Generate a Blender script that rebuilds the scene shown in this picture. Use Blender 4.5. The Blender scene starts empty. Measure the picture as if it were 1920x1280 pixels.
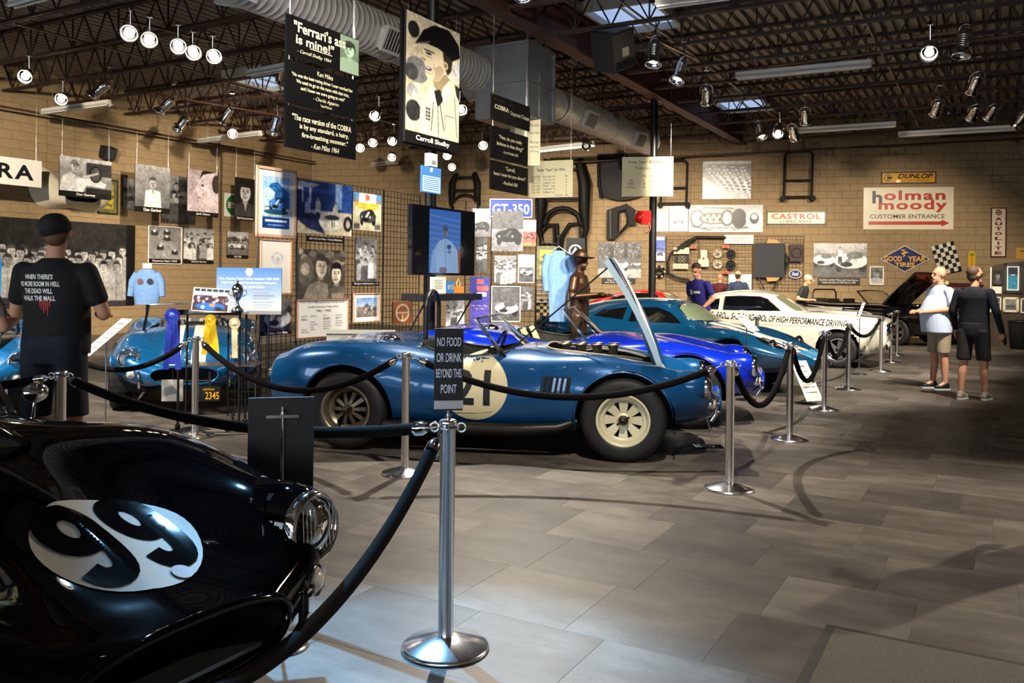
import bpy, bmesh, math, random
import numpy as np
from mathutils import Matrix, Vector
from mathutils.bvhtree import BVHTree

random.seed(7)
RNG = np.random.default_rng(7)
SC = bpy.context.scene
COL = SC.collection
R = math.radians

# ---------------------------------------------------------------- camera
F = 1620.0                     # focal length in pixels of the 1920 x 1280 frame
EYE = 1.52
ROLL = R(0.7)
cam_d = bpy.data.cameras.new('camera')
cam_d.sensor_width = 36.0
cam_d.lens = F / 1920 * 36
cam_d.shift_y = -120 / 1920
cam_d.clip_end = 200
cam = bpy.data.objects.new('camera', cam_d)
COL.objects.link(cam)
cam.matrix_world = Matrix.Translation((0, 0, EYE)) @ Matrix.Rotation(R(90), 4, 'X') @ Matrix.Rotation(ROLL, 4, 'Z')
SC.camera = cam

# ---------------------------------------------------------------- world, exposure
SC.view_settings.view_transform = 'Standard'
SC.view_settings.look = 'None'
SC.view_settings.exposure = 0.45
SC.view_settings.gamma = 1.0
SC.view_settings.use_curve_mapping = False
W = bpy.data.worlds.new('world')
SC.world = W
W.use_nodes = True
W.node_tree.nodes['Background'].inputs[0].default_value = (0.80, 0.90, 1.0, 1)
W.node_tree.nodes['Background'].inputs[1].default_value = 6.0
SC.cycles.max_bounces = 4
SC.cycles.diffuse_bounces = 2
SC.cycles.glossy_bounces = 2
SC.cycles.transmission_bounces = 3
SC.cycles.transparent_max_bounces = 8
SC.cycles.use_adaptive_sampling = True
SC.cycles.adaptive_threshold = 0.05
SC.cycles.adaptive_min_samples = 12
SC.cycles.caustics_reflective = False
SC.cycles.caustics_refractive = False
SC.cycles.sample_clamp_indirect = 4.0
SC.cycles.use_denoising = True

# ---------------------------------------------------------------- room axes
LA = R(29.4)
L = Vector((math.sin(LA), math.cos(LA), 0))       # the hall's long axis
T = Vector((-math.cos(LA), math.sin(LA), 0))      # across the hall, to the left
UP = Vector((0, 0, 1))
CAMP = Vector((0, 0, EYE))


def unroll(u, v):
    return u + ROLL * (v - 520), v - ROLL * (u - 960)


def ray(u, v):
    a, b = unroll(u, v)
    return Vector(((a - 960) / F, 1.0, -(b - 520) / F))


def P(u, v, Y):
    return CAMP + ray(u, v) * Y


def G(u, v, z=0.0):
    d = ray(u, v)
    return CAMP + d * ((z - EYE) / d.z)


class Plane:
    """vertical plane through p, facing n (towards the viewer)"""
    def __init__(self, p, n):
        self.p = Vector((p[0], p[1], 0))
        n = Vector((n[0], n[1], 0)).normalized()
        if n.dot(CAMP - Vector((p[0], p[1], EYE))) < 0:
            n = -n
        self.n = n
        self.x = UP.cross(n)

    def hit(self, u, v):
        d = ray(u, v)
        return CAMP + d * ((self.p - CAMP).dot(self.n) / d.dot(self.n))

    def off(self, d):
        return Plane(self.p + self.n * d, self.n)

    def mat(self, o):
        m = Matrix.Identity(4)
        for i, a in enumerate((self.x, UP, self.n)):
            for j in range(3):
                m[j][i] = a[j]
        m.translation = o
        return m

    def fit(self, u0, u1, vt, vb):
        uc, vc = (u0 + u1) / 2, (vt + vb) / 2
        w = (self.hit(u1, vc) - self.hit(u0, vc)).length
        t, b = self.hit(uc, vt), self.hit(uc, vb)
        return self.mat((t + b) / 2), w, abs(t.z - b.z)


PL_LEFT = Plane(P(0, 300, 19.0), T)
PL_BACK = Plane(P(1500, 300, 24.5), (math.sin(R(-12)), -math.cos(R(12))))

# ---------------------------------------------------------------- colours and materials


def lin(c):
    return tuple((x / 12.92 if x <= 0.04045 else ((x + 0.055) / 1.055) ** 2.4) for x in c)


def hexc(h):
    h = h.lstrip('#')
    return lin(tuple(int(h[i:i + 2], 16) / 255 for i in (0, 2, 4)))


MATS = {}


def mat(name, col='808080', rough=0.5, metal=0.0, coat=0.0, spec=0.5, emit=0.0, alpha=1.0, trans=0.0, noise=0.0, nscale=8.0,
        bump=0.0, bscale=60.0, ior=1.45, sheen=0.0, col2=None):
    if name in MATS:
        return MATS[name]
    m = bpy.data.materials.new(name)
    m.use_nodes = True
    nt = m.node_tree
    b = nt.nodes['Principled BSDF']
    c = hexc(col) if isinstance(col, str) else col
    b.inputs['Base Color'].default_value = (*c, 1)
    b.inputs['Roughness'].default_value = rough
    b.inputs['Metallic'].default_value = metal
    b.inputs['Coat Weight'].default_value = coat
    b.inputs['Coat Roughness'].default_value = 0.03
    b.inputs['Specular IOR Level'].default_value = spec
    b.inputs['IOR'].default_value = ior
    b.inputs['Alpha'].default_value = alpha
    b.inputs['Transmission Weight'].default_value = trans
    b.inputs['Sheen Weight'].default_value = sheen
    if emit:
        b.inputs['Emission Color'].default_value = (*c, 1)
        b.inputs['Emission Strength'].default_value = emit
        m.cycles.emission_sampling = 'NONE'
    if noise or bump:
        tc = nt.nodes.new('ShaderNodeTexCoord')
    if noise:
        n = nt.nodes.new('ShaderNodeTexNoise')
        n.inputs['Scale'].default_value = nscale
        n.inputs['Detail'].default_value = 6
        n.inputs['Roughness'].default_value = 0.6
        nt.links.new(tc.outputs['Object'], n.inputs['Vector'])
        r = nt.nodes.new('ShaderNodeValToRGB')
        d = hexc(col2) if col2 else tuple(x * (1 - noise) for x in c)
        e = c if col2 else tuple(min(1, x * (1 + noise)) for x in c)
        r.color_ramp.elements[0].position = 0.3
        r.color_ramp.elements[1].position = 0.7
        r.color_ramp.elements[0].color = (*d, 1)
        r.color_ramp.elements[1].color = (*e, 1)
        nt.links.new(n.outputs['Fac'], r.inputs['Fac'])
        nt.links.new(r.outputs['Color'], b.inputs['Base Color'])
    if bump:
        n2 = nt.nodes.new('ShaderNodeTexNoise')
        n2.inputs['Scale'].default_value = bscale
        n2.inputs['Detail'].default_value = 4
        nt.links.new(tc.outputs['Object'], n2.inputs['Vector'])
        bp = nt.nodes.new('ShaderNodeBump')
        bp.inputs['Strength'].default_value = bump
        bp.inputs['Distance'].default_value = 0.01
        nt.links.new(n2.outputs['Fac'], bp.inputs['Height'])
        nt.links.new(bp.outputs['Normal'], b.inputs['Normal'])
    MATS[name] = m
    return m


def attr_mat(name, rough=0.45, emit=0.0, coat=0.0):
    """flat print: the colours sit in the mesh's colour attribute"""
    if name in MATS:
        return MATS[name]
    m = bpy.data.materials.new(name)
    m.use_nodes = True
    nt = m.node_tree
    b = nt.nodes['Principled BSDF']
    a = nt.nodes.new('ShaderNodeAttribute')
    a.attribute_name = 'ink'
    if emit:
        b.inputs['Base Color'].default_value = (.01, .01, .012, 1)
    else:
        nt.links.new(a.outputs['Color'], b.inputs['Base Color'])
    b.inputs['Roughness'].default_value = rough
    b.inputs['Coat Weight'].default_value = coat
    if emit:
        nt.links.new(a.outputs['Color'], b.inputs['Emission Color'])
        b.inputs['Emission Strength'].default_value = emit
    MATS[name] = m
    return m


CHROME = mat('chrome', 'd8d8dc', 0.08, 1.0)
STEEL = mat('brushed_steel', 'ececf0', 0.2, 1.0)
ALU = mat('polished_aluminium', 'b9b9bb', 0.18, 1.0)
BLACK = mat('black_paint', '0d0d0e', 0.4)
BLACKM = mat('black_matte', '0a0a0b', 0.8)
BLACKG = mat('black_gloss', '08080a', 0.12, coat=0.6)
RUBBER = mat('tyre_rubber', '131313', 0.62, noise=0.25, nscale=20, bump=0.1, bscale=90)
WHITE = mat('white_paint', 'e8e6e0', 0.4)
CREAM = mat('cream_paint', 'd9d0b4', 0.4)
DARKG = mat('dark_grey', '2a2a2b', 0.5)
GREY = mat('mid_grey', '707070', 0.5)
PAPER = mat('white_card', 'dcdad2', 0.6)
INK = mat('black_ink', '0c0c0d', 0.5)
INKW = mat('white_ink', 'e6e3da', 0.5)
RED = mat('red_paint', 'b01a12', 0.35)


def thin_glass(name, tint=(.9, .93, .92), refl=1.0):
    """a single sheet of glass: clear straight through, mirror-like at a slant"""
    m = bpy.data.materials.new(name)
    m.use_nodes = True
    nt = m.node_tree
    out = nt.nodes['Material Output']
    nt.nodes.remove(nt.nodes['Principled BSDF'])
    tr = nt.nodes.new('ShaderNodeBsdfTransparent')
    tr.inputs[0].default_value = (*tint, 1)
    gl = nt.nodes.new('ShaderNodeBsdfGlossy')
    gl.inputs['Roughness'].default_value = 0.02
    fr = nt.nodes.new('ShaderNodeFresnel')
    fr.inputs['IOR'].default_value = 1.5
    mu = nt.nodes.new('ShaderNodeMath')
    mu.operation = 'MULTIPLY'
    mu.inputs[1].default_value = refl
    mx = nt.nodes.new('ShaderNodeMixShader')
    nt.links.new(fr.outputs[0], mu.inputs[0])
    nt.links.new(mu.outputs[0], mx.inputs[0])
    nt.links.new(tr.outputs[0], mx.inputs[1])
    nt.links.new(gl.outputs[0], mx.inputs[2])
    nt.links.new(mx.outputs[0], out.inputs[0])
    MATS[name] = m
    return m


GLASS = thin_glass('clear_glass')
DGLASS = mat('dark_glass', '10130f', 0.04, coat=0.5)
SKIN = mat('skin', 'c08a6c', 0.55, noise=0.06, nscale=20)

# ---------------------------------------------------------------- mesh helpers


def link(name, me, parent=None, m=None):
    o = bpy.data.objects.new(name, me)
    COL.objects.link(o)
    if parent is not None:
        o.parent = parent
    if m is not None:
        o.matrix_basis = m
    return o


def tag(o, label=None, cat=None, group=None, kind=None):
    if label: o['label'] = label
    if cat: o['category'] = cat
    if group: o['group'] = group
    if kind: o['kind'] = kind
    return o


def thing(name, label, cat, m=None, loc=None, rz=0.0, group=None, scale=1.0):
    o = bpy.data.objects.new(name, None)
    o.empty_display_size = 0.1
    COL.objects.link(o)
    if m is None:
        m = Matrix.Translation(loc if loc is not None else (0, 0, 0)) @ Matrix.Rotation(rz, 4, 'Z') @ Matrix.Scale(scale, 4)
    o.matrix_basis = m
    return tag(o, label, cat, group)


def cp(o, parent=None, m=None):
    c = o.copy()
    COL.objects.link(c)
    c.parent = parent
    if m is not None:
        c.matrix_basis = m
    return c


def copy_tree(o, m, label=None, group=None, lvl=0):
    c = cp(o, None, m)
    if label: c['label'] = label
    if group: c['group'] = group
    for ch in list(o.children):
        d = cp(ch, c)
        for g in list(ch.children):
            cp(g, d)
    return c


class MB:
    def __init__(self):
        self.v, self.f, self.mi, self.sm = [], [], [], []

    def add(self, vs, fs, mi=0, M=None, smooth=False):
        n = len(self.v)
        if M is not None:
            vs = [M @ Vector(p) for p in vs]
        self.v.extend([tuple(p) for p in vs])
        for f in fs:
            self.f.append(tuple(i + n for i in f))
            self.mi.append(mi)
            self.sm.append(smooth)
        return self

    def box(self, c, s, M=None, mi=0):
        x, y, z = c
        a, b, d = s[0] / 2, s[1] / 2, s[2] / 2
        vs = [(x + i * a, y + j * b, z + k * d) for i in (-1, 1) for j in (-1, 1) for k in (-1, 1)]
        fs = [(0, 1, 3, 2), (4, 6, 7, 5), (0, 4, 5, 1), (2, 3, 7, 6), (0, 2, 6, 4), (1, 5, 7, 3)]
        return self.add(vs, fs, mi, M)

    def bar(self, p, q, w, h=None, mi=0, up=UP):
        """rectangular bar from p to q"""
        p, q = Vector(p), Vector(q)
        h = h or w
        d = (q - p).normalized()
        u = Vector(up)
        if abs(d.dot(u)) > 0.98:
            u = Vector((1, 0, 0))
        s = d.cross(u).normalized()
        u = s.cross(d)
        vs = [e + s * (i * w / 2) + u * (j * h / 2) for e in (p, q) for i, j in ((-1, -1), (1, -1), (1, 1), (-1, 1))]
        return self.add(vs, [(0, 3, 2, 1), (4, 5, 6, 7), (0, 1, 5, 4), (1, 2, 6, 5), (2, 3, 7, 6), (3, 0, 4, 7)], mi)

    def cyl(self, p, q, r, r2=None, n=12, caps=True, mi=0, smooth=True):
        p, q = Vector(p), Vector(q)
        r2 = r if r2 is None else r2
        d = (q - p).normalized()
        a = d.orthogonal().normalized()
        b = d.cross(a)
        vs = []
        for e, rr in ((p, r), (q, r2)):
            for i in range(n):
                t = 2 * math.pi * i / n
                vs.append(e + (a * math.cos(t) + b * math.sin(t)) * rr)
        fs = [(i, (i + 1) % n, n + (i + 1) % n, n + i) for i in range(n)]
        self.add(vs, fs, mi, None, smooth)
        if caps:
            k = len(self.v)
            self.add(vs[:n], [tuple(range(n - 1, -1, -1))], mi)
            self.add(vs[n:], [tuple(range(n))], mi)
        return self

    def tube(self, pts, r, n=8, mi=0, closed=False, caps=True):
        pts = [Vector(p) for p in pts]
        k = len(pts)
        rs = r if isinstance(r, (list, tuple)) else [r] * k
        prev = None
        vs = []
        for i, p in enumerate(pts):
            if closed:
                d = (pts[(i + 1) % k] - pts[i - 1])
            else:
                d = pts[min(i + 1, k - 1)] - pts[max(i - 1, 0)]
            d.normalize()
            if prev is None:
                a = d.orthogonal().normalized()
            else:
                a = (prev - d * prev.dot(d))
                a = a.normalized() if a.length > 1e-6 else d.orthogonal().normalized()
            prev = a
            b = d.cross(a)
            for j in range(n):
                t = 2 * math.pi * j / n
                vs.append(p + (a * math.cos(t) + b * math.sin(t)) * rs[i])
        fs = []
        for i in range(k if closed else k - 1):
            i2 = (i + 1) % k
            for j in range(n):
                fs.append((i * n + j, i * n + (j + 1) % n, i2 * n + (j + 1) % n, i2 * n + j))
        self.add(vs, fs, mi, None, True)
        if caps and not closed:
            self.add(vs[:n], [tuple(range(n - 1, -1, -1))], mi)
            self.add(vs[-n:], [tuple(range(n))], mi)
        return self

    def lathe(self, prof, n=24, M=None, mi=0, closed=False, smooth=True):
        """profile [(r, z)...] about the local Z axis"""
        vs, k = [], len(prof)
        for r, z in prof:
            for j in range(n):
                t = 2 * math.pi * j / n
                vs.append((r * math.cos(t), r * math.sin(t), z))
        fs = []
        for i in range(k if closed else k - 1):
            i2 = (i + 1) % k
            for j in range(n):
                fs.append((i * n + j, i * n + (j + 1) % n, i2 * n + (j + 1) % n, i2 * n + j))
        return self.add(vs, fs, mi, M, smooth)

    def prism(self, pts, z0, z1, M=None, mi=0, smooth=False):
        """2-D outline (x, y) pushed from z0 to z1"""
        n = len(pts)
        vs = [(x, y, z0) for x, y in pts] + [(x, y, z1) for x, y in pts]
        fs = [tuple(range(n - 1, -1, -1)), tuple(range(n, 2 * n))]
        self.add(vs, fs, mi, M)
        self.add(vs, [(i, (i + 1) % n, n + (i + 1) % n, n + i) for i in range(n)], mi, M, smooth)
        return self

    def sphere(self, c, r, nu=16, nv=10, M=None, mi=0):
        r = r if isinstance(r, (tuple, list)) else (r, r, r)
        vs, fs = [], []
        for i in range(nv + 1):
            a = math.pi * i / nv
            for j in range(nu):
                b = 2 * math.pi * j / nu
                vs.append((c[0] + r[0] * math.sin(a) * math.cos(b), c[1] + r[1] * math.sin(a) * math.sin(b), c[2] + r[2] * math.cos(a)))
        for i in range(nv):
            for j in range(nu):
                fs.append((i * nu + j, (i + 1) * nu + j, (i + 1) * nu + (j + 1) % nu, i * nu + (j + 1) % nu))
        return self.add(vs, fs, mi, M, True)

    def grid(self, fn, nu, nv, mi=0, smooth=True):
        vs = [fn(i / nu, j / nv) for i in range(nu + 1) for j in range(nv + 1)]
        w = nv + 1
        fs = [(i * w + j, (i + 1) * w + j, (i + 1) * w + j + 1, i * w + j + 1) for i in range(nu) for j in range(nv)]
        return self.add(vs, fs, mi, None, smooth)

    def mesh(self, name, mats):
        me = bpy.data.meshes.new(name)
        me.from_pydata(self.v, [], self.f)
        for m in (mats if isinstance(mats, (list, tuple)) else [mats]):
            me.materials.append(m)
        me.polygons.foreach_set('material_index', self.mi)
        me.polygons.foreach_set('use_smooth', self.sm)
        me.update()
        return me

    def build(self, name, mats, parent=None, m=None, weld=False):
        me = self.mesh(name, mats)
        if weld:
            bm = bmesh.new()
            bm.from_mesh(me)
            bmesh.ops.remove_doubles(bm, verts=bm.verts, dist=1e-5)
            bmesh.ops.recalc_face_normals(bm, faces=bm.faces)
            bm.to_mesh(me)
            bm.free()
        return link(name, me, parent, m)


def superellipse(a, b, n=32, e=2.6, cx=0, cy=0):
    out = []
    for i in range(n):
        t = 2 * math.pi * i / n
        c, s = math.cos(t), math.sin(t)
        out.append((cx + a * math.copysign(abs(c) ** (2 / e), c), cy + b * math.copysign(abs(s) ** (2 / e), s)))
    return out


# ---------------------------------------------------------------- lettering
_TXT = {}


def text_raw(s, bold=0.0, shear=0.0, spacing=1.0, line=1.0, align='CENTER'):
    k = (s, bold, shear, spacing, line, align)
    if k in _TXT:
        return _TXT[k]
    cu = bpy.data.curves.new('lettering', 'FONT')
    cu.body = s
    cu.align_x = align
    cu.offset = bold
    cu.shear = shear
    cu.space_character = spacing
    cu.space_line = line
    cu.resolution_u = 3
    cu.fill_mode = 'FRONT'
    o = bpy.data.objects.new('lettering_tmp', cu)
    me = bpy.data.meshes.new_from_object(o)
    bpy.data.objects.remove(o)
    bpy.data.curves.remove(cu)
    n = len(me.vertices)
    co = np.empty(n * 3)
    me.vertices.foreach_get('co', co)
    co = co.reshape(-1, 3)
    fs = [tuple(p.vertices) for p in me.polygons]
    bpy.data.meshes.remove(me)
    _TXT[k] = (co, fs)
    return _TXT[k]


def text(name, s, parent, w=None, h=None, at=(0, 0, 0), mat_=None, bold=0.0, shear=0.0, spacing=1.0, line=1.0, align='CENTER', M=None, keep=False):
    """letters in the XY plane, the box of the letters centred on `at` and w x h in size"""
    co, fs = text_raw(s, bold, shear, spacing, line, align)
    lo, hi = co.min(0), co.max(0)
    ext = hi - lo
    sx = sy = None
    if w: sx = w / ext[0]
    if h: sy = h / ext[1]
    if sx is None: sx = sy
    if sy is None: sy = sx
    if keep: sx = sy = min(sx, sy)
    c = co - (lo + hi) / 2
    c = c * np.array([sx, sy, 1.0]) + np.array(at)
    mb = MB()
    mb.add([Vector(p) for p in c], fs, 0, M)
    return mb.build(name, mat_ or INK, parent)


# ---------------------------------------------------------------- flat prints (photographs, posters) drawn on a fine colour grid


class Ink:
    def __init__(self, nx, ny, bg=(0.5, 0.5, 0.5), ss=2):
        self.nx, self.ny, self.ss = nx, ny, ss
        w, h = nx * ss, ny * ss
        self.x, self.y = np.meshgrid((np.arange(w) + 0.5) / w, (np.arange(h) + 0.5) / h)
        self.a = np.empty((h, w, 3))
        self.a[:] = self.c(bg)
        self.asp = nx / ny

    @staticmethod
    def c(k):
        if isinstance(k, str):
            k = k.lstrip('#')
            return np.array([int(k[i:i + 2], 16) / 255 for i in (0, 2, 4)])
        if isinstance(k, (int, float)):
            return np.array([k] * 3)
        return np.array(k)

    def put(self, m, col):
        self.a[m] = self.c(col)
        return self

    def rect(self, x0, y0, x1, y1, col):
        return self.put((self.x >= x0) & (self.x <= x1) & (self.y >= y0) & (self.y <= y1), col)

    def ell(self, cx, cy, rx, ry, col, rot=0.0):
        dx, dy = (self.x - cx) * self.asp, self.y - cy
        c, s = math.cos(R(rot)), math.sin(R(rot))
        a, b = dx * c + dy * s, -dx * s + dy * c
        return self.put((a / (rx * self.asp)) ** 2 + (b / ry) ** 2 <= 1, col)

    def poly(self, pts, col):
        m = np.zeros(self.x.shape, bool)
        n = len(pts)
        for i in range(n):
            x0, y0 = pts[i]
            x1, y1 = pts[(i + 1) % n]
            c = ((y0 > self.y) != (y1 > self.y))
            if y1 != y0:
                m ^= c & (self.x < (x1 - x0) * (self.y - y0) / (y1 - y0) + x0)
        return self.put(m, col)

    def line(self, x0, y0, x1, y1, w, col):
        a = self.asp
        dx, dy = (x1 - x0) * a, y1 - y0
        l2 = dx * dx + dy * dy + 1e-9
        t = np.clip(((self.x - x0) * a * dx + (self.y - y0) * dy) / l2, 0, 1)
        d = np.hypot((self.x - x0) * a - t * dx, (self.y - y0) - t * dy)
        return self.put(d < w / 2, col)

    def grad(self, c0, c1, y0=0.0, y1=1.0):
        m = (self.y >= y0) & (self.y <= y1)
        t = ((self.y - y0) / (y1 - y0))[..., None]
        g = self.c(c0) * (1 - t) + self.c(c1) * t
        self.a[m] = g[m]
        return self

    def noise(self, amt, sc=1, y0=0.0, y1=1.0, x0=0.0, x1=1.0):
        h, w = self.x.shape
        n = RNG.normal(0, 1, (h // sc + 2, w // sc + 2))
        n = np.kron(n, np.ones((sc, sc)))[:h, :w]
        m = (self.y >= y0) & (self.y <= y1) & (self.x >= x0) & (self.x <= x1)
        self.a[m] = np.clip(self.a[m] + (n * amt)[m][:, None], 0, 1)
        return self

    def head(self, cx, cy, r, face=0.75, hair=0.12, look=0.0, cap=None):
        """a head and neck; look: -1 left .. 1 right"""
        q = r / self.asp
        f = self.c(face)
        self.ell(cx, cy - 0.18 * r, q * 0.86, r * 1.0, hair if cap is None else cap)
        self.rect(cx - 0.35 * q, cy + 0.3 * r, cx + 0.35 * q, cy + 1.25 * r, f * 0.72)
        self.ell(cx + 0.08 * q * look, cy + 0.1 * r, q * 0.72, r * 0.92, f)
        self.ell(cx + 0.5 * q * (look - 0.3), cy + 0.35 * r, q * 0.3, r * 0.5, f * 0.82)
        for s in (-1, 1):
            ex = cx + (0.3 * s + 0.28 * look) * q
            self.ell(ex, cy - 0.02 * r, 0.15 * q, 0.08 * r, f * 0.3)
            self.line(ex - 0.17 * q, cy - 0.2 * r, ex + 0.17 * q, cy - 0.2 * r, 0.07 * r, f * 0.35)
        self.poly([(cx + 0.25 * q * look, cy - 0.05 * r), (cx + (0.42 * look + 0.12) * q, cy + 0.36 * r), (cx + (0.42 * look - 0.12) * q, cy + 0.36 * r)], f * 0.7)
        self.line(cx + (0.3 * look - 0.25) * q, cy + 0.6 * r, cx + (0.3 * look + 0.25) * q, cy + 0.58 * r, 0.09 * r, f * 0.45)
        if cap is None:
            self.poly([(cx - 0.8 * q, cy - 0.2 * r), (cx - 0.6 * q, cy - 1.0 * r), (cx, cy - 1.2 * r), (cx + 0.62 * q, cy - 1.0 * r), (cx + 0.8 * q, cy - 0.3 * r), (cx + 0.55 * q, cy - 0.45 * r), (cx - 0.5 * q, cy - 0.5 * r)], hair)
        else:
            self.poly([(cx - 0.85 * q, cy - 0.3 * r), (cx - 0.6 * q, cy - 1.05 * r), (cx + 0.1 * q, cy - 1.2 * r), (cx + 0.7 * q, cy - 0.9 * r), (cx + 0.85 * q, cy - 0.3 * r), (cx, cy - 0.42 * r)], cap)
            self.ell(cx + 0.6 * q * look, cy - 0.36 * r, q * 0.7, r * 0.13, self.c(cap) * 0.7)
        return self

    def figure(self, cx, top, h, coat=0.8, face=0.75, hair=0.15, legs=0.2, w=0.24):
        """a standing person, head at `top`"""
        q = h / self.asp
        r = h * 0.075
        self.poly([(cx - w * 0.5 * q, top + 0.2 * h), (cx - 0.06 * q, top + 0.15 * h), (cx + 0.06 * q, top + 0.15 * h), (cx + w * 0.5 * q, top + 0.2 * h), (cx + w * 0.55 * q, top + 0.55 * h), (cx - w * 0.55 * q, top + 0.55 * h)], coat)
        self.line(cx, top + 0.2 * h, cx, top + 0.55 * h, 0.012 * h, self.c(coat) * 0.6)
        self.poly([(cx - 0.11 * q, top + 0.55 * h), (cx + 0.11 * q, top + 0.55 * h), (cx + 0.1 * q, top + h), (cx + 0.01 * q, top + h), (cx, top + 0.62 * h), (cx - 0.02 * q, top + h), (cx - 0.1 * q, top + h)], legs)
        return self.head(cx, top + r, r, face, hair, random.uniform(-0.6, 0.6))

    def car(self, cx, cy, w, body=0.8, glass=0.2, d=1):
        """a sports car in side view, about w wide; d = 1 faces right"""
        s = self.asp
        pts = [(-.5, .02), (-.48, -.06), (-.3, -.1), (-.12, -.1), (-.02, -.18), (.1, -.1), (.3, -.09), (.46, -.04), (.5, .03), (.48, .07), (-.48, .07)]
        self.poly([(cx + d * x * w, cy + y * w * s) for x, y in pts], body)
        self.poly([(cx + d * x * w, cy + y * w * s) for x, y in [(-.1, -.1), (-.02, -.16), (.07, -.1)]], glass)
        for x in (-.31, .31):
            self.ell(cx + d * x * w, cy + .06 * w * s, .095 * w, .095 * w * s, 0.06)
            self.ell(cx + d * x * w, cy + .06 * w * s, .045 * w, .045 * w * s, 0.6)
        return self

    def carfront(self, cx, cy, w, body=0.85, dark=0.08, stripe=None):
        """a roadster seen from the front quarter"""
        s = self.asp
        self.ell(cx + .36 * w, cy + .16 * w * s, .13 * w, .2 * w * s, dark)
        self.ell(cx - .38 * w, cy + .2 * w * s, .09 * w, .17 * w * s, dark)
        self.ell(cx, cy, .52 * w, .25 * w * s, body)
        self.ell(cx + .12 * w, cy - .18 * w * s, .26 * w, .12 * w * s, self.c(body) * .45)
        if stripe is not None:
            self.poly([(cx - .2 * w, cy + .05 * w * s), (cx - .06 * w, cy + .05 * w * s), (cx + .14 * w, cy - .2 * w * s), (cx + .02 * w, cy - .2 * w * s)], stripe)
        self.ell(cx - .14 * w, cy + .12 * w * s, .19 * w, .08 * w * s, dark)
        for x in (-.38, .14):
            self.ell(cx + x * w, cy + .02 * w * s, .055 * w, .06 * w * s, self.c(body) * .6)
            self.ell(cx + x * w, cy + .02 * w * s, .035 * w, .04 * w * s, 0.95)
        return self

    def photo(self):
        """soften edges and add the mottling of an enlarged photograph"""
        h, w = self.x.shape
        n = np.zeros((h, w))
        for sc, am in ((3, .035), (7, .035), (17, .03)):
            g = RNG.normal(0, 1, (h // sc + 3, w // sc + 3))
            yi, xi = np.arange(h) / sc, np.arange(w) / sc
            y0, x0 = yi.astype(int), xi.astype(int)
            fy, fx = (yi - y0)[:, None], (xi - x0)[None]
            n += am * ((g[y0][:, x0] * (1 - fx) + g[y0][:, x0 + 1] * fx) * (1 - fy) + (g[y0 + 1][:, x0] * (1 - fx) + g[y0 + 1][:, x0 + 1] * fx) * fy)
        a = self.a
        for ax in (0, 1):
            a = (np.roll(a, 1, ax) + 2 * a + np.roll(a, -1, ax)) / 4
        self.a = np.clip(a * (1 + 1.6 * n[..., None]) + n[..., None] * .25, 0, 1)
        return self

    def mesh(self, name, w, h, m, z=0.0):
        ss, nx, ny = self.ss, self.nx, self.ny
        a = self.a.reshape(ny, ss, nx, ss, 3).mean((1, 3))
        a = np.clip(a, 0, 1)
        lin_ = np.where(a <= 0.04045, a / 12.92, ((a + 0.055) / 1.055) ** 2.4)
        xs = np.linspace(-w / 2, w / 2, nx)
        ys = np.linspace(h / 2, -h / 2, ny)
        X, Y = np.meshgrid(xs, ys)
        co = np.stack([X, Y, np.full_like(X, z)], -1).reshape(-1, 3)
        i = np.arange((ny - 1) * nx).reshape(ny - 1, nx)[:, :-1].ravel()
        fs = np.stack([i, i + nx, i + nx + 1, i + 1], -1)
        me = bpy.data.meshes.new(name)
        me.vertices.add(len(co))
        me.vertices.foreach_set('co', co.ravel())
        me.loops.add(fs.size)
        me.loops.foreach_set('vertex_index', fs.ravel().astype(np.int32))
        me.polygons.add(len(fs))
        me.polygons.foreach_set('loop_start', np.arange(0, fs.size, 4, dtype=np.int32))
        me.update(calc_edges=True)
        at = me.attributes.new('ink', 'FLOAT_COLOR', 'POINT')
        at.data.foreach_set('color', np.concatenate([lin_.reshape(-1, 3), np.ones((nx * ny, 1))], 1).ravel())
        me.materials.append(m)
        return me


PRINT = attr_mat('photo_print', 0.35)
SCREEN = attr_mat('lit_screen', 0.2, emit=.42)
# ================================================================ lamps
CAN = None
SPOTMESH = {}


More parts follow.
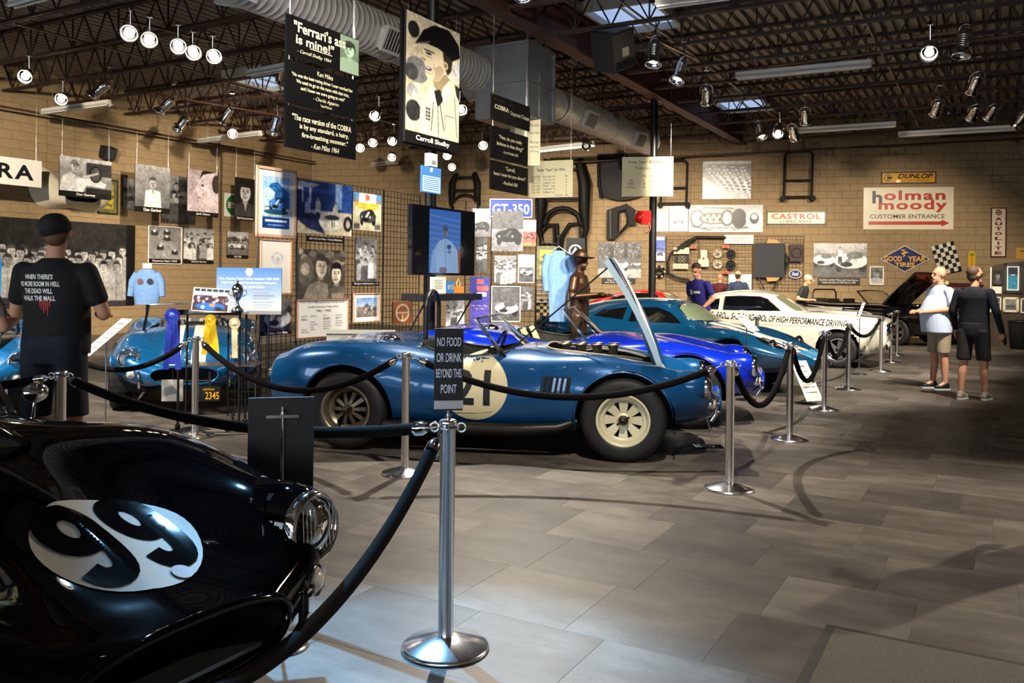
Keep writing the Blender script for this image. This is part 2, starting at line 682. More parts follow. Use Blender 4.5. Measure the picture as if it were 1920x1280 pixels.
def spot_fixture(p, target, label, lit=True, power=0.0, col=(1.0, 0.78, 0.52), size=55, blend=0.5, group='chrome track spotlights under the roof joists', soft=0.06):
    """chrome can spotlight hanging at p and pointing at target"""
    p, t = Vector(p), Vector(target)
    d = (t - p).normalized()
    z = -d
    x = UP.cross(z).normalized() if abs(z.dot(UP)) < 0.99 else Vector((1, 0, 0))
    y = z.cross(x)
    m = Matrix.Identity(4)
    for i, a in enumerate((x, y, z)):
        for j in range(3):
            m[j][i] = a[j]
    m.translation = p
    o = thing('spotlight', label, 'spotlight', m=m @ Matrix.Scale(1.3, 4), group=group)
    m = m @ Matrix.Scale(1.3, 4)
    if not SPOTMESH:
        b = MB()
        b.lathe([(0.0, .17), (.035, .165), (.062, .14), (.068, .1), (.068, -.1), (.074, -.11), (.1, -.15), (.1, -.165), (.09, -.165), (.08, -.13)], 20)
        for k in range(6):
            b.lathe([(.068, .08 - k * .025), (.072, .074 - k * .025), (.068, .068 - k * .025)], 20)
        SPOTMESH['can'] = b.mesh('can', CHROME)
        b = MB()
        b.lathe([(.0, -.11), (.03, -.112), (.05, -.12)], 20)
        SPOTMESH['on'] = b.mesh('lamp', mat('lit_lamp', 'ffe6c0', 0.3, emit=32.0))
        SPOTMESH['off'] = b.mesh('lamp', mat('unlit_lamp', 'b8b4aa', 0.15, coat=.5))
        b = MB()
        b.tube([(-.085, 0, .02), (-.09, .0, .12), (-.06, 0, .2), (0, 0, .225), (.06, 0, .2), (.09, 0, .12), (.085, 0, .02)], .008, 6)
        SPOTMESH['yoke'] = b.mesh('yoke', CHROME)
    link('can', SPOTMESH['can'], o)
    link('lamp', SPOTMESH['on' if lit else 'off'], o)
    link('yoke', SPOTMESH['yoke'], o)
    b = MB()
    top = m.inverted() @ (p - d * .22 + UP * .34)
    b.cyl(Vector((0, 0, .225)), top, .008, n=8)
    b.cyl(top - (m.inverted().to_3x3() @ UP) * .05, top, .035, n=10)
    b.build('stem', CHROME, o)
    if power:
        ld = bpy.data.lights.new('spotlight_beam', 'SPOT')
        ld.energy = power
        ld.color = col
        ld.spot_size = R(size)
        ld.spot_blend = blend
        ld.shadow_soft_size = soft
        lo = bpy.data.objects.new('spotlight_beam', ld)
        COL.objects.link(lo)
        lo.parent = o
        lo.matrix_basis = Matrix.Translation((0, 0, -.19))
    return o


def at_z(u, v, z):
    d = ray(u, v)
    return CAMP + d * ((z - EYE) / d.z)


# ================================================================ room
def lt(l, t, z=0.0):
    return L * l + T * t + UP * z


T_LEFT = PL_LEFT.p.dot(T)
T_RIGHT = -7.0
L_FRONT = -7.0


def l_back(t):
    """where the back wall stands at this distance across the hall"""
    q = (PL_BACK.p - T * t).dot(PL_BACK.n) / L.dot(PL_BACK.n)
    return q


Z_BEAM, Z_JOIST, Z_DECK = 5.4, 5.5, 6.1
T_BEAM = Vector((-1.07, 11.23, 0)).dot(T)

# ---- floor: base slab, tiles of vinyl laid half a tile out from row to row
FT_A, FT_B = 0.61, 0.61


def tile_mat(name, c0, c1, c2, rough):
    m = bpy.data.materials.new(name)
    m.use_nodes = True
    nt = m.node_tree
    b = nt.nodes['Principled BSDF']
    geo = nt.nodes.new('ShaderNodeNewGeometry')
    mp = nt.nodes.new('ShaderNodeMapping')
    mp.vector_type = 'POINT'
    mp.inputs['Rotation'].default_value = (0, 0, LA)
    nt.links.new(geo.outputs['Position'], mp.inputs['Vector'])
    at = nt.nodes.new('ShaderNodeAttribute')
    at.attribute_name = 'tone'
    oi = nt.nodes.new('ShaderNodeObjectInfo')
    ad = nt.nodes.new('ShaderNodeMath'); ad.operation = 'ADD'
    fr = nt.nodes.new('ShaderNodeMath'); fr.operation = 'FRACT'
    nt.links.new(at.outputs['Fac'], ad.inputs[0])
    nt.links.new(oi.outputs['Random'], ad.inputs[1])
    nt.links.new(ad.outputs[0], fr.inputs[0])
    n1 = nt.nodes.new('ShaderNodeTexNoise')
    n1.inputs['Scale'].default_value = 3.0
    n1.inputs['Detail'].default_value = 8
    n1.inputs['Roughness'].default_value = 0.65
    st = nt.nodes.new('ShaderNodeMapping')
    st.inputs['Scale'].default_value = (0.6, 1.3, 1)
    nt.links.new(mp.outputs['Vector'], st.inputs['Vector'])
    # every tile shows its own cut of the cloudy pattern
    cmb = nt.nodes.new('ShaderNodeCombineXYZ')
    ml = nt.nodes.new('ShaderNodeMath'); ml.operation = 'MULTIPLY'; ml.inputs[1].default_value = 37.0
    nt.links.new(fr.outputs[0], ml.inputs[0])
    nt.links.new(ml.outputs[0], cmb.inputs[2])
    va = nt.nodes.new('ShaderNodeVectorMath'); va.operation = 'ADD'
    nt.links.new(st.outputs['Vector'], va.inputs[0])
    nt.links.new(cmb.outputs[0], va.inputs[1])
    nt.links.new(va.outputs[0], n1.inputs['Vector'])
    mx = nt.nodes.new('ShaderNodeMath'); mx.operation = 'MULTIPLY_ADD'
    mx.inputs[1].default_value = 0.42
    nt.links.new(fr.outputs[0], mx.inputs[0])
    sub = nt.nodes.new('ShaderNodeMath'); sub.operation = 'MULTIPLY_ADD'
    sub.inputs[1].default_value = 1.7
    sub.inputs[2].default_value = -0.56
    nt.links.new(n1.outputs['Fac'], sub.inputs[0])
    nt.links.new(sub.outputs[0], mx.inputs[2])
    rp = nt.nodes.new('ShaderNodeValToRGB')
    rp.color_ramp.elements[0].position = 0.18
    rp.color_ramp.elements[0].color = (*hexc(c0), 1)
    rp.color_ramp.elements[1].position = 0.85
    rp.color_ramp.elements[1].color = (*hexc(c2), 1)
    e = rp.color_ramp.elements.new(0.5)
    e.color = (*hexc(c1), 1)
    nt.links.new(mx.outputs[0], rp.inputs['Fac'])
    nt.links.new(rp.outputs['Color'], b.inputs['Base Color'])
    b.inputs['Roughness'].default_value = rough
    bp = nt.nodes.new('ShaderNodeBump')
    bp.inputs['Strength'].default_value = 0.12
    bp.inputs['Distance'].default_value = 0.004
    n2 = nt.nodes.new('ShaderNodeTexNoise')
    n2.inputs['Scale'].default_value = 60
    nt.links.new(mp.outputs['Vector'], n2.inputs['Vector'])
    nt.links.new(n2.outputs['Fac'], bp.inputs['Height'])
    nt.links.new(bp.outputs['Normal'], b.inputs['Normal'])
    return m


FLOORM = tile_mat('vinyl_tile', '38332f', '4e4842', '6a635c', 0.5)
b = MB()
cs = [lt(L_FRONT, T_RIGHT), lt(l_back(T_RIGHT) + .3, T_RIGHT), lt(l_back(T_LEFT) + .3, T_LEFT), lt(L_FRONT, T_LEFT)]
b.add([c + UP * -.012 for c in cs] + [c + UP * -.2 for c in cs], [(0, 3, 2, 1)[::-1], (4, 5, 6, 7)[::-1], (0, 1, 5, 4), (1, 2, 6, 5), (2, 3, 7, 6), (3, 0, 4, 7)])
floor = tag(b.build('floor', mat('floor_bed', '4a443d', 0.7)), kind='structure')

tiles = []
for i in range(int((l_back(T_RIGHT) - L_FRONT) / FT_B) + 2):
    l0 = L_FRONT + i * FT_B
    sh = (i % 2) * FT_A / 2 + (i % 3) * .11
    for j in range(int((T_LEFT - T_RIGHT) / FT_A) + 2):
        t0 = T_RIGHT + j * FT_A - sh
        c = lt(l0 + FT_B / 2, t0 + FT_A / 2)
        if t0 < T_RIGHT or t0 + FT_A > T_LEFT or l0 + FT_B > min(l_back(t0), l_back(t0 + FT_A)) - .02:
            continue
        inview = False
        if c.y > 1.0:
            u, v = 960 + c.x / c.y * F, 520 + EYE / c.y * F
            inview = -150 < u < 2070 and v < 1400 and not (u < 420 and v > 900)
        tiles.append((not inview, c.length, c, t0))
tiles.sort(key=lambda q: q[:2])
tm = MB()
g = 0.0006
w, h = FT_A / 2 - g, FT_B / 2 - g
tm.add([(-w, -h, -.012), (w, -h, -.012), (w, h, -.012), (-w, h, -.012), (-w, -h, -.0003), (w, -h, -.0003), (w, h, -.0003), (-w, h, -.0003),
        (-w + .001, -h + .001, 0), (w - .001, -h + .001, 0), (w - .001, h - .001, 0), (-w + .001, h - .001, 0)],
       [(0, 1, 5, 4), (1, 2, 6, 5), (2, 3, 7, 6), (3, 0, 4, 7), (4, 5, 9, 8), (5, 6, 10, 9), (6, 7, 11, 10), (7, 4, 8, 11), (8, 9, 10, 11)])
tile_me = tm.mesh('floor_tile', FLOORM)
TR = Matrix.Rotation(-LA, 4, 'Z')
for _, _, c, _ in tiles[:300]:
    link('floor_tile', tile_me, floor, Matrix.Translation(c) @ TR)
rest = MB()
tones = []
for _, _, c, _ in tiles[300:]:
    M_ = Matrix.Translation(c) @ TR
    rest.add([M_ @ Vector(p) for p in ((-w, -h, 0), (w, -h, 0), (w, h, 0), (-w, h, 0))], [(0, 1, 2, 3)])
    tones += [random.random()] * 4
ro = rest.build('floor_tiles_beyond', FLOORM, floor)
ro['kind'] = 'stuff'
ta = ro.data.attributes.new('tone', 'FLOAT', 'POINT')
ta.data.foreach_set('value', tones)

# ---- block walls
BLOCKM = mat('painted_block', '8f7a5a', 0.75, noise=0.10, nscale=3.0, bump=0.25, bscale=70)
JOINTM = mat('block_joint', '7c684a', 0.8)
BW, BH = 0.406, 0.203


def block_wall(name, plane, x0, x1, height, pick, ext=.2):
    """painted concrete-block wall: plane with running-bond blocks proud of the joints"""
    b = MB()
    b.box(((x0 + x1) / 2, height / 2 - .1, -ext / 2 - .008), (x1 - x0 + .5, height + .3, ext))
    o = tag(b.build(name, JOINTM, None, plane.mat(plane.p)), kind='structure')
    blocks = []
    for r in range(int(height / BH) + 1):
        y0 = r * BH
        k = 0
        x = x0 - (r % 2) * BW / 2
        while x < x1:
            a, c = max(x, x0) + .005, min(x + BW, x1) - .005
            d = min(y0 + BH, height) - .01
            if c - a > .03 and d - y0 > .02:
                m = plane.p + plane.x * ((a + c) / 2) + UP * (y0 + BH / 2)
                q = m - CAMP
                u, v = 960 + q.x / q.y * F, 520 - q.z / q.y * F
                full = abs(c - a - BW + .01) < .002 and abs(d - y0 - BH + .01) < .002
                blocks.append((not (full and pick(u, v)), q.length, (a + c) / 2, (y0 + d) / 2, c - a, d - y0))
            x += BW
    blocks.sort(key=lambda q: q[:2])
    bm = MB()
    w, h = (BW - .01) / 2, (BH - .01) / 2

    def blk(mb, cx, cy, w, h):
        e = .004
        mb.add([(cx - w, cy - h, -.01), (cx + w, cy - h, -.01), (cx + w, cy + h, -.01), (cx - w, cy + h, -.01), (cx - w + e, cy - h + e, 0), (cx + w - e, cy - h + e, 0), (cx + w - e, cy + h - e, 0), (cx - w + e, cy + h - e, 0)],
               [(4, 5, 6, 7), (0, 1, 5, 4), (1, 2, 6, 5), (2, 3, 7, 6), (3, 0, 4, 7)])
    blk(bm, 0, 0, w, h)
    me = bm.mesh('block', BLOCKM)
    n = 0
    rest = MB()
    for bad, _, cx, cy, bw, bh in blocks:
        if not bad and n < 300:
            link('block', me, o, Matrix.Translation((cx, cy, 0)))
            n += 1
        else:
            blk(rest, cx, cy, bw / 2, bh / 2)
    rest.build('blocks_beyond', BLOCKM, o)['kind'] = 'stuff'
    return o


corner = lt(l_back(T_LEFT) + .0, T_LEFT)
xr = (lt(l_back(T_RIGHT), T_RIGHT) - PL_BACK.p).dot(PL_BACK.x)
xl = (corner - PL_BACK.p).dot(PL_BACK.x)
wall_back = block_wall('wall_back', PL_BACK, xl, xr, Z_DECK, lambda u, v: 1040 < u < 1900 and 260 < v < 590)
xa, xb = sorted(((corner - PL_LEFT.p).dot(PL_LEFT.x), (lt(L_FRONT, T_LEFT) - PL_LEFT.p).dot(PL_LEFT.x)))
wall_left = block_wall('wall_left', PL_LEFT, xa, xb, Z_DECK, lambda u, v: -20 < u < 500 and 230 < v < 560)
# walls behind the viewer: right side wall and a street front with tall windows
b = MB()
PR = Plane(lt(0, T_RIGHT), T)
PLAIN = mat('painted_plaster', '8f7a5a', 0.8, noise=.08)
x0, x1 = sorted(((lt(l_back(T_RIGHT), T_RIGHT) - PR.p).dot(PR.x), (lt(L_FRONT, T_RIGHT) - PR.p).dot(PR.x)))
b.box(((x0 + x1) / 2, Z_DECK / 2, -.1), (x1 - x0, Z_DECK, .2))
tag(b.build('wall_right', PLAIN, None, PR.mat(PR.p)), kind='structure')
b = MB()
PF = Plane(lt(L_FRONT, 0), L)
for (t0, t1, z0, z1) in ((T_RIGHT, T_LEFT, 3.2, Z_DECK), (T_RIGHT, T_LEFT, 0, .5), (T_RIGHT, -5.5, .5, 3.2), (-1.5, -.9, .5, 3.2), (3.1, 3.7, .5, 3.2), (7.7, 8.3, .5, 3.2), (12.3, T_LEFT, .5, 3.2)):
    b.box((-(t0 + t1) / 2, (z0 + z1) / 2, -.1), (t1 - t0, z1 - z0, .2))
MF = Matrix.Identity(4)
for i, a in enumerate((-T, UP, L)):
    for j in range(3):
        MF[j][i] = a[j]
MF.translation = lt(L_FRONT, 0)
tag(b.build('wall_front', PLAIN, None, MF), kind='structure')

# ---- ceiling: ribbed steel deck with openings for the skylights is one sheet; joists, beam, bridging are its parts
DECKM = mat('steel_deck', '857a6e', 0.55, 0.0, noise=.18, nscale=1.2)
JOISTM = mat('joist_primer', '2c1d18', 0.6, noise=.2, nscale=4)
BEAMM = mat('beam_primer', '4a2a22', 0.55, noise=.15, nscale=3)
b = MB()
la, lb = L_FRONT - .1, l_back(T_RIGHT) + .6
t = T_RIGHT - .3
prof = []
while t < T_LEFT + .3:
    prof += [(t, Z_DECK), (t + .09, Z_DECK), (t + .115, Z_DECK + .075), (t + .175, Z_DECK + .075)]
    t += .2
vs, fs = [], []
for (tt, z) in prof:
    vs += [lt(la, tt, z), lt(lb, tt, z)]
for i in range(len(prof) - 1):
    fs.append((2 * i, 2 * i + 1, 2 * i + 3, 2 * i + 2))
b.add(vs, fs)
n = len(prof)
ceiling = tag(b.build('ceiling', DECKM), kind='structure')
b = MB()
b.box((0, 0, 0), (T_LEFT - T_RIGHT + 1, lb - la, .05))
link('roof_board', b.mesh('roof_board', BLACKM), ceiling, Matrix.Translation(lt((la + lb) / 2, (T_LEFT + T_RIGHT) / 2, Z_DECK + .12)) @ TR)

_jm = {}


def joist_mesh(t0, t1):
    k = (round(t0, 2), round(t1, 2))
    if k in _jm:
        return _jm[k]
    b = MB()
    zb, zt = Z_JOIST, Z_DECK - .03
    for z in (zb, zt):
        for s in (-.03, .03):
            b.bar((t0, s, z), (t1, s, z), .035, .05)
    n = max(2, int((t1 - t0) / .62))
    st = (t1 - t0) / n
    for i in range(n):
        a = t0 + i * st
        b.bar((a, 0, zt), (a + st / 2, 0, zb), .022)
        b.bar((a + st / 2, 0, zb), (a + st, 0, zt), .022)
        if i % 2 == 0:
            b.bar((a + st / 2, 0, zb), (a + st / 2, 0, zt), .022)
    _jm[k] = b.mesh('joist', JOISTM)
    return _jm[k]


JR = Matrix.Identity(4)
for i, a in enumerate((T, -L, UP)):
    for j in range(3):
        JR[j][i] = a[j]
l = -2.6
while l < 27.2:
    for t0, t1 in ((T_RIGHT, T_BEAM - .13), (T_BEAM + .13, T_LEFT)):
        e1 = t1
        if l > l_back(t1) - .15:
            # cut where the back wall crosses
            ts = np.linspace(t0, t1, 200)
            ok = [q for q in ts if l < l_back(q) - .15]
            if len(ok) < 10:
                continue
            e1 = ok[-1]
        m_ = JR.copy()
        m_.translation = L * l
        link('joist', joist_mesh(t0, e1), ceiling, m_)
    l += 1.52
b = MB()
lb_ = l_back(T_BEAM) - .03
mid = (L_FRONT + lb_) / 2
ln = lb_ - L_FRONT
b.box((0, 0, Z_BEAM + .015), (.26, ln, .03)).box((0, 0, Z_DECK - .06), (.26, ln, .03)).box((0, 0, (Z_BEAM + Z_DECK) / 2), (.02, ln, Z_DECK - Z_BEAM - .08))
bo = b.build('beam', BEAMM, ceiling, Matrix.Translation(lt(mid, T_BEAM)) @ TR)
bo['label'] = 'red-brown steel I-beam'
for k, tt in enumerate((T_RIGHT + 3.4, T_BEAM - 4.6, T_BEAM - 1.6, T_BEAM + 3.2, T_BEAM + 7.6)):
    b = MB()
    e = l_back(tt) - .1
    b.cyl(lt(L_FRONT, tt, Z_JOIST + .06), lt(e, tt, Z_JOIST + .06), .018, n=8)
    b.build('bridging_rod', mat('galvanised', '8d8a84', 0.4, 0.8), ceiling)

# ---- columns
for k, (c, lab) in enumerate((((-1.07, 11.23), 'black steel roof column behind the television'), ((3.05, 18.8), 'black steel roof column carrying the red alarm bell'))):
    b = MB()
    b.cyl((0, 0, 0), (0, 0, Z_BEAM), .08, n=20)
    b.box((0, 0, Z_BEAM - .01), (.28, .28, .02)).box((0, 0, .01), (.3, .3, .02))
    o = b.build('column', mat('column_paint', '0b0b0c', .4), None, Matrix.Translation((*c, 0)))
    tag(o, lab, 'column', kind='structure')

# ---- spiral duct along the hall with its registers, and the square plenum box
DUCTM = mat('galvanised_duct', 'b4b4b0', 0.35, 0.45, noise=.12, nscale=6)
T_DUCT = Vector((-2.78, 10.8, 0)).dot(T)
ZD, RD = 4.95, .31
d0, d1 = lt(3.0, T_DUCT, ZD), lt(Vector((3.37, 21.7, 0)).dot(L), T_DUCT, ZD)
duct = thing('spiral_duct', 'long round galvanised spiral air duct hung under the roof', 'duct', loc=d0)
b = MB()
ln = (d1 - d0).length
prof = []
k = 0
while k * .11 < ln:
    prof += [(RD, k * .11), (RD, k * .11 + .096), (RD + .007, k * .11 + .1), (RD + .007, k * .11 + .106)]
    k += 1
prof += [(RD, ln), (0, ln)]
MZ = Matrix.Identity(4)
for i, a in enumerate((T, UP, -(T.cross(UP)))):
    pass
zax = L
xax = T
yax = zax.cross(xax)
for i, a in enumerate((xax, yax, zax)):
    for j in range(3):
        MZ[j][i] = a[j]
b.lathe(prof, 36, MZ)
b.build('pipe', DUCTM, duct)
for s in (3.2, 7.0, 9.6, 12.4, 15.1):
    if s < ln:
        b = MB()
        b.lathe([(RD + .012, s - .04), (RD + .02, s - .03), (RD + .02, s + .03), (RD + .012, s + .04)], 36, MZ)
        b.build('coupling', DUCTM, duct)
for s in (3.9, 6.7, 13.35, 16.2):
    if s < ln:
        reg = MB()
        q = Matrix.Translation(L * s) @ MZ @ Matrix.Rotation(R(205), 4, 'Z')
        reg.box((RD + .03, 0, 0), (.08, .32, .5), M=q)
        r_ = reg.build('register', DUCTM, duct)
        reg = MB()
        reg.box((RD + .08, 0, 0), (.025, .36, .54), M=q)
        reg.box((RD + .083, 0, 0), (.026, .28, .46), M=q, mi=1)
        for k in range(7):
            reg.box((RD + .094, 0, -.2 + k * .066), (.012, .28, .012), M=q)
        reg.build('grille', [mat('register_white', 'a5a5a2', .4), DARKG], r_)
for s in (2.4, 6.2, 10.4, 14.0):
    if s < ln:
        b = MB()
        b.cyl(L * s + UP * RD, L * s + UP * (Z_JOIST - ZD), .006, n=6)
        b.build('hanger_wire', STEEL, duct)
# plenum: square box beside the duct
pc = P(968, 125, 14.7)
pl = thing('duct_plenum', 'square galvanised plenum box joined to the round duct', 'duct box', loc=(pc.x, pc.y, 0), rz=-LA)
b = MB()
b.box((0, 0, 4.78), (.95, .95, 1.2))
b.box((0, 0, 5.36), (1.0, 1.0, .05)).box((0, 0, 4.75), (1.0, 1.0, .05)).box((0, 0, 4.18), (1.0, 1.0, .04))
for s in (-1, 1):
    for q in (-1, 1):
        b.box((s * .475, q * .475, 4.78), (.05, .05, 1.2))
b.build('box', mat('plenum_steel', '6f7275', .4, .5, noise=.15, nscale=3), pl)
b = MB()
b.lathe([(.2, -.9), (.2, .1), (.31, .35)], 24, Matrix.Translation((-.7, .2, 4.95)) @ Matrix.Rotation(R(-90), 4, 'Y'))
b.build('collar', DUCTM, pl)
# ceiling speaker box
sp = at_z(1150, 92, 5.2)
so = thing('ceiling_speaker', 'grey slatted loudspeaker box tilted down beside the steel beam', 'speaker', m=Matrix.Translation(sp) @ Matrix.Rotation(R(35), 4, 'Z') @ Matrix.Rotation(R(-24), 4, 'Y') @ Matrix.Rotation(R(18), 4, 'X'))
b = MB(); b.box((0, 0, 0), (.52, .45, .62)); b.build('cabinet', mat('speaker_grey', '201f1e', .5), so)
b = MB(); b.box((0, -.235, 0), (.48, .02, .58))
b.box((.02, -.25, -.02), (.14, .012, .14), mi=1)
for k in range(6):
    b.box((0, -.25, -.15 - k * .022), (.44, .012, .01), mi=2)
b.build('front', [mat('speaker_front', '34322f', .5), mat('speaker_badge', '8a8474', .4), BLACK], so)

# ---- skylights: curb and diffusing pane under the deck
def skylight(u, v, w, d, lab, e=1.6):
    c = at_z(u, v, Z_DECK - .12)
    o = thing('skylight', lab, 'skylight', m=Matrix.Translation(c) @ TR)
    b = MB()
    for s in (-1, 1):
        b.box((s * w / 2, 0, .03), (.06, d + .06, .2)).box((0, s * d / 2, .03), (w + .06, .06, .2))
    b.build('curb', mat('curb_white', 'a9a59a', .5), o)
    b = MB()
    b.box((0, 0, .05), (w, d, .01))
    b.build('pane', mat('skylight_pane', 'a8c4f0', .4, emit=.6), o)
    b = MB()
    b.box((0, 0, -.01), (.03, d, .04))
    b.build('bar', mat('curb_white', 'a9a59a', .5), o)


skylight(1188, 30, 1.2, 1.5, 'blue-lit skylight above the ceiling speaker')
skylight(1395, 195, 1.2, 1.5, 'far blue-lit skylight right of the steel beam')
skylight(500, 150, 1.2, 1.5, 'blue-lit skylight half behind the hanging quote boards')
skylight(-1100, -1500, 1.2, 2.4, 'skylight above the black car')

# ---- fluorescent battens
FL_OFF = mat('tube_off', 'c9c8c2', .35)
FL_ON = mat('tube_on', 'fff4dc', .35, emit=7.0)
HOUS = mat('batten_white', 'c4c2ba', .45)


def batten(u0, v0, u1, v1, z, lab, on=False):
    a, c = at_z(u0, v0, z), at_z(u1, v1, z)
    d = c - a
    ln = min(d.length, 2.44)
    d.normalize()
    x = d; y = UP.cross(x)
    m = Matrix.Identity(4)
    for i, q in enumerate((x, y, UP)):
        for j in range(3):
            m[j][i] = q[j]
    m.translation = (a + c) / 2
    o = thing('fluorescent_batten', lab, 'ceiling light', m=m, group='fluorescent battens')
    b = MB()
    hw, L2 = .09, ln / 2
    b.prism([(-hw, .0), (-.04, .045), (-.04, .1), (.04, .1), (.04, .045), (hw, 0)], -L2, L2, M=Matrix(((0, 0, 1, 0), (1, 0, 0, 0), (0, 1, 0, 0), (0, 0, 0, 1))))
    b.build('housing', HOUS, o)
    for s in (-1, 1):
        b = MB()
        b.cyl((-L2 + .02, s * .045, -.012), (L2 - .02, s * .045, -.012), .016, n=8)
        b.build('tube', FL_ON if on else FL_OFF, o)
    for s in (-.7, .7):
        b = MB()
        b.cyl((s * L2, 0, .1), (s * L2, 0, .1 + (Z_JOIST + .05 - z - .1 if z < Z_JOIST - .1 else .25)), .005, n=6)
        b.build('hanger', STEEL, o)
    if on:
        ld = bpy.data.lights.new('batten_light', 'AREA')
        ld.shape = 'RECTANGLE'; ld.size = ln; ld.size_y = .15; ld.energy = 60; ld.color = (1, .9, .72)
        lo = bpy.data.objects.new('batten_light', ld)
        COL.objects.link(lo); lo.parent = o
        lo.matrix_basis = Matrix.Translation((0, 0, -.04))
    return o


for k, (q, lab, on) in enumerate((
        ((20, 12, 118, -14), 'fluorescent batten in the top left corner of the roof', False),
        ((80, 213, 205, 196), 'unlit batten hung above the driver-at-the-wheel photograph', False),
        ((466, 142, 548, 127), 'unlit batten just left of the hanging quote boards', False),
        ((370, 267, 492, 252), 'unlit batten over the left wall next to the lit spot', False),
        ((640, 317, 752, 305), 'unlit batten hung below the quote boards', False),
        ((1010, 283, 1113, 272), 'lit fluorescent batten below the round duct', True),
        ((1230, 12, 1370, -6), 'batten at the top edge right of the steel beam', False),
        ((1380, 147, 1634, 123), 'unlit batten crossing under the joists right of the beam', False),
        ((1490, 248, 1680, 236), 'unlit batten above the black handcart frame', False),
        ((1664, 256, 1930, 241), 'thin unlit batten near the back wall on the right', False),
        ((402, 2, 500, 18), 'batten beside the near end of the round duct', False))):
    batten(*q, 4.98, lab, on)

# ---- spotlights seen in the photograph
SP = [  # u, v, height, aim (x, y, z), lit, power
    (243, 60, 5.0, (-1.4, 2.0, .8), 1, 0, 'brightest of the five spots in a row, nearest the left edge'),
    (280, 72, 5.0, (-1.2, 2.4, .8), 1, 0, 'second spot in the row of five from the left'),
    (334, 85, 5.0, (-.6, 2.0, .8), 1, 0, 'third spot in the row of five from the left'),
    (362, 97, 5.0, (-.3, 2.0, .8), 1, 0, 'fourth spot in the row of five from the left'),
    (400, 104, 5.0, (0, 2.0, .8), 1, 0, 'fifth spot in the row of five from the left'),
    (50, 140, 5.0, (-4.5, 4.0, 0), 1, 0, 'lit spot at the left edge of the roof'),
    (116, 183, 5.0, (-4.0, 5.5, 0), 1, 0, 'lit spot above the end of an unlit batten'),
    (187, 168, 5.0, (-11, 16, 2.4), 0, 0, 'unlit spot above the small wall speaker'),
    (311, 198, 5.0, (-10, 18, 2.4), 0, 0, 'larger unlit spot above the seated driver photograph'),
    (340, 232, 5.0, (-9, 19, 2.4), 0, 0, 'smaller unlit spot hung right of its twin above the left wall'),
    (424, 216, 5.0, (-8, 19, 2.6), 0, 0, 'unlit spot just above the lit one over the left wall'),
    (436, 250, 5.0, (-1.0, 3.0, 1.0), 1, 0, 'lit spot in front of an unlit batten over the left wall'),
    (515, 236, 5.0, (-6, 19, 2.2), 0, 0, 'unlit spot beside the lowest quote board'),
    (706, 212, 5.0, (-3.5, 9.5, 0), 1, 0, 'lit spot between the quote boards and the big portrait banner'),
    (676, 275, 5.0, (-3, 14, 1.8), 1, 0, 'spot peeping out behind the lowest quote board'),
    (700, 264, 5.0, (-3, 15, 1.8), 1, 0, 'spot left of the upright pair below the portrait banner'),
    (737, 260, 5.0, (-3, 16, 1.8), 1, 0, 'upper spot of the upright pair beside the portrait banner'),
    (735, 292, 5.0, (-2.6, 16, 1.4), 1, 0, 'lower spot of the upright pair beside the portrait banner'),
    (838, 290, 4.9, (-.6, 12, 1.4), 1, 0, 'spot tucked under the corner of the portrait banner'),
    (847, 312, 4.9, (-.3, 11, 1.2), 1, 0, 'lit spot facing forward under the portrait banner'),
    (864, 202, 5.0, (.4, 8, .5), 1, 0, 'lit spot half behind the portrait banner'),
    (905, 270, 5.0, (0, 15, 2.2), 1, 0, 'spot left of the stacked quote boards by the duct'),
    (1098, 268, 5.0, (2.0, 18, 1.8), 0, 0, 'small spot hanging under the round duct'),
    (1227, 98, 5.0, (1.6, 12.2, .4), 1, 0, 'chrome spot right of the ceiling speaker'),
    (1275, 132, 5.0, (1.2, 13, .5), 1, 0, 'chrome spot to the lower right of the ceiling speaker'),
    (1425, 244, 5.0, (6.4, 18, .7), 1, 0, 'leftmost spot of the cluster of four by the far beam end'),
    (1460, 243, 5.0, (4.0, 15, .5), 1, 0, 'second spot of the cluster of four by the far beam end'),
    (1488, 247, 4.7, (8.5, 23, 2.0), 1, 0, 'lower right spot of the cluster of four by the far beam end'),
    (1510, 216, 5.0, (8.0, 23, 2.6), 1, 0, 'topmost spot of the cluster of four by the far beam end'),
    (1743, 92, 5.0, (2.6, 6.0, 0), 1, 0, 'glaring lit spot in the upper right'),
    (1806, 80, 5.0, (5.6, 12, 0), 0, 0, 'chrome spot right of the glaring one'),
    (1757, 200, 5.0, (10, 23, 2.6), 1, 0, 'chrome spot above the yellow sign'),
    (1826, 209, 5.0, (11, 24, 2.6), 0, 0, 'small dim spot on the far rail, left of the bright one'),
    (1860, 208, 5.0, (11, 24, 2.6), 1, 0, 'tiny bright spot on the far rail'),
    (1915, 222, 5.0, (10, 22, 2.0), 1, 0, 'spot cut by the right edge of the picture'),
]
for (u, v, z, aim, lit, pw, lab) in SP:
    spot_fixture(at_z(u, v, z), aim, lab, bool(lit), pw)

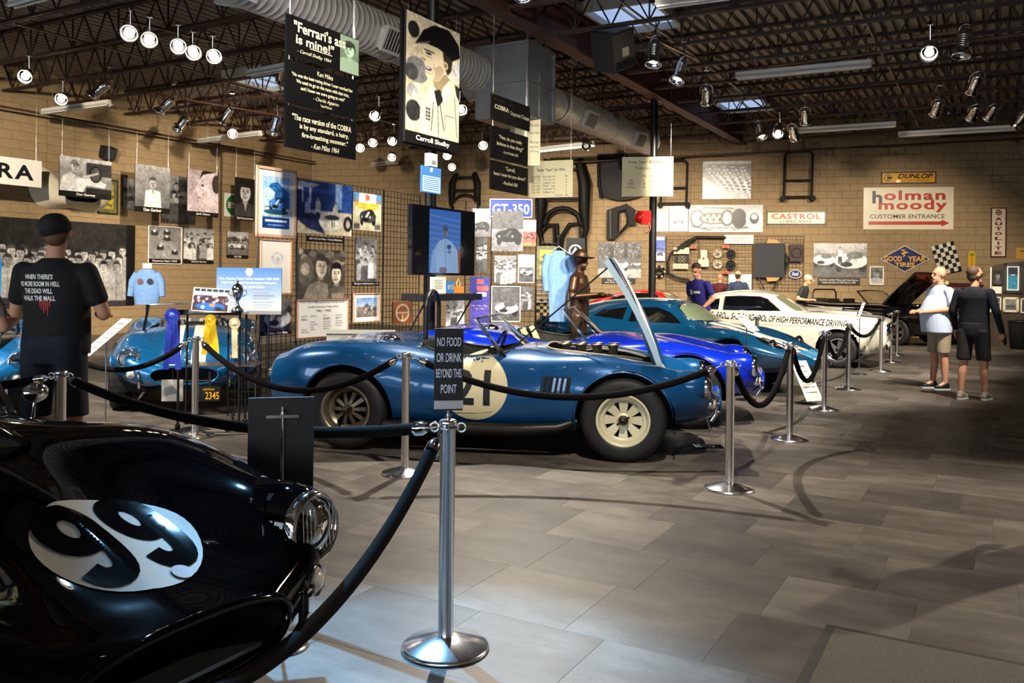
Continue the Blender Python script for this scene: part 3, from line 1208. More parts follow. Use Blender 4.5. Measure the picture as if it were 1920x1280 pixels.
# the working beams: some belong to spots out of view over the cars and behind the quote boards, others are added for brightness
WARM = (1.0, .84, .64)
NEUT = (1.0, .90, .76)
COOL = (.55, .80, 1.0)
BEAMS = [  # position, aim, power, size, colour, softness
    ((.07, 9.95, 4.9), (.6, 5.4, 0), 1300, 78, NEUT, .05, 'spot above the open-hooded blue roadster'),
    ((-1.75, 5.9, 5.0), (-.25, 3.0, 0), 2700, 27, (.25, .6, 1.0), .05, 'added blue spot standing in for skylight sun by the black roadster'),  # added blue beam in place of sunlight falling through the skylight
    ((-5.95, 6.9, 5.0), (-4.2, 10.2, .6), 2300, 80, NEUT, .05, 'spot over the striped blue roadster'),
    ((.8, 3.6, 5.0), (.2, 7.4, .8), 900, 58, NEUT, .05, 'spot lighting the side of the numbered blue roadster'),
    ((3.2, 6.6, 5.0), (1.6, 10.2, .6), 1500, 60, NEUT, .05, 'spot over the bright blue roadster'),
    ((6.2, 9.6, 5.0), (3.6, 13.6, .5), 2000, 76, NEUT, .05, 'spot over the teal coupe'),
    ((7.6, 11.6, 5.0), (6.0, 16.6, .8), 2200, 70, NEUT, .05, 'spot over the white fastbacks'),
    ((3.6, 16.2, 5.0), (5.4, 24.9, .3), 2600, 66, WARM, .08, 'spot washing the middle of the back wall'),
    ((8.0, 15.0, 5.0), (9.8, 23.4, .3), 2400, 64, WARM, .08, 'spot washing the right of the back wall'),
    ((-.6, 16.4, 5.0), (1.6, 25.4, .8), 2600, 66, WARM, .08, 'spot washing the body panels on the back wall'),
    ((-7.6, 11.0, 5.0), (-10.4, 19.0, 1.0), 3000, 72, WARM, .08, 'spot washing the crowd mural'),
    ((-4.0, 15.0, 5.0), (-7.4, 24.0, 1.4), 2600, 72, WARM, .08, 'spot washing the far left wall'),
    ((-1.2, 4.6, 5.0), (-2.6, 10.8, 1.7), 1500, 58, NEUT, .06, 'spot lighting the poster screens'),
    ((1.2, 6.6, 5.0), (-.2, 12.4, 1.8), 1700, 56, NEUT, .06, 'spot lighting the television corner'),
    ((8.9, 8.2, 4.7), (2.3, 4.3, 0), 1700, 46, WARM, .06, 'spot over the open floor'),
    ((-.6, 3.4, 4.9), (-1.6, 10.0, 4.0), 1100, 50, NEUT, .06, 'added fill spot turned up at the hanging quote boards'),  # added out of view to brighten the lettering on the black boards
    ((1.6, 9.6, 4.9), (1.6, 16.5, 3.4), 260, 50, NEUT, .06, 'added fill spot turned on the cream results boards'),  # added front light that lifts the cream boards out of the dark
]
for p, a, pw, sz, c, sf, lab in BEAMS:
    spot_fixture(p, a, lab, True, pw, c, sz, .6, soft=sf)

# lighting tracks that carry the spots
for (u0, v0, u1, v1, lab) in ((228, 36, 425, 84, 'lighting track carrying the row of five lit spots'), (1405, 228, 1530, 214, 'lighting track above the cluster of four spots'), (1712, 68, 1842, 54, 'lighting track of the glaring spot in the upper right'),
                              (1212, 66, 1300, 108, 'lighting track of the two spots beside the ceiling speaker'), (290, 176, 530, 218, 'lighting track of the unlit spots over the left wall')):
    b = MB()
    b.bar(at_z(u0, v0, 5.42), at_z(u1, v1, 5.42), .04, .03)
    tag(b.build('lighting_track', mat('track_bronze', '6a4630', .4, .6)), lab, 'track')
# ================================================================ cars


def spline(xs, ys):
    """natural cubic spline through (xs, ys); ys may hold several columns"""
    xs, ys = np.asarray(xs, float), np.asarray(ys, float)
    n = len(xs)
    h = np.diff(xs)
    A = np.zeros((n, n))
    rhs = np.zeros((n,) + ys.shape[1:])
    A[0, 0] = A[-1, -1] = 1
    for i in range(1, n - 1):
        A[i, i - 1], A[i, i], A[i, i + 1] = h[i - 1], 2 * (h[i - 1] + h[i]), h[i]
        rhs[i] = 6 * ((ys[i + 1] - ys[i]) / h[i] - (ys[i] - ys[i - 1]) / h[i - 1])
    M_ = np.linalg.solve(A, rhs.reshape(n, -1)).reshape(rhs.shape)

    def f(x):
        x = np.asarray(x, float)
        i = np.clip(np.searchsorted(xs, x) - 1, 0, n - 2)
        a, c = xs[i], xs[i + 1]
        sh = (-1,) + (1,) * (ys.ndim - 1)
        hh = (c - a).reshape(sh)
        p, q = (c - x).reshape(sh), (x - a).reshape(sh)
        return M_[i] * p ** 3 / (6 * hh) + M_[i + 1] * q ** 3 / (6 * hh) + (ys[i] / hh - M_[i] * hh / 6) * p + (ys[i + 1] / hh - M_[i + 1] * hh / 6) * q
    return f


class Loft:
    """closed car-body skin through stations (x, [(y, z) from top centre round to bottom centre])"""
    def __init__(self, st, nx=110, nt=44, xs=None):
        X = np.array([s[0] for s in st], float)
        C = np.array([s[1] for s in st], float)          # n, k, 2
        f = spline(X, C)
        if xs is None:
            # denser towards the ends
            u = np.linspace(0, 1, nx + 1)
            u = u * .6 + .4 * (0.5 - 0.5 * np.cos(np.pi * u))
            xs = X[0] + (X[-1] - X[0]) * u
        self.xs = xs
        D = f(xs)
        rows = []
        for i in range(len(xs)):
            c = D[i]
            d = np.concatenate([[0], np.cumsum(np.hypot(*np.diff(c, axis=0).T) ** .6 + 1e-6)])
            g = spline(d, c)
            p = g(np.linspace(0, d[-1], nt + 1))
            p[:, 0] = np.maximum(p[:, 0], 0)
            p[0, 0] = p[-1, 0] = 0
            rows.append(p)
        self.rows = np.array(rows)                        # nx+1, nt+1, 2
        nx1, nt1 = self.rows.shape[:2]
        self.ring = 2 * nt1 - 2
        v = []
        for i in range(nx1):
            for j in range(nt1):
                v.append((xs[i], self.rows[i, j, 0], self.rows[i, j, 1]))
            for j in range(nt1 - 2, 0, -1):
                v.append((xs[i], -self.rows[i, j, 0], self.rows[i, j, 1]))
        self.v = np.array(v)
        r = self.ring
        self.f = [(i * r + j, (i + 1) * r + j, (i + 1) * r + (j + 1) % r, i * r + (j + 1) % r) for i in range(nx1 - 1) for j in range(r)]
        self.nx1 = nx1
        self.caps = []

    def cap(self, end, inset=0.0):
        r = self.ring
        k = 0 if end == 0 else (self.nx1 - 1) * r
        idx = list(range(k, k + r))
        c = self.v[idx].mean(0)
        c[0] += inset
        n = len(self.v)
        self.v = np.vstack([self.v, c])
        if end == 0:
            self.f += [(idx[(j + 1) % r], n, idx[j]) for j in range(r)]
        else:
            self.f += [(idx[j], n, idx[(j + 1) % r]) for j in range(r)]

    def bvh(self):
        return BVHTree.FromPolygons([Vector(p) for p in self.v], self.f)

    def cut(self, fn, keep_inside=False):
        """remove what lies where fn(x, y, z) < 0 and bring the rim onto fn = 0"""
        s = np.array([fn(*p) for p in self.v])
        ins = s < 0
        keep = [f for f in self.f if not all(ins[i] for i in f)]
        nb = {}
        for f in keep:
            n = len(f)
            for a in range(n):
                i, j = f[a], f[(a + 1) % n]
                nb.setdefault(i, set()).add(j)
                nb.setdefault(j, set()).add(i)
        v = self.v.copy()
        rim = []
        for i, q in nb.items():
            if ins[i]:
                out = [j for j in q if not ins[j]]
                if out:
                    ps = []
                    for j in out:
                        t = s[i] / (s[i] - s[j])
                        ps.append(self.v[i] + (self.v[j] - self.v[i]) * t)
                    v[i] = np.mean(ps, 0)
                    rim.append(i)
        # faces whose inside corners have no outside neighbour
        keep = [f for f in keep if all((not ins[i]) or any(not ins[j] for j in nb[i]) for i in f)]
        self.v, self.f = v, keep
        return self

    def build(self, name, m, parent, mi=None):
        used = sorted({i for f in self.f for i in f})
        re = {k: n for n, k in enumerate(used)}
        me = bpy.data.meshes.new(name)
        me.from_pydata([tuple(self.v[i]) for i in used], [], [tuple(re[i] for i in f) for f in self.f])
        ms = m if isinstance(m, (list, tuple)) else [m]
        for q in ms:
            me.materials.append(q)
        if mi is not None:
            me.polygons.foreach_set('material_index', [mi(*np.mean([self.v[i] for i in f], 0)) for f in self.f])
        me.polygons.foreach_set('use_smooth', [True] * len(me.polygons))
        me.update()
        return link(name, me, parent)


def stick(bvh, pts, d, off=.004):
    """drop points on a skin along direction d"""
    out = []
    d = Vector(d).normalized()
    for p in pts:
        h = bvh.ray_cast(Vector(p) - d * 1.5, d)
        out.append((h[0] - d * off) if h[0] is not None else Vector(p))
    return out


def subdiv(vs, fs, maxlen):
    bm = bmesh.new()
    bv = [bm.verts.new(p) for p in vs]
    for f in fs:
        try:
            bm.faces.new([bv[i] for i in f])
        except ValueError:
            pass
    bmesh.ops.triangulate(bm, faces=bm.faces)
    for _ in range(5):
        es = [e for e in bm.edges if e.calc_length() > maxlen]
        if not es:
            break
        bmesh.ops.subdivide_edges(bm, edges=es, cuts=1)
        bmesh.ops.triangulate(bm, faces=[f for f in bm.faces if len(f.verts) > 3])
    bm.verts.index_update()
    out = [v.co.copy() for v in bm.verts], [tuple(v.index for v in f.verts) for f in bm.faces]
    bm.free()
    return out


def decal(name, bvh, vs, fs, M, d, m, parent, off=.004, maxlen=.05):
    """flat shape (XY), placed by M, then laid onto the skin along d"""
    vs, fs = subdiv([Vector(p) for p in vs], fs, maxlen)
    vs = stick(bvh, [M @ p for p in vs], d, off)
    b = MB()
    b.add(vs, fs, 0, None, True)
    return b.build(name, m, parent)


def disc(a, b=None, n=40):
    b = b or a
    return [(a * math.cos(2 * math.pi * i / n), b * math.sin(2 * math.pi * i / n), 0) for i in range(n)], [tuple(range(n))]


def text_shape(s, w, h, **k):
    co, fs = text_raw(s, **k)
    lo, hi = co.min(0), co.max(0)
    c = (co - (lo + hi) / 2) * np.array([w / (hi - lo)[0], h / (hi - lo)[1], 1])
    return [Vector(p) for p in c], fs


def wheel(parent, x, y, r, w, style, rimm, side, steer=0.0, name='wheel'):
    """tyre with rim; side = -1 right, +1 left; axle along y"""
    o = bpy.data.objects.new(name, None)
    m = Matrix.Translation((x, y, r)) @ Matrix.Rotation(steer, 4, 'Z') @ Matrix.Rotation(R(-90 * side), 4, 'X')
    b = MB()
    ri = r * .60
    h = w / 2
    b.lathe([(ri, -h * .8), (ri + .02, -h * .95), (r * .85, -h), (r * .95, -h * .92), (r * .99, -h * .75), (r, -h * .6), (r, h * .6), (r * .99, h * .75), (r * .95, h * .92), (r * .85, h), (r * .72, h * 1.0), (ri + .015, h * .93), (ri, h * .8)], 48)
    for q in (-.45, -.15, .15, .45):
        b.lathe([(r * .998, h * q - .006), (r + .004, h * q - .004), (r + .004, h * q + .1 * h), (r * .998, h * q + .1 * h + .004)], 48)
    ty = b.build(name, RUBBER, parent, m)
    ch = MB()
    z = h * .8
    ch.lathe([(ri + .012, z + .012), (ri + .004, z + .016), (ri - .012, z + .004), (ri - .02, z - .03), (ri - .03, z - .06), (ri - .035, -h * .8)], 40)
    if style == 'halibrand':        # broad cast spokes with oval windows
        ch.lathe([(.0, z - .035), (.045, z - .03), (.06, z - .05)], 24)
        k = 8
        for i in range(k):
            a = 2 * math.pi * i / k
            M_ = Matrix.Rotation(a, 4, 'Z')
            ch.add([(.04, -.022, z - .05), (.04, .022, z - .05), (ri - .03, .042, z - .03), (ri - .03, -.042, z - .03), (.04, -.022, z - .09), (.04, .022, z - .09), (ri - .03, .042, z - .07), (ri - .03, -.042, z - .07)],
                   [(0, 3, 2, 1), (0, 4, 7, 3), (1, 2, 6, 5), (3, 7, 6, 2)], 0, M_)
        ch.lathe([(ri - .055, z - .05), (ri - .05, z - .025), (ri - .02, z - .03)], 40)
    elif style == 'spider':
        k = 10
        for i in range(k):
            a = 2 * math.pi * i / k
            M_ = Matrix.Rotation(a, 4, 'Z')
            ch.add([(.03, -.012, z - .05), (.03, .012, z - .05), (ri - .025, .02, z - .10), (ri - .025, -.02, z - .10), (.03, -.012, z - .11), (.03, .012, z - .11), (ri - .025, .014, z - .14), (ri - .025, -.014, z - .14)],
                   [(0, 3, 2, 1), (0, 4, 7, 3), (1, 2, 6, 5), (3, 7, 6, 2)], 0, M_)
        ch.lathe([(ri - .07, z - .13), (ri - .06, z - .09), (ri - .03, z - .07)], 40)
    else:                            # five-spoke
        for i in range(5):
            a = 2 * math.pi * i / 5
            M_ = Matrix.Rotation(a, 4, 'Z')
            ch.add([(.03, -.03, z - .03), (.03, .03, z - .03), (ri - .03, .045, z - .02), (ri - .03, -.045, z - .02), (.03, -.03, z - .08), (.03, .03, z - .08), (ri - .03, .04, z - .07), (ri - .03, -.04, z - .07)],
                   [(0, 3, 2, 1), (0, 4, 7, 3), (1, 2, 6, 5), (3, 7, 6, 2)], 0, M_)
    ch.lathe([(.0, z - .0), (.032, z - .0), (.04, z - .02), (.04, z - .09)], 24, mi=1)
    ch.lathe([(0, -h * .3), (ri - .035, -h * .3)], 30, mi=2)
    rm = ch.build('rim', [rimm, mat('hub_dark', '3a352d', .4, .6), BLACKM], ty)
    kn = MB()
    kn.lathe([(0, z + .03), (.02, z + .028), (.028, z + .0)], 16)
    for i in range(2 if style != 'five' else 3):
        M_ = Matrix.Rotation(math.pi * i + .6, 4, 'Z')
        kn.add([(.0, -.012, z + .018), (.06, -.008, z + .012), (.06, .008, z + .012), (.0, .012, z + .018), (0, 0, z + .036), (.055, 0, z + .022)], [(0, 1, 5, 4), (3, 4, 5, 2), (1, 2, 5)], 0, M_)
    kn.build('knock_off', mat('hub_dark', '3a352d', .4, .6), ty)
    return ty


def lamp_unit(name, parent, p, d, r, rim=CHROME, lens=None, bowl=True):
    """round car lamp at p looking along d"""
    d = Vector(d).normalized()
    x = UP.cross(d).normalized()
    y = d.cross(x)
    m = Matrix.Identity(4)
    for i, a in enumerate((x, y, d)):
        for j in range(3):
            m[j][i] = a[j]
    m.translation = p
    b = MB()
    b.lathe([(r * 1.1, -.05), (r * 1.16, -.02), (r * 1.15, .0), (r * 1.06, .018), (r * .97, .012), (r * .95, -.004)], 36)
    o = b.build(name, rim, parent, m)
    b = MB()
    b.lathe([(r * .96, -.002), (r * .8, -.03), (r * .5, -.055), (0, -.065)][::-1], 30)
    b.build('reflector', mat('lamp_reflector', 'dcdcd8', .3, .35), o)
    b = MB()
    b.lathe([(0, .032), (r * .35, .029), (r * .65, .02), (r * .9, .006), (r * .97, -.002)], 36)
    for k in range(-4, 5):
        b.bar((k * r * .18, -r * .7, .02), (k * r * .18, r * .7, .02), .003)
    b.build('lens', lens or GLASS, o)
    return o


def rtube(path, r, name, m, parent, n=8, closed=False):
    b = MB()
    b.tube(path, r, n, closed=closed)
    return b.build(name, m, parent)


# section columns: top centre, inner valley, fender crest, shoulder, widest, lower side, sill, bottom centre
def sec(zc, *p):
    return [(0, zc)] + list(p) + [(0, p[-1][1] - .01)]


COBRA = [
    (0.00, sec(.66, (.20, .66), (.36, .655), (.46, .62), (.50, .54), (.46, .45), (.36, .40))),
    (0.03, sec(.72, (.24, .72), (.44, .715), (.55, .67), (.60, .55), (.56, .42), (.44, .35))),
    (0.12, sec(.79, (.28, .79), (.50, .785), (.64, .73), (.69, .58), (.66, .40), (.54, .30))),
    (0.30, sec(.845, (.30, .85), (.55, .855), (.71, .79), (.77, .62), (.74, .40), (.62, .28))),
    (0.55, sec(.885, (.32, .89), (.58, .90), (.76, .84), (.83, .66), (.81, .41), (.68, .26))),
    (0.80, sec(.90, (.33, .905), (.60, .915), (.80, .855), (.87, .67), (.85, .42), (.72, .24))),
    (1.10, sec(.895, (.33, .895), (.58, .895), (.77, .82), (.84, .63), (.82, .40), (.70, .22))),
    (1.38, sec(.86, (.34, .85), (.55, .84), (.70, .765), (.77, .60), (.77, .39), (.68, .22))),
    (1.75, sec(.82, (.34, .81), (.53, .795), (.665, .73), (.735, .57), (.74, .38), (.66, .22))),
    (2.08, sec(.865, (.30, .86), (.52, .825), (.66, .735), (.73, .57), (.735, .38), (.66, .22))),
    (2.35, sec(.885, (.28, .875), (.50, .835), (.665, .75), (.74, .58), (.74, .39), (.66, .22))),
    (2.70, sec(.855, (.26, .84), (.48, .845), (.69, .80), (.78, .62), (.78, .41), (.67, .23))),
    (3.05, sec(.785, (.24, .765), (.45, .81), (.68, .795), (.795, .63), (.79, .43), (.66, .25))),
    (3.35, sec(.70, (.23, .68), (.42, .735), (.64, .745), (.77, .61), (.76, .44), (.60, .28))),
    (3.56, sec(.62, (.23, .61), (.40, .665), (.58, .70), (.705, .585), (.69, .45), (.52, .31))),
    (3.70, sec(.565, (.21, .56), (.365, .59), (.53, .625), (.63, .555), (.59, .44), (.44, .325))),
    (3.79, sec(.54, (.18, .535), (.31, .54), (.43, .535), (.48, .485), (.44, .415), (.34, .345))),
    (3.83, sec(.528, (.15, .523), (.25, .508), (.32, .483), (.345, .44), (.32, .392), (.25, .355))),
]
ARCH_R, ARCH_F = (0.80, .335), (3.07, .335)


def cobra(name, label, paint, loc, rz, scale=1.0, hood_open=False, windscreen='full', rollbar=False, sidepipe=True, seats=None, rim=('halibrand', 'halibrand'),
          rimm=(CREAM, CREAM), stripes=None, hoodscoop=False, group=None, under=None, lens=None, detail=True, vents=True, zs=1.0):
    car = thing(name, label, 'car', m=Matrix.Translation(loc) @ Matrix.Rotation(rz, 4, 'Z') @ Matrix.Diagonal((scale, scale, scale * zs, 1)), group=group)
    lo = Loft(COBRA, 150, 48)
    # recessed mouth
    r = lo.ring
    lo.cap(0, -.0)
    bv = lo.bvh()
    car['_x'] = 0
    Ra = .385

    def arch(cx, cz, R_):
        return lambda x, y, z: 1.0 if abs(y) < .45 or z > .82 else math.hypot(x - cx, (z - cz)) - R_
    lo.cut(arch(*ARCH_R, Ra + .01))
    lo.cut(arch(*ARCH_F, Ra))

    def pit(x, y, z):
        return 1.0 if z < .6 else (abs((x - 1.70) / .41) ** 3 + abs(y / .53) ** 3) ** (1 / 3) - 1
    lo.cut(pit)

    def bay(x, y, z):
        return 1.0 if z < .5 else (abs((x - 2.88) / .50) ** 5 + abs(y / (.40 - .06 * (x - 2.88))) ** 5) ** .2 - 1
    if hood_open:
        lo.cut(bay)
    body = lo.build('body', paint, car)
    # floor pan and wheel housings
    b = MB()
    for cx in (ARCH_R[0], ARCH_F[0]):
        for s in (-1, 1):
            pts = [(cx + (Ra + .02) * math.cos(a), .335 + (Ra + .02) * math.sin(a)) for a in np.linspace(-.25, math.pi + .25, 22)]
            vs = [(x, s * .40, z) for x, z in pts] + [(x, s * .80, min(z, .80)) for x, z in pts]
            k = len(pts)
            vs = [(x, y * (.96 if i >= k else 1), z) for i, (x, y, z) in enumerate(vs)]
            b.add(vs, [(i, i + 1, k + i + 1, k + i) for i in range(k - 1)])
            b.add(vs[:k], [tuple(range(k))])
    b.box((1.93, 0, .24), (2.9, 1.1, .04))
    b.build('wheel_housings', BLACKM, car)
    # lips around the wheel openings
    for (cx, cz), rr in ((ARCH_R, Ra + .012), (ARCH_F, Ra + .004)):
        for s in (-1, 1):
            pts = []
            for a in np.linspace(-.2, math.pi + .2, 40):
                p = Vector((cx + rr * math.cos(a), s * 1.5, cz + rr * math.sin(a)))
                h = bv.ray_cast(p, Vector((0, -s, 0)))
                if h[0] is not None:
                    pts.append(h[0] + Vector((0, s * .002, 0)))
            if len(pts) > 4:
                rtube(pts, .011, 'arch_lip', paint, car, 6)
    # cockpit tub
    def surf(x, y):
        h = bv.ray_cast(Vector((x, y, 2)), Vector((0, 0, -1)))
        return h[0].z if h[0] is not None else .8
    rimp = []
    for x, y in superellipse(.41, .53, 48, 3, 1.70, 0):
        rimp.append((x, y, surf(x, y)))
    b = MB()
    n = len(rimp)
    vs = rimp + [(x, y * .97, .34) for x, y, z in rimp]
    b.add(vs, [(i, (i + 1) % n, n + (i + 1) % n, n + i) for i in range(n)], 0, None, True)
    b.add(vs[n:], [tuple(range(n))])
    b.build('cockpit_tub', mat('cockpit_black', '161514', .6), car)
    rtube(rimp, .012, 'cockpit_edge', mat('cockpit_edge', '1c1a18', .5), car, 6, True)
    # dash, steering wheel, seats
    b = MB(); b.box((2.06, 0, .74), (.05, .98, .14)); b.build('dashboard', BLACK, car)
    b = MB()
    sw = Matrix.Translation((1.86, .27, .80)) @ Matrix.Rotation(R(-68), 4, 'Y')
    b.tube([sw @ Vector((.18 * math.cos(a), .18 * math.sin(a), 0)) for a in np.linspace(0, 2 * math.pi, 29)[:-1]], .011, 6, closed=True)
    for a in (.5, 2.6, 4.7):
        b.bar(sw @ Vector((0, 0, -.02)), sw @ Vector((.18 * math.cos(a), .18 * math.sin(a), 0)), .02, .004)
    b.cyl(sw @ Vector((0, 0, 0)), sw @ Vector((0, 0, -.3)), .014, n=8)
    b.build('steering_wheel', mat('wheel_rim_black', '17120d', .35), car)
    sm = seats or mat('black_leather', '14120f', .5)
    for s in (-1, 1):
        b = MB()
        b.grid(lambda u, v: (1.36 + .05 * math.sin(math.pi * u) + .10 * (1 - u), s * .27 + (v - .5) * .40 * (1 - .25 * u ** 3), .40 + .50 * u + .012 * math.sin(v * math.pi * 9)), 14, 36)
        b.grid(lambda u, v: (1.46 + .40 * u, s * .27 + (v - .5) * .40, .42 + .05 * math.sin(math.pi * u) + .01 * math.sin(v * math.pi * 9)), 8, 36)
        so_ = b.build('seat', sm, car)
        b = MB()
        b.grid(lambda u, v: (1.325 + .05 * math.sin(math.pi * u) + .10 * (1 - u), s * .27 + (v - .5) * .42 * (1 - .25 * u ** 3), .39 + .52 * u), 8, 8)
        b.build('seat_shell', BLACK, so_)
    # windscreen
    if windscreen:
        hw = .56 if windscreen == 'full' else .52
        bz = .80
        p0 = [(2.19 - .10 * abs(t) ** 2, hw * t, surf(2.19 - .10 * abs(t) ** 2, hw * t) - .01) for t in np.linspace(-1, 1, 15)]
        p1 = [(1.88 - .06 * abs(t) ** 2, .94 * hw * t, 1.135 - .02 * abs(t) ** 3) for t in np.linspace(-1, 1, 15)]
        b = MB()
        vs = p0 + p1
        b.add(vs, [(i, i + 1, 16 + i, 15 + i) for i in range(14)], 0, None, True)
        g_ = b.build('windscreen', GLASS, car)
        b = MB()
        b.tube(p1, .011, 8)
        b.tube(p0, .010, 8)
        b.bar(p0[0], p1[0], .03, .022); b.bar(p0[-1], p1[-1], .03, .022)
        b.build('windscreen_frame', CHROME, g_)
    if rollbar:
        y0, y1 = rollbar
        b = MB()
        pts = [(1.25, y0, .80), (1.25, y0, 1.18)] + [(1.25, (y0 + y1) / 2 + (y0 - y1) / 2 * math.cos(a), 1.18 + .16 * math.sin(a)) for a in np.linspace(.2, math.pi - .2, 9)] + [(1.25, y1, 1.18), (1.25, y1, .80)]
        b.tube(pts, .022, 10)
        b.build('roll_bar', BLACK, car)
    # wheels
    for s in (-1, 1):
        wheel(car, ARCH_R[0], s * .715, .335, .24, rim[0], rimm[0], s)
        wheel(car, ARCH_F[0], s * .70, .335, .20, rim[1], rimm[1], s)
    # mouth: lip, dark throat, grille bars
    e = lo.rows[-1]
    ring = [(3.83, p[0], p[1]) for p in e] + [(3.83, -p[0], p[1]) for p in e[-2:0:-1]]
    rtube([(x, y, z) for x, y, z in ring], .014, 'mouth_lip', paint, car, 8, True)
    b = MB()
    n = len(ring)
    r2 = [(3.60, y * .93, .44 + (z - .44) * .9) for x, y, z in ring]
    b.add(ring + r2, [(i, (i + 1) % n, n + (i + 1) % n, n + i) for i in range(n)], 0, None, True)
    b.build('mouth_duct', mat('duct_dark', '141416', .45, .5), car)
    b = MB()
    b.add(r2, [tuple(range(n))])
    b.build('radiator', mat('radiator_core', '1a1a1b', .6, .4, bump=.5, bscale=150), car)
    b = MB()
    b.box((3.76, 0, .375), (.10, .56, .012), M=Matrix.Rotation(R(0), 4, 'Y'))
    b.build('splitter_plate', mat('bare_plate', '7c8490', .35, .9), car)
    # lamps
    for s in (-1, 1):
        h = bv.ray_cast(Vector((5, s * .565, .61)), Vector((-1, 0, 0)))
        hp = h[0] if h[0] is not None else Vector((3.6, s * .565, .61))
        lamp_unit('headlight', car, hp + Vector((.02, 0, 0)), (1, 0, .05), .095, lens=lens)
        b = MB(); b.lathe([(.09, .02), (.118, -.02), (.13, -.10), (.125, -.25)], 32, Matrix.Translation(hp + Vector((-.005, 0, 0))) @ Matrix.Rotation(R(88), 4, 'Y')); b.build('lamp_fairing', paint, car)
        h = bv.ray_cast(Vector((5, s * .53, .465)), Vector((-1, 0, 0)))
        hp2 = h[0] if h[0] is not None else Vector((3.7, s * .53, .50))
        lamp_unit('indicator', car, hp2 + Vector((-.004, 0, 0)), (1, s * .3, 0), .045, lens=mat('clear_lens', 'c9c6c0', .15, coat=.5))
        # short vertical overrider
        b = MB()
        b.tube([(hp2.x - .01, s * .45, .31), (hp2.x + .03, s * .45, .37), (hp2.x + .03, s * .45, .47), (hp2.x, s * .45, .52)], .016, 8)
        b.bar((hp2.x - .1, s * .45, .42), (hp2.x + .02, s * .45, .42), .03, .03)
        ov = b.build('overrider', BLACK if under == 'black' else CHROME, car)
        for z in (.39, .46):
            b = MB()
            b.cyl((hp2.x + .035, s * .45, z), (hp2.x + .055, s * .45, z), .013, n=10)
            b.build('bolt', CHROME, ov)
        h = bv.ray_cast(Vector((-2, s * .50, .60)), Vector((1, 0, 0)))
        if h[0] is not None:
            lamp_unit('tail_light', car, h[0] - Vector((.004, 0, 0)), (-1, 0, 0), .04, lens=mat('red_lens', '8a0f0a', .2, coat=.5))
    # side vents
    if vents:
        for s in (-1, 1):
            b = MB()
            M_ = Matrix.Translation((2.52, s * .9, .585)) @ Matrix.Rotation(R(90 if s < 0 else -90), 4, 'X')
            vo = decal('side_vent', bv, [(-.12, -.085, 0), (.12, -.085, 0), (.14, .085, 0), (-.10, .085, 0)], [(0, 1, 2, 3)] if s < 0 else [(3, 2, 1, 0)], M_, (0, -s, 0), BLACKM, car, .003)
            for k in range(5):
                x = 2.43 + k * .043
                h0 = stick(bv, [(x - .01, s * 1, .51), (x + .012, s * 1, .66)], (0, -s, 0), .006)
                b = MB()
                b.bar(h0[0], h0[1], .008, .02)
                b.build('vent_louvre', paint, vo)
    if sidepipe:
        for s in (-1, 1):
            b = MB()
            b.tube([(2.70, s * .70, .30), (2.55, s * .76, .25), (2.2, s * .77, .22), (1.25, s * .77, .21), (1.12, s * .80, .22)], [.03, .045, .055, .055, .05], 12)
            b.build('side_pipe', mat('pipe_dark', '2a2826', .4, .7), car)
    if detail:
        b = MB()
        fz = surf(1.02, -.30)
        b.lathe([(.085, fz - .03), (.085, fz + .012), (.07, fz + .03), (.03, fz + .045), (0, fz + .048)], 24, Matrix.Translation((1.02, -.30, 0)))
        b.bar((1.02 - .1, -.30, fz + .04), (1.02 + .02, -.30, fz + .05), .02, .012)
        b.build('filler_cap', CHROME, car)
        # door line and handle-less seam
        for s in (-1, 1):
            pts = stick(bv, [(x, s * 1, z) for x, z in ((2.06, .74), (2.06, .6), (2.07, .45), (2.02, .36), (1.9, .34), (1.6, .34), (1.48, .37), (1.44, .5), (1.44, .72))], (0, -s, 0), .0005)
            rtube(pts, .003, 'door_seam', BLACKM, car, 5)
        if not hood_open and not hoodscoop:
            pts = []
            for x, y in superellipse(.50, .39, 48, 5, 2.88, 0):
                pts.append((x, y, surf(x, y) + .0))
            rtube(pts, .0025, 'hood_seam', BLACKM, car, 5, True)
    if hoodscoop:
        b = MB()

        def sc_(u, v):
            x = 2.80 - .52 * u
            a = math.pi * v
            h_ = .085 * (1 - .6 * max(0, (u - .5) * 2) ** 2) * min(1, .75 + u)
            y = .20 * (1 - .3 * u) * math.cos(a)
            return (x, y, surf(x, y) - .01 + h_ * math.sin(a) ** .6)
        b.grid(sc_, 16, 20)
        so_ = b.build('hood_scoop', paint, car)
        b = MB()
        vs = [sc_(.03, v / 20) for v in range(21)]
        b.add(vs, [tuple(range(21))])
        b.build('scoop_mouth', BLACKM, so_)
    if stripes:
        for y0 in (-.13, .13):
            for x0, x1 in ((2.16, 3.78), (.03, 1.26)):
                n = 30
                vs = [(x0 + (x1 - x0) * i / n, y0 + k * .075, 0) for i in range(n + 1) for k in (-1, 0, 1)]
                fs = [(i * 3 + k, (i + 1) * 3 + k, (i + 1) * 3 + k + 1, i * 3 + k + 1) for i in range(n) for k in (0, 1)]
                b = MB()
                b.add(stick(bv, [(x, y, 0) for x, y, _ in vs], (0, 0, -1), .003), fs, 0, None, True)
                b.build('racing_stripe', stripes, car)
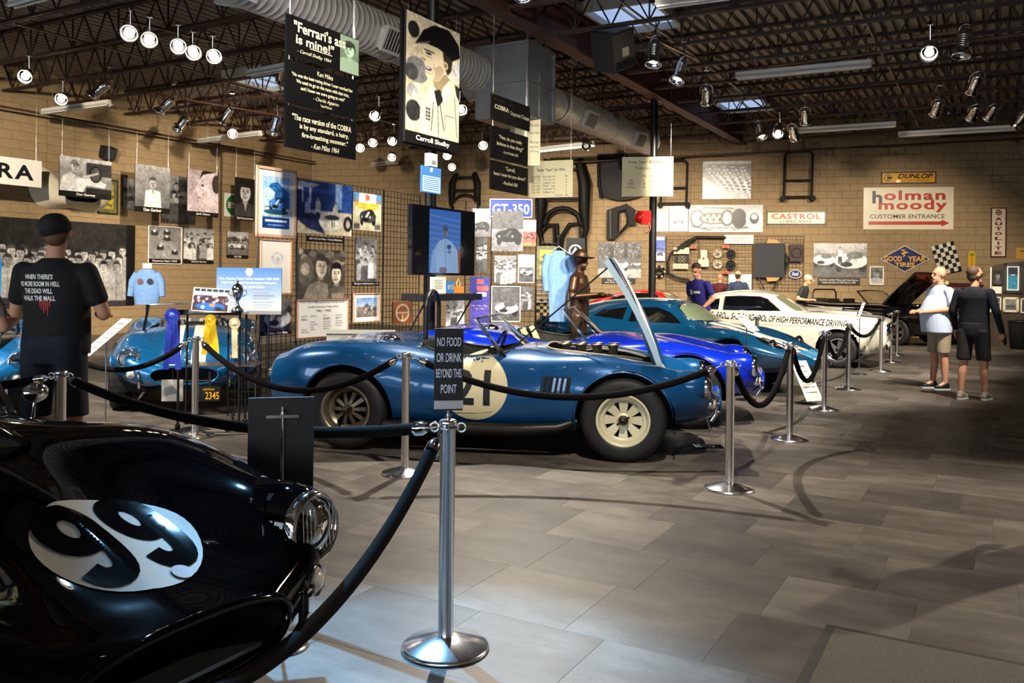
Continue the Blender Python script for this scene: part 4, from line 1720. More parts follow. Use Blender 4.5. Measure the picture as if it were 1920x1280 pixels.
    if hood_open:
        b = MB()
        rb = []
        for x, y in superellipse(.50, .39, 48, 5, 2.88, 0):
            rb.append((x, y, surf(x, y)))
        n = len(rb)
        vs = rb + [(x, y * .96, .42) for x, y, z in rb]
        b.add(vs, [(i, (i + 1) % n, n + (i + 1) % n, n + i) for i in range(n)], 0, None, True)
        b.add(vs[n:], [tuple(range(n))])
        b.build('engine_bay', mat('engine_bay', '1d1b18', .6), car)
        rtube(rb, .010, 'bay_edge', mat('bay_seal', 'a89f8a', .6), car, 6, True)
        eng = MB()
        eng.box((2.75, 0, .60), (.55, .42, .3))
        eng.build('engine_block', mat('engine_grey', '3a3833', .5, .5), car)
        for s in (-1, 1):
            for k in range(4):
                b = MB()
                cx = 2.52 + k * .14
                b.lathe([(.034, .72), (.034, .86), (.05, .885), (.054, .895), (.046, .897), (.03, .88), (.03, .8)], 16, Matrix.Translation((cx, s * .10, 0)))
                b.build('carburettor_stack', mat('stack_metal', 'a09884', .25, .9), car)
        b = MB()
        for s in (-1, 1):
            b.tube([(2.5, s * .25, .78), (2.8, s * .30, .82), (3.05, s * .24, .80), (3.25, s * .12, .76)], .012, 6)
            b.tube([(2.45, s * .33, .83), (2.9, s * .36, .82), (3.3, s * .30, .75)], .009, 6)
        b.build('hoses', mat('hose_grey', '57534a', .5), car)['kind'] = 'stuff'
        # the hood, hinged at the front and tipped up
        hinge = Vector((3.36, 0, surf(3.36, 0)))
        R_ = Matrix.Translation(hinge) @ Matrix.Rotation(R(56), 4, 'Y') @ Matrix.Translation(-hinge)
        N, K = 28, 16
        top = []
        for i in range(N + 1):
            x = 2.32 + 1.05 * i / N
            for j in range(K + 1):
                y = (-.39 + .78 * j / K) * (1 - .0 * i)
                top.append(Vector((x, y, surf(x, y))))
        vs = [R_ @ p for p in top] + [R_ @ (p - UP * .05) for p in top]
        nn = len(top)
        w_ = K + 1
        fs = [(i * w_ + j, (i + 1) * w_ + j, (i + 1) * w_ + j + 1, i * w_ + j + 1) for i in range(N) for j in range(K)]
        b = MB()
        b.add(vs[:nn], fs, 0, None, True)
        b.add(vs[nn:], [f[::-1] for f in fs], 1, None, True)
        edge = [i * w_ for i in range(N + 1)] + [N * w_ + j for j in range(1, K + 1)] + [i * w_ + K for i in range(N - 1, -1, -1)] + [j for j in range(K - 1, 0, -1)]
        b.add(vs, [(edge[k], edge[(k + 1) % len(edge)], nn + edge[(k + 1) % len(edge)], nn + edge[k]) for k in range(len(edge))], 2)
        hd = b.build('hood', [paint, mat('hood_underside', '4c7f9e', .5), mat('hood_edge', '9fb4c0', .4)], car)
        if stripes is None:
            b = MB()
            sv = []
            for i in range(N + 1):
                x = 2.32 + 1.05 * i / N
                for y in (-.16, 0, .16):
                    sv.append(R_ @ Vector((x, y, surf(x, y) + .004)))
            b.add(sv, [(i * 3 + k, (i + 1) * 3 + k, (i + 1) * 3 + k + 1, i * 3 + k + 1) for i in range(N) for k in (0, 1)], 0, None, True)
            b.build('hood_stripe', WHITE, hd)
        a0 = R_ @ Vector((2.38, -.36, .82))
        rtube([a0, (2.08, -.34, surf(2.2, -.34) - .03)], .008, 'hood_prop', BLACK, car, 6)
    return car, bv, surf


def paint(name, col, metal=.35, rough=.28):
    return mat(name, col, rough, metal, coat=1.0)


def place_by(local, world, rz, scale):
    """car origin so that the local point lands on the world point"""
    q = Matrix.Rotation(rz, 3, 'Z') @ (Vector((local[0], local[1], 0)) * scale)
    return (world[0] - q.x, world[1] - q.y, 0)


# ---- black roadster, close by on the left
P_BLACK = mat('car_black', '020203', .035, 0)
RZ99 = R(-29.5)
c99, bv99, sf99 = cobra('roadster', 'glossy black roadster with a white number 99 roundel on its hood', P_BLACK, place_by((3.62, .565), (-.755, 2.97), RZ99, 1.05), RZ99, 1.05, hoodscoop=True, under='black', windscreen='full', sidepipe=True, zs=1.045)
# roundel on the hood, read from the front of the car
MR = Matrix.Translation((3.45, .06, 1.2)) @ Matrix.Rotation(R(90), 4, 'Z')
ro = decal('roundel', bv99, *disc(.225, .23), MR, (0, 0, -1), mat('roundel_white', '8c8a82', .5, spec=.15), c99, .003, .02)
for k, sx in enumerate((-1, 1)):
    cl = [(.062 * math.sin(a), .075 + .085 * math.cos(a)) for a in np.linspace(1.7, 1.7 - 2 * math.pi, 30)] + [(.063, .0), (.061, -.07), (.045, -.125), (.005, -.15), (-.04, -.135), (-.06, -.095)]
    cl = spline(np.arange(len(cl)), np.array(cl))(np.linspace(0, len(cl) - 1, 90))
    tg = np.gradient(cl, axis=0)
    nm = np.stack([-tg[:, 1], tg[:, 0]], 1) / np.hypot(*tg.T)[:, None]
    vs = [(*(cl[i] + nm[i] * q), 0) for i in range(90) for q in (-.038, 0, .038)]
    fs = [(i * 3 + q, (i + 1) * 3 + q, (i + 1) * 3 + q + 1, i * 3 + q + 1) for i in range(89) for q in (0, 1)]
    decal('numeral', bv99, vs, fs, MR @ Matrix.Translation((sx * .098, .01, 0)) @ Matrix.Diagonal((.85, 1, 1, 1)), (0, 0, -1), mat('numeral_black', '050506', .08, spec=.12), ro, .006, .02)
b = MB(); b.sphere((2.12, .63, .90), (.035, .055, .04), 16, 10); b.cyl((2.12, .62, .80), (2.12, .63, .88), .008, n=8); b.build('mirror', CHROME, c99)
decal('crest', bv99, *disc(.03), MR @ Matrix.Translation((.06, -.195, 0)), (0, 0, -1), mat('crest_red', '4a1c28', .4), ro, .008, .02)

# ---- number 21: blue roadster with its hood up
P_21 = mat('car_blue_21', '084a80', .27, .35, coat=.7, noise=.10, nscale=2.5)
g_f, g_r = G(1167, 868), G(648, 842)
dv = (g_f - g_r)
RZ21 = math.atan2(dv.y, dv.x)
S21 = dv.length / (ARCH_F[0] - ARCH_R[0])
c21, bv21, sf21 = cobra('roadster', 'blue roadster with number 21 on its door and its hood raised', P_21, place_by((ARCH_F[0], -.80), (g_f.x, g_f.y), RZ21, S21), RZ21, S21, hood_open=True, rollbar=(-.02, .42),
                       zs=.97, rim=('spider', 'halibrand'), rimm=(mat('rim_bronze', '8a8070', .35, .8), mat('rim_cream', 'cfc7a6', .4, .15)), seats=None)
for s in (-1, 1):
    M_ = Matrix.Translation((1.87, s * 1.0, .555)) @ Matrix.Rotation(R(90), 4, 'X') @ (Matrix.Identity(4) if s < 0 else Matrix.Rotation(math.pi, 4, 'Y'))
    ro = decal('roundel', bv21, *disc(.272, .272), M_, (0, -s, 0), mat('roundel_cream', 'd2c69f', .45), c21, .003, .04)
    for ch, dx, w_ in (('2', -.085, .165), ('1', .10, .075)):
        vs, fs = text_shape(ch, w_, .29, bold=.03) if ch == '2' else ([(-.028, -.145, 0), (.028, -.145, 0), (.028, .145, 0), (-.028, .145, 0)], [(0, 1, 2, 3)])
        decal('numeral', bv21, vs, fs, M_ @ Matrix.Translation((dx, 0, 0)), (0, -s, 0), INK, ro, .006, .04)

# ---- bright blue roadster behind it
P_BB = mat('car_bright_blue', '0a2fd0', .2, .35, coat=1.0)
RZB = R(-11)
cBB, bvBB, _ = cobra('roadster', 'bright royal blue roadster with pale pleated seats', P_BB, place_by((3.8, 0), P(1420, 700, 9.45)[:2], RZB, 1.05), RZB, 1.05, seats=mat('pleated_cream', 'c2b08a', .6), rimm=(STEEL, STEEL))
# ---- striped roadster facing the viewer on the left
P_LB = mat('car_left_blue', '0c5c94', .22, .35, coat=1.0)
RZL = R(-72)
cLB, bvLB, _ = cobra('roadster', 'blue roadster with two white stripes facing the viewer beside the trophy table', P_LB, place_by((3.62, -.565), P(242, 665, 9.2)[:2], RZL, 1.0), RZL, 1.0, stripes=mat('stripe_cream', 'ddd6c4', .3, coat=.6), rimm=(STEEL, STEEL))
# ---- blue roadster cut by the left edge
RZM = R(-60)
cLM, bvLM, _ = cobra('roadster', 'blue roadster cut by the left edge with its hood standing open', P_LB, place_by((3.5, .6), P(45, 640, 8.8)[:2], RZM, 1.0), RZM, 1.0, hood_open=True, rimm=(STEEL, STEEL), stripes=None)
# ================================================================ coupes, saloons and the convertible
DAYT = [
    (0.00, sec(.88, (.25, .88), (.45, .86), (.58, .80), (.66, .63), (.62, .46), (.48, .40))),
    (0.10, sec(.93, (.25, .93), (.47, .91), (.64, .84), (.73, .64), (.69, .43), (.55, .33))),
    (0.40, sec(1.02, (.25, 1.015), (.47, .97), (.69, .88), (.81, .66), (.78, .41), (.64, .28))),
    (0.85, sec(1.12, (.25, 1.11), (.45, 1.03), (.70, .90), (.86, .67), (.84, .42), (.70, .25))),
    (1.45, sec(1.19, (.25, 1.18), (.44, 1.09), (.65, .86), (.80, .62), (.80, .40), (.70, .22))),
    (1.95, sec(1.20, (.27, 1.19), (.47, 1.11), (.62, .84), (.76, .58), (.76, .39), (.68, .22))),
    (2.22, sec(1.15, (.29, 1.14), (.49, 1.06), (.61, .83), (.75, .58), (.755, .39), (.68, .22))),
    (2.62, sec(.90, (.31, .89), (.49, .86), (.64, .80), (.76, .60), (.76, .39), (.68, .22))),
    (2.90, sec(.835, (.26, .835), (.46, .84), (.68, .80), (.79, .62), (.79, .41), (.68, .23))),
    (3.14, sec(.78, (.24, .76), (.45, .81), (.68, .795), (.81, .64), (.80, .43), (.67, .25))),
    (3.50, sec(.68, (.24, .66), (.44, .71), (.64, .71), (.77, .60), (.75, .44), (.60, .28))),
    (3.85, sec(.56, (.22, .55), (.40, .57), (.55, .57), (.65, .51), (.62, .42), (.48, .32))),
    (4.05, sec(.49, (.20, .485), (.34, .485), (.46, .475), (.53, .44), (.49, .39), (.38, .33))),
    (4.15, sec(.44, (.17, .44), (.28, .435), (.36, .42), (.40, .40), (.37, .37), (.28, .345))),
]
P_TEAL = mat('car_teal', '0a466c', .22, .35, coat=1.0)


def housings(car, axr, axf, Ra, yin=.42, yout=.78):
    b = MB()
    for cx in (axr, axf):
        for s in (-1, 1):
            pts = [(cx + (Ra + .02) * math.cos(a), .33 + (Ra + .02) * math.sin(a)) for a in np.linspace(-.25, math.pi + .25, 20)]
            k = len(pts)
            vs = [(x, s * yin, z) for x, z in pts] + [(x, s * yout, z) for x, z in pts]
            b.add(vs, [(i, i + 1, k + i + 1, k + i) for i in range(k - 1)])
            b.add(vs[:k], [tuple(range(k))])
    b.box(((axr + axf) / 2, 0, .25), (axf - axr + .5, yin * 2.4, .04))
    b.build('wheel_housings', BLACKM, car)


def coupe(loc, rz, label):
    car = thing('racing_coupe', label, 'car', loc=loc, rz=rz, scale=1.03)
    lo = Loft(DAYT, 130, 44)
    lo.cap(0)
    lo.cap(1)
    bv = lo.bvh()
    Ra = .38
    for cx in (.85, 3.14):
        lo.cut(lambda x, y, z, cx=cx: 1.0 if abs(y) < .45 or z > .8 else math.hypot(x - cx, z - .33) - Ra)
    lo.build('body', P_TEAL, car)
    housings(car, .85, 3.14, Ra)
    for s in (-1, 1):
        wheel(car, .85, s * .70, .33, .24, 'halibrand', STEEL, s)
        wheel(car, 3.14, s * .68, .33, .2, 'halibrand', STEEL, s)
    # glass: windscreen, door and quarter windows laid on the skin
    ws = [(-.50, .93), (-.30, .905), (0, .90), (.30, .905), (.50, .93), (.41, 1.08), (.24, 1.135), (0, 1.15), (-.24, 1.135), (-.41, 1.08)]
    MX = Matrix(((0, 0, 1, 0), (1, 0, 0, 0), (0, 1, 0, 0), (0, 0, 0, 1)))
    g_ = decal('windscreen', bv, [(y, z, 0) for y, z in ws], [tuple(range(len(ws)))], MX @ Matrix.Translation((0, 0, 3)), (-1, 0, 0), mat('tinted_glass', '6c785f', .05, coat=.6), car, .004, .04)
    rtube(stick(bv, [(3, y, z) for y, z in ws], (-1, 0, 0), .006), .012, 'windscreen_seal', CHROME, g_, 6, True)
    for s in (-1, 1):
        for nm, pl_ in (('door_window', [(2.40, .88), (1.62, .88), (1.62, 1.07), (2.0, 1.09), (2.22, 1.02)]), ('quarter_window', [(1.52, .90), (1.05, .94), (1.15, 1.03), (1.52, 1.07)])):
            MY = Matrix(((1, 0, 0, 0), (0, 0, 1, 0), (0, 1, 0, 0), (0, 0, 0, 1)))
            decal(nm, bv, [(x, z, 0) for x, z in pl_], [tuple(range(len(pl_)))], Matrix.Translation((0, s * 2, 0)) @ MY, (0, -s, 0), mat('cabin_dark', '0b0c0e', .08, coat=.5), car, .004, .05)
        # faired headlamp glass
        M_ = Matrix.Translation((3.62, s * .56, 1.5))
        hl = decal('headlight', bv, *disc(.17, .085), M_ @ Matrix.Rotation(R(-14 * s), 4, 'Z'), (0, 0, -1), mat('cabin_dark', '0b0c0e', .08, coat=.5), car, .004, .03)
        h = stick(bv, [(3.66, s * .56, 1)], (0, 0, -1), .0)[0]
        lamp_unit('headlight_bulb', hl, h + Vector((.02, 0, -.01)), (1, 0, .5), .07)
    for y0 in (-.16, .16):
        n = 50
        vs, fs = [], []
        for i in range(n + 1):
            x = 4.1 - 4.0 * i / n
            vs += [(x, y0 + k * .1, 2) for k in (-1, 0, 1)]
        b = MB()
        b.add(stick(bv, vs, (0, 0, -1), .003), [(i * 3 + k, (i + 1) * 3 + k, (i + 1) * 3 + k + 1, i * 3 + k + 1) for i in range(n) for k in (0, 1) if not (2.15 < 4.1 - 4.0 * i / n < 2.72)], 0, None, True)
        b.build('racing_stripe', mat('stripe_white', 'dcd8cc', .3, coat=.5), car)
    MR = Matrix.Translation((3.52, .0, 1.2)) @ Matrix.Rotation(R(90), 4, 'Z')
    r_ = decal('roundel', bv, *disc(.27, .30), MR, (0, 0, -1), mat('stripe_white', 'dcd8cc', .3, coat=.5), car, .006, .04)
    for ch, dx, w_ in (('1', -.12, .06), ('5', .06, .17)):
        vs, fs = text_shape(ch, w_, .32, bold=.02)
        decal('numeral', bv, vs, fs, MR @ Matrix.Translation((dx, 0, 0)), (0, 0, -1), INK, r_, .009, .04)
    decal('nose_band', bv, [(-.30, -.1, 0), (.30, -.1, 0), (.36, .1, 0), (-.36, .1, 0)], [(0, 1, 2, 3)], Matrix.Translation((3.98, 0, 1.2)) @ Matrix.Rotation(R(90), 4, 'Z'), (0, 0, -1), mat('nose_blue', '1b7fb0', .3, coat=.5), car, .009, .04)
    decal('mouth', bv, [(-.30, -.045, 0), (.30, -.045, 0), (.26, .04, 0), (-.26, .04, 0)], [(0, 1, 2, 3)], MX @ Matrix.Translation((0, .40, 5)), (-1, 0, 0), BLACKM, car, .004, .05)
    return car, bv


nose = P(1545, 700, 11.6)
RZC = R(-35)
cDC, bvDC = coupe(place_by((4.15, 0), nose[:2], RZC, 1.03), RZC, 'teal racing coupe with white stripes and a faired-in headlamp')

PONY = [
    (0.00, sec(.84, (.40, .84), (.68, .83), (.76, .80), (.78, .66), (.76, .48), (.66, .40))),
    (0.06, sec(.91, (.40, .91), (.72, .905), (.80, .87), (.83, .68), (.81, .44), (.70, .34))),
    (0.40, sec(.955, (.40, .955), (.74, .95), (.83, .90), (.86, .70), (.84, .41), (.75, .28))),
    (1.05, sec(.97, (.40, .97), (.75, .965), (.84, .92), (.87, .71), (.85, .40), (.77, .25))),
    (1.80, sec(.955, (.40, .955), (.75, .95), (.83, .89), (.86, .69), (.85, .40), (.77, .22))),
    (2.60, sec(.955, (.40, .955), (.75, .95), (.825, .89), (.86, .69), (.85, .40), (.77, .22))),
    (3.20, sec(.98, (.40, .975), (.73, .955), (.815, .90), (.86, .70), (.85, .41), (.77, .22))),
    (3.79, sec(.955, (.40, .955), (.71, .945), (.81, .905), (.87, .71), (.85, .43), (.76, .25))),
    (4.25, sec(.915, (.40, .915), (.69, .91), (.79, .87), (.84, .70), (.82, .45), (.71, .30))),
    (4.52, sec(.875, (.40, .875), (.67, .87), (.76, .835), (.80, .69), (.77, .47), (.66, .36))),
    (4.58, sec(.85, (.38, .85), (.64, .845), (.72, .81), (.75, .68), (.72, .50), (.62, .41))),
]
CABIN = [
    (0.45, [(0, .96), (.30, .96), (.52, .955), (.60, .95), (.68, .94), (.73, .90)]),
    (0.80, [(0, 1.09), (.30, 1.085), (.50, 1.065), (.58, 1.03), (.68, .96), (.75, .90)]),
    (1.30, [(0, 1.24), (.30, 1.235), (.48, 1.215), (.55, 1.17), (.67, 1.0), (.75, .90)]),
    (1.85, [(0, 1.33), (.30, 1.325), (.47, 1.305), (.54, 1.25), (.66, 1.02), (.75, .90)]),
    (2.30, [(0, 1.335), (.30, 1.33), (.47, 1.31), (.54, 1.255), (.66, 1.02), (.75, .90)]),
    (2.62, [(0, 1.28), (.30, 1.275), (.49, 1.255), (.56, 1.2), (.67, 1.0), (.75, .90)]),
    (2.95, [(0, 1.09), (.30, 1.08), (.53, 1.06), (.60, 1.03), (.68, .95), (.75, .90)]),
    (3.20, [(0, .955), (.30, .955), (.55, .95), (.62, .945), (.70, .93), (.75, .89)]),
]


def pony(name, label, paint_, loc, rz, scale=1.0, top='fastback', hood_up=False, side_text=None, stripe=None, group=None, rimm=STEEL):
    car = thing(name, label, 'car', loc=loc, rz=rz, scale=scale, group=group)
    lo = Loft(PONY, 100, 40)
    lo.cap(0)
    lo.cap(1)
    bv = lo.bvh()
    Ra = .375
    for cx in (1.05, 3.79):
        lo.cut(lambda x, y, z, cx=cx: 1.0 if abs(y) < .45 or z > .85 else math.hypot(x - cx, z - .33) - Ra)
    if top == 'open':
        lo.cut(lambda x, y, z: 1.0 if z < .7 else (abs((x - 2.0) / .95) ** 6 + abs(y / .62) ** 6) ** (1 / 6) - 1)
    if hood_up:
        lo.cut(lambda x, y, z: 1.0 if z < .7 else (abs((x - 3.85) / .58) ** 8 + abs(y / .60) ** 8) ** (1 / 8) - 1)
    lo.build('body', paint_, car)
    housings(car, 1.05, 3.79, Ra)
    for s in (-1, 1):
        wheel(car, 1.05, s * .72, .325, .2, 'five', rimm, s)
        wheel(car, 3.79, s * .72, .325, .2, 'five', rimm, s)

    def surf(x, y):
        h = bv.ray_cast(Vector((x, y, 2)), Vector((0, 0, -1)))
        return h[0].z if h[0] is not None else .95
    cabg = mat('cabin_dark', '0b0c0e', .08, coat=.5)
    tint = mat('tinted_glass', '6c785f', .05, coat=.6)
    MX = Matrix(((0, 0, 1, 0), (1, 0, 0, 0), (0, 1, 0, 0), (0, 0, 0, 1)))
    MY = Matrix(((1, 0, 0, 0), (0, 0, 1, 0), (0, 1, 0, 0), (0, 0, 0, 1)))
    if top == 'fastback':
        cb = Loft([(x, c + [(0, .88)]) for x, c in CABIN], 70, 30)
        cb.cap(0); cb.cap(1)
        cv = cb.bvh()
        ro_ = cb.build('roof', paint_, car)
        ws = [(-.60, 1.0), (0, .985), (.60, 1.0), (.53, 1.2), (.46, 1.255), (0, 1.275), (-.46, 1.255), (-.53, 1.2)]
        decal('windscreen', cv, [(y, z, 0) for y, z in ws], [tuple(range(len(ws)))], MX @ Matrix.Translation((0, 0, 5)), (-1, 0, 0), tint, ro_, .005, .05)
        rw = [(-.46, .99), (.46, .99), (.42, 1.2), (-.42, 1.2)]
        decal('rear_window', cv, [(y, z, 0) for y, z in rw], [tuple(range(4))], MX @ Matrix.Translation((0, 0, -3)), (1, 0, 0), cabg, ro_, .005, .05)
        for s in (-1, 1):
            for nm, pl_ in (('door_window', [(2.78, .985), (1.72, .985), (1.72, 1.235), (2.0, 1.25), (2.38, 1.245), (2.52, 1.2)]), ('quarter_window', [(1.62, .99), (1.12, .99), (1.30, 1.12), (1.62, 1.20)])):
                g_ = decal(nm, cv, [(x, z, 0) for x, z in pl_], [tuple(range(len(pl_)))], Matrix.Translation((0, s * 2, 0)) @ MY, (0, -s, 0), cabg, ro_, .005, .05)
                rtube(stick(cv, [(x, s * 2, z) for x, z in pl_], (0, -s, 0), .007), .010, 'window_trim', CHROME, g_, 6, True)
    else:
        rim_ = [(x, y, surf(x, y) if abs(y) > .5 else .95) for x, y in superellipse(.95, .62, 40, 6, 2.0, 0)]
        b = MB()
        n = len(rim_)
        vs = rim_ + [(x, y * .97, .4) for x, y, z in rim_]
        b.add(vs, [(i, (i + 1) % n, n + (i + 1) % n, n + i) for i in range(n)], 0, None, True)
        b.add(vs[n:], [tuple(range(n))])
        b.build('cabin_tub', BLACKM, car)
        for s in (-1, 1):
            b = MB()
            b.grid(lambda u, v: (1.72 + .1 * (1 - u), s * .33 + (v - .5) * .5, .45 + .62 * u), 6, 8)
            b.grid(lambda u, v: (1.8 + .5 * u, s * .33 + (v - .5) * .5, .55), 4, 6)
            b.build('seat', mat('black_leather', '14120f', .5), car)
        b = MB()
        b.grid(lambda u, v: (.75 + .55 * u, (v - .5) * 1.3, .97 + .10 * math.sin(math.pi * u) * math.sin(math.pi * v) ** .4), 8, 10)
        b.build('folded_top', BLACKM, car)
        p0 = [(3.0 - .08 * t * t, .62 * t, .965) for t in np.linspace(-1, 1, 11)]
        p1 = [(2.62 - .05 * t * t, .56 * t, 1.30 - .02 * t * t) for t in np.linspace(-1, 1, 11)]
        b = MB()
        b.add(p0 + p1, [(i, i + 1, 12 + i, 11 + i) for i in range(10)], 0, None, True)
        g_ = b.build('windscreen', GLASS, car)
        b = MB()
        b.tube(p1, .018, 8); b.tube([p0[0], p1[0]], .022, 8); b.tube([p0[-1], p1[-1]], .022, 8)
        b.build('windscreen_frame', CHROME, g_)
        rtube([(1.2, -.5, .95), (1.2, -.5, 1.2), (1.2, -.42, 1.3), (1.2, .42, 1.3), (1.2, .5, 1.2), (1.2, .5, .95)], .022, 'roll_bar', BLACK, car)
    # front: grille, lamps, bumper or valance
    gl = decal('grille', bv, [(-.42, -.10, 0), (.42, -.10, 0), (.42, .10, 0), (-.42, .10, 0)], [(0, 1, 2, 3)], MX @ Matrix.Translation((0, .70, 6)), (-1, 0, 0), mat('grille_mesh', '0e0e0f', .4, .6, bump=.8, bscale=120), car, .006, .1)
    for s in (-1, 1):
        h = bv.ray_cast(Vector((6, s * .58, .70)), Vector((-1, 0, 0)))
        lamp_unit('headlight', car, (h[0] if h[0] is not None else Vector((4.5, s * .58, .7))) + Vector((.01, 0, 0)), (1, 0, 0), .09)
    b = MB()
    if hood_up:
        b.tube([(4.45, -.84, .52), (4.62, -.78, .52), (4.68, 0, .52), (4.62, .78, .52), (4.45, .84, .52)], .045, 8)
        b.build('front_bumper', CHROME, car)
        rb = MB()
        rb.tube([(4.63, -.42, .80), (4.63, .42, .80), (4.63, .42, .60), (4.63, -.42, .60)], .014, 6, closed=True)
        rb.build('grille_surround', CHROME, gl)
        bay = [(x, y, surf(x, y)) for x, y in superellipse(.58, .60, 40, 8, 3.85, 0)]
        b = MB()
        n = len(bay)
        vs = bay + [(x, y, .5) for x, y, z in bay]
        b.add(vs, [(i, (i + 1) % n, n + (i + 1) % n, n + i) for i in range(n)], 0, None, True)
        b.add(vs[n:], [tuple(range(n))])
        b.build('engine_bay', BLACKM, car)
        b = MB()
        b.lathe([(0, .99), (.17, .99), (.2, .97), (.2, .92), (.1, .9), (.1, .6)], 28, Matrix.Translation((3.85, 0, 0)))
        b.build('air_cleaner', CHROME, car)
        hin = Vector((3.27, 0, .98))
        R_ = Matrix.Translation(hin) @ Matrix.Rotation(R(-44), 4, 'Y') @ Matrix.Translation(-hin)
        b = MB()
        N, K = 10, 12
        tp = [Vector((3.27 + 1.16 * i / N, -.60 + 1.2 * j / K, .985 - .03 * (i / N) ** 2 - .01 * abs(-1 + 2 * j / K) ** 3)) for i in range(N + 1) for j in range(K + 1)]
        w_ = K + 1
        fs = [(i * w_ + j, (i + 1) * w_ + j, (i + 1) * w_ + j + 1, i * w_ + j + 1) for i in range(N) for j in range(K)]
        nn = len(tp)
        vs = [R_ @ p for p in tp] + [R_ @ (p - UP * .045) for p in tp]
        b.add(vs[:nn], fs, 0, None, True)
        b.add(vs[nn:], [f[::-1] for f in fs], 0, None, True)
        edge = [i * w_ for i in range(N + 1)] + [N * w_ + j for j in range(1, K + 1)] + [i * w_ + K for i in range(N - 1, -1, -1)] + [j for j in range(K - 1, 0, -1)]
        b.add(vs, [(edge[k], edge[(k + 1) % len(edge)], nn + edge[(k + 1) % len(edge)], nn + edge[k]) for k in range(len(edge))])
        hd = b.build('hood', paint_, car)
        b = MB()
        for i in range(5):
            q = R_ @ Vector((4.0, .1 - .09 * i, .93))
            b.box(q, (.2, .05, .02), mi=0)
        rtube([R_ @ Vector((3.85 + .24 * math.cos(a), .24 * math.sin(a), .925)) for a in np.linspace(0, 2 * math.pi, 25)[:-1]], .02, 'hood_ring', BLACKM, hd, 6, True)
    else:
        b.grid(lambda u, v: (4.5 + .12 * math.sin(math.pi * u) - .35 * abs(2 * v - 1) ** 4, (v - .5) * 1.64, .28 + .26 * u), 6, 16)
        vo = b.build('front_valance', paint_, car)
        for s in (-1, 1):
            b = MB()
            for k in range(2):
                b.bar((4.60, s * (.62 + k * .06), .36), (4.585, s * (.65 + k * .06), .45), .03, .012)
            b.build('brake_vents', BLACKM, vo)['kind'] = 'stuff'
    for s in (-1, 1):
        pts = stick(bv, [(x, s * 2, z) for x, z in ((2.98, .93), (2.98, .5), (2.9, .32), (1.75, .32), (1.7, .5), (1.7, .93))], (0, -s, 0), .0005)
        rtube(pts, .004, 'door_seam', DARKG, car, 5)
        pts = stick(bv, [(x, s * 2, .74) for x in np.linspace(.3, 4.3, 24)], (0, -s, 0), .001)
        rtube(pts, .006, 'side_crease', paint_, car, 5)
    if stripe:
        for y0 in (-.16, .16):
            vs, fs = [], []
            n = 20
            for i in range(n + 1):
                x = 3.22 + 1.3 * i / n
                vs += [(x, y0 + k * .11, 2) for k in (-1, 0, 1)]
            b = MB()
            b.add(stick(bv, vs, (0, 0, -1), .004), [(i * 3 + k, (i + 1) * 3 + k, (i + 1) * 3 + k + 1, i * 3 + k + 1) for i in range(n) for k in (0, 1)], 0, None, True)
            b.build('hood_stripe', stripe, car)
        b = MB()
        b.grid(lambda u, v: (3.45 + .6 * u, (v - .5) * .5, surf(3.45 + .6 * u, (v - .5) * .5) + .004 + .06 * math.sin(math.pi * v) ** .5 * u ** .7), 8, 12)
        b.build('hood_scoop', paint_, car)
    if side_text:
        for s in (-1,):
            vs, fs = text_shape(side_text, 2.45, .12, bold=.02, shear=.25)
            M_ = Matrix.Translation((2.72, s * 2, .845)) @ Matrix.Rotation(R(90), 4, 'X') @ Matrix.Rotation(R(-2.2), 4, 'Z')
            decal('lettering', bv, vs, fs, M_, (0, -s, 0), INK, car, .004, .1)
    return car, bv


P_WHITE = mat('car_white', 'e0dac6', .3, 0, coat=.8)
P_RED = mat('car_red', 'a81410', .25, .1, coat=1)
STRB = mat('stripe_blue', '14569c', .3, coat=.6)
RZW = R(-27)
gw = G(1570, 690)
locW = place_by((3.79, -.80), gw[:2], RZW, .98)
cW, bvW = pony('fastback', 'cream white fastback with driving school lettering along its side', P_WHITE, locW, RZW, .98, side_text='CARROLL SHELBY SCHOOL OF HIGH PERFORMANCE DRIVING', stripe=STRB)
locW2 = (locW[0] + .75, locW[1] + 2.65, 0)
cW2, _ = pony('fastback', 'second white fastback parked just behind the lettered one', P_WHITE, locW2, RZW, .98, stripe=STRB)
RZK = R(-56)
locK = place_by((4.6, -.3), P(1762, 640, 20.4)[:2], RZK, 1.0)
cK, _ = pony('convertible', 'black open-top convertible with its hood standing open', mat('car_black_far', '050506', .12, 0, coat=1), locK, RZK, 1.0, top='open', hood_up=True)
RZE = R(-25)
locE = place_by((2.1, 0), P(1215, 560, 22.7)[:2], RZE, .93)
cE, _ = pony('fastback', 'red coupe behind the column, only its roof and windows showing', P_RED, locE, RZE, .93)
# ================================================================ people and the statue


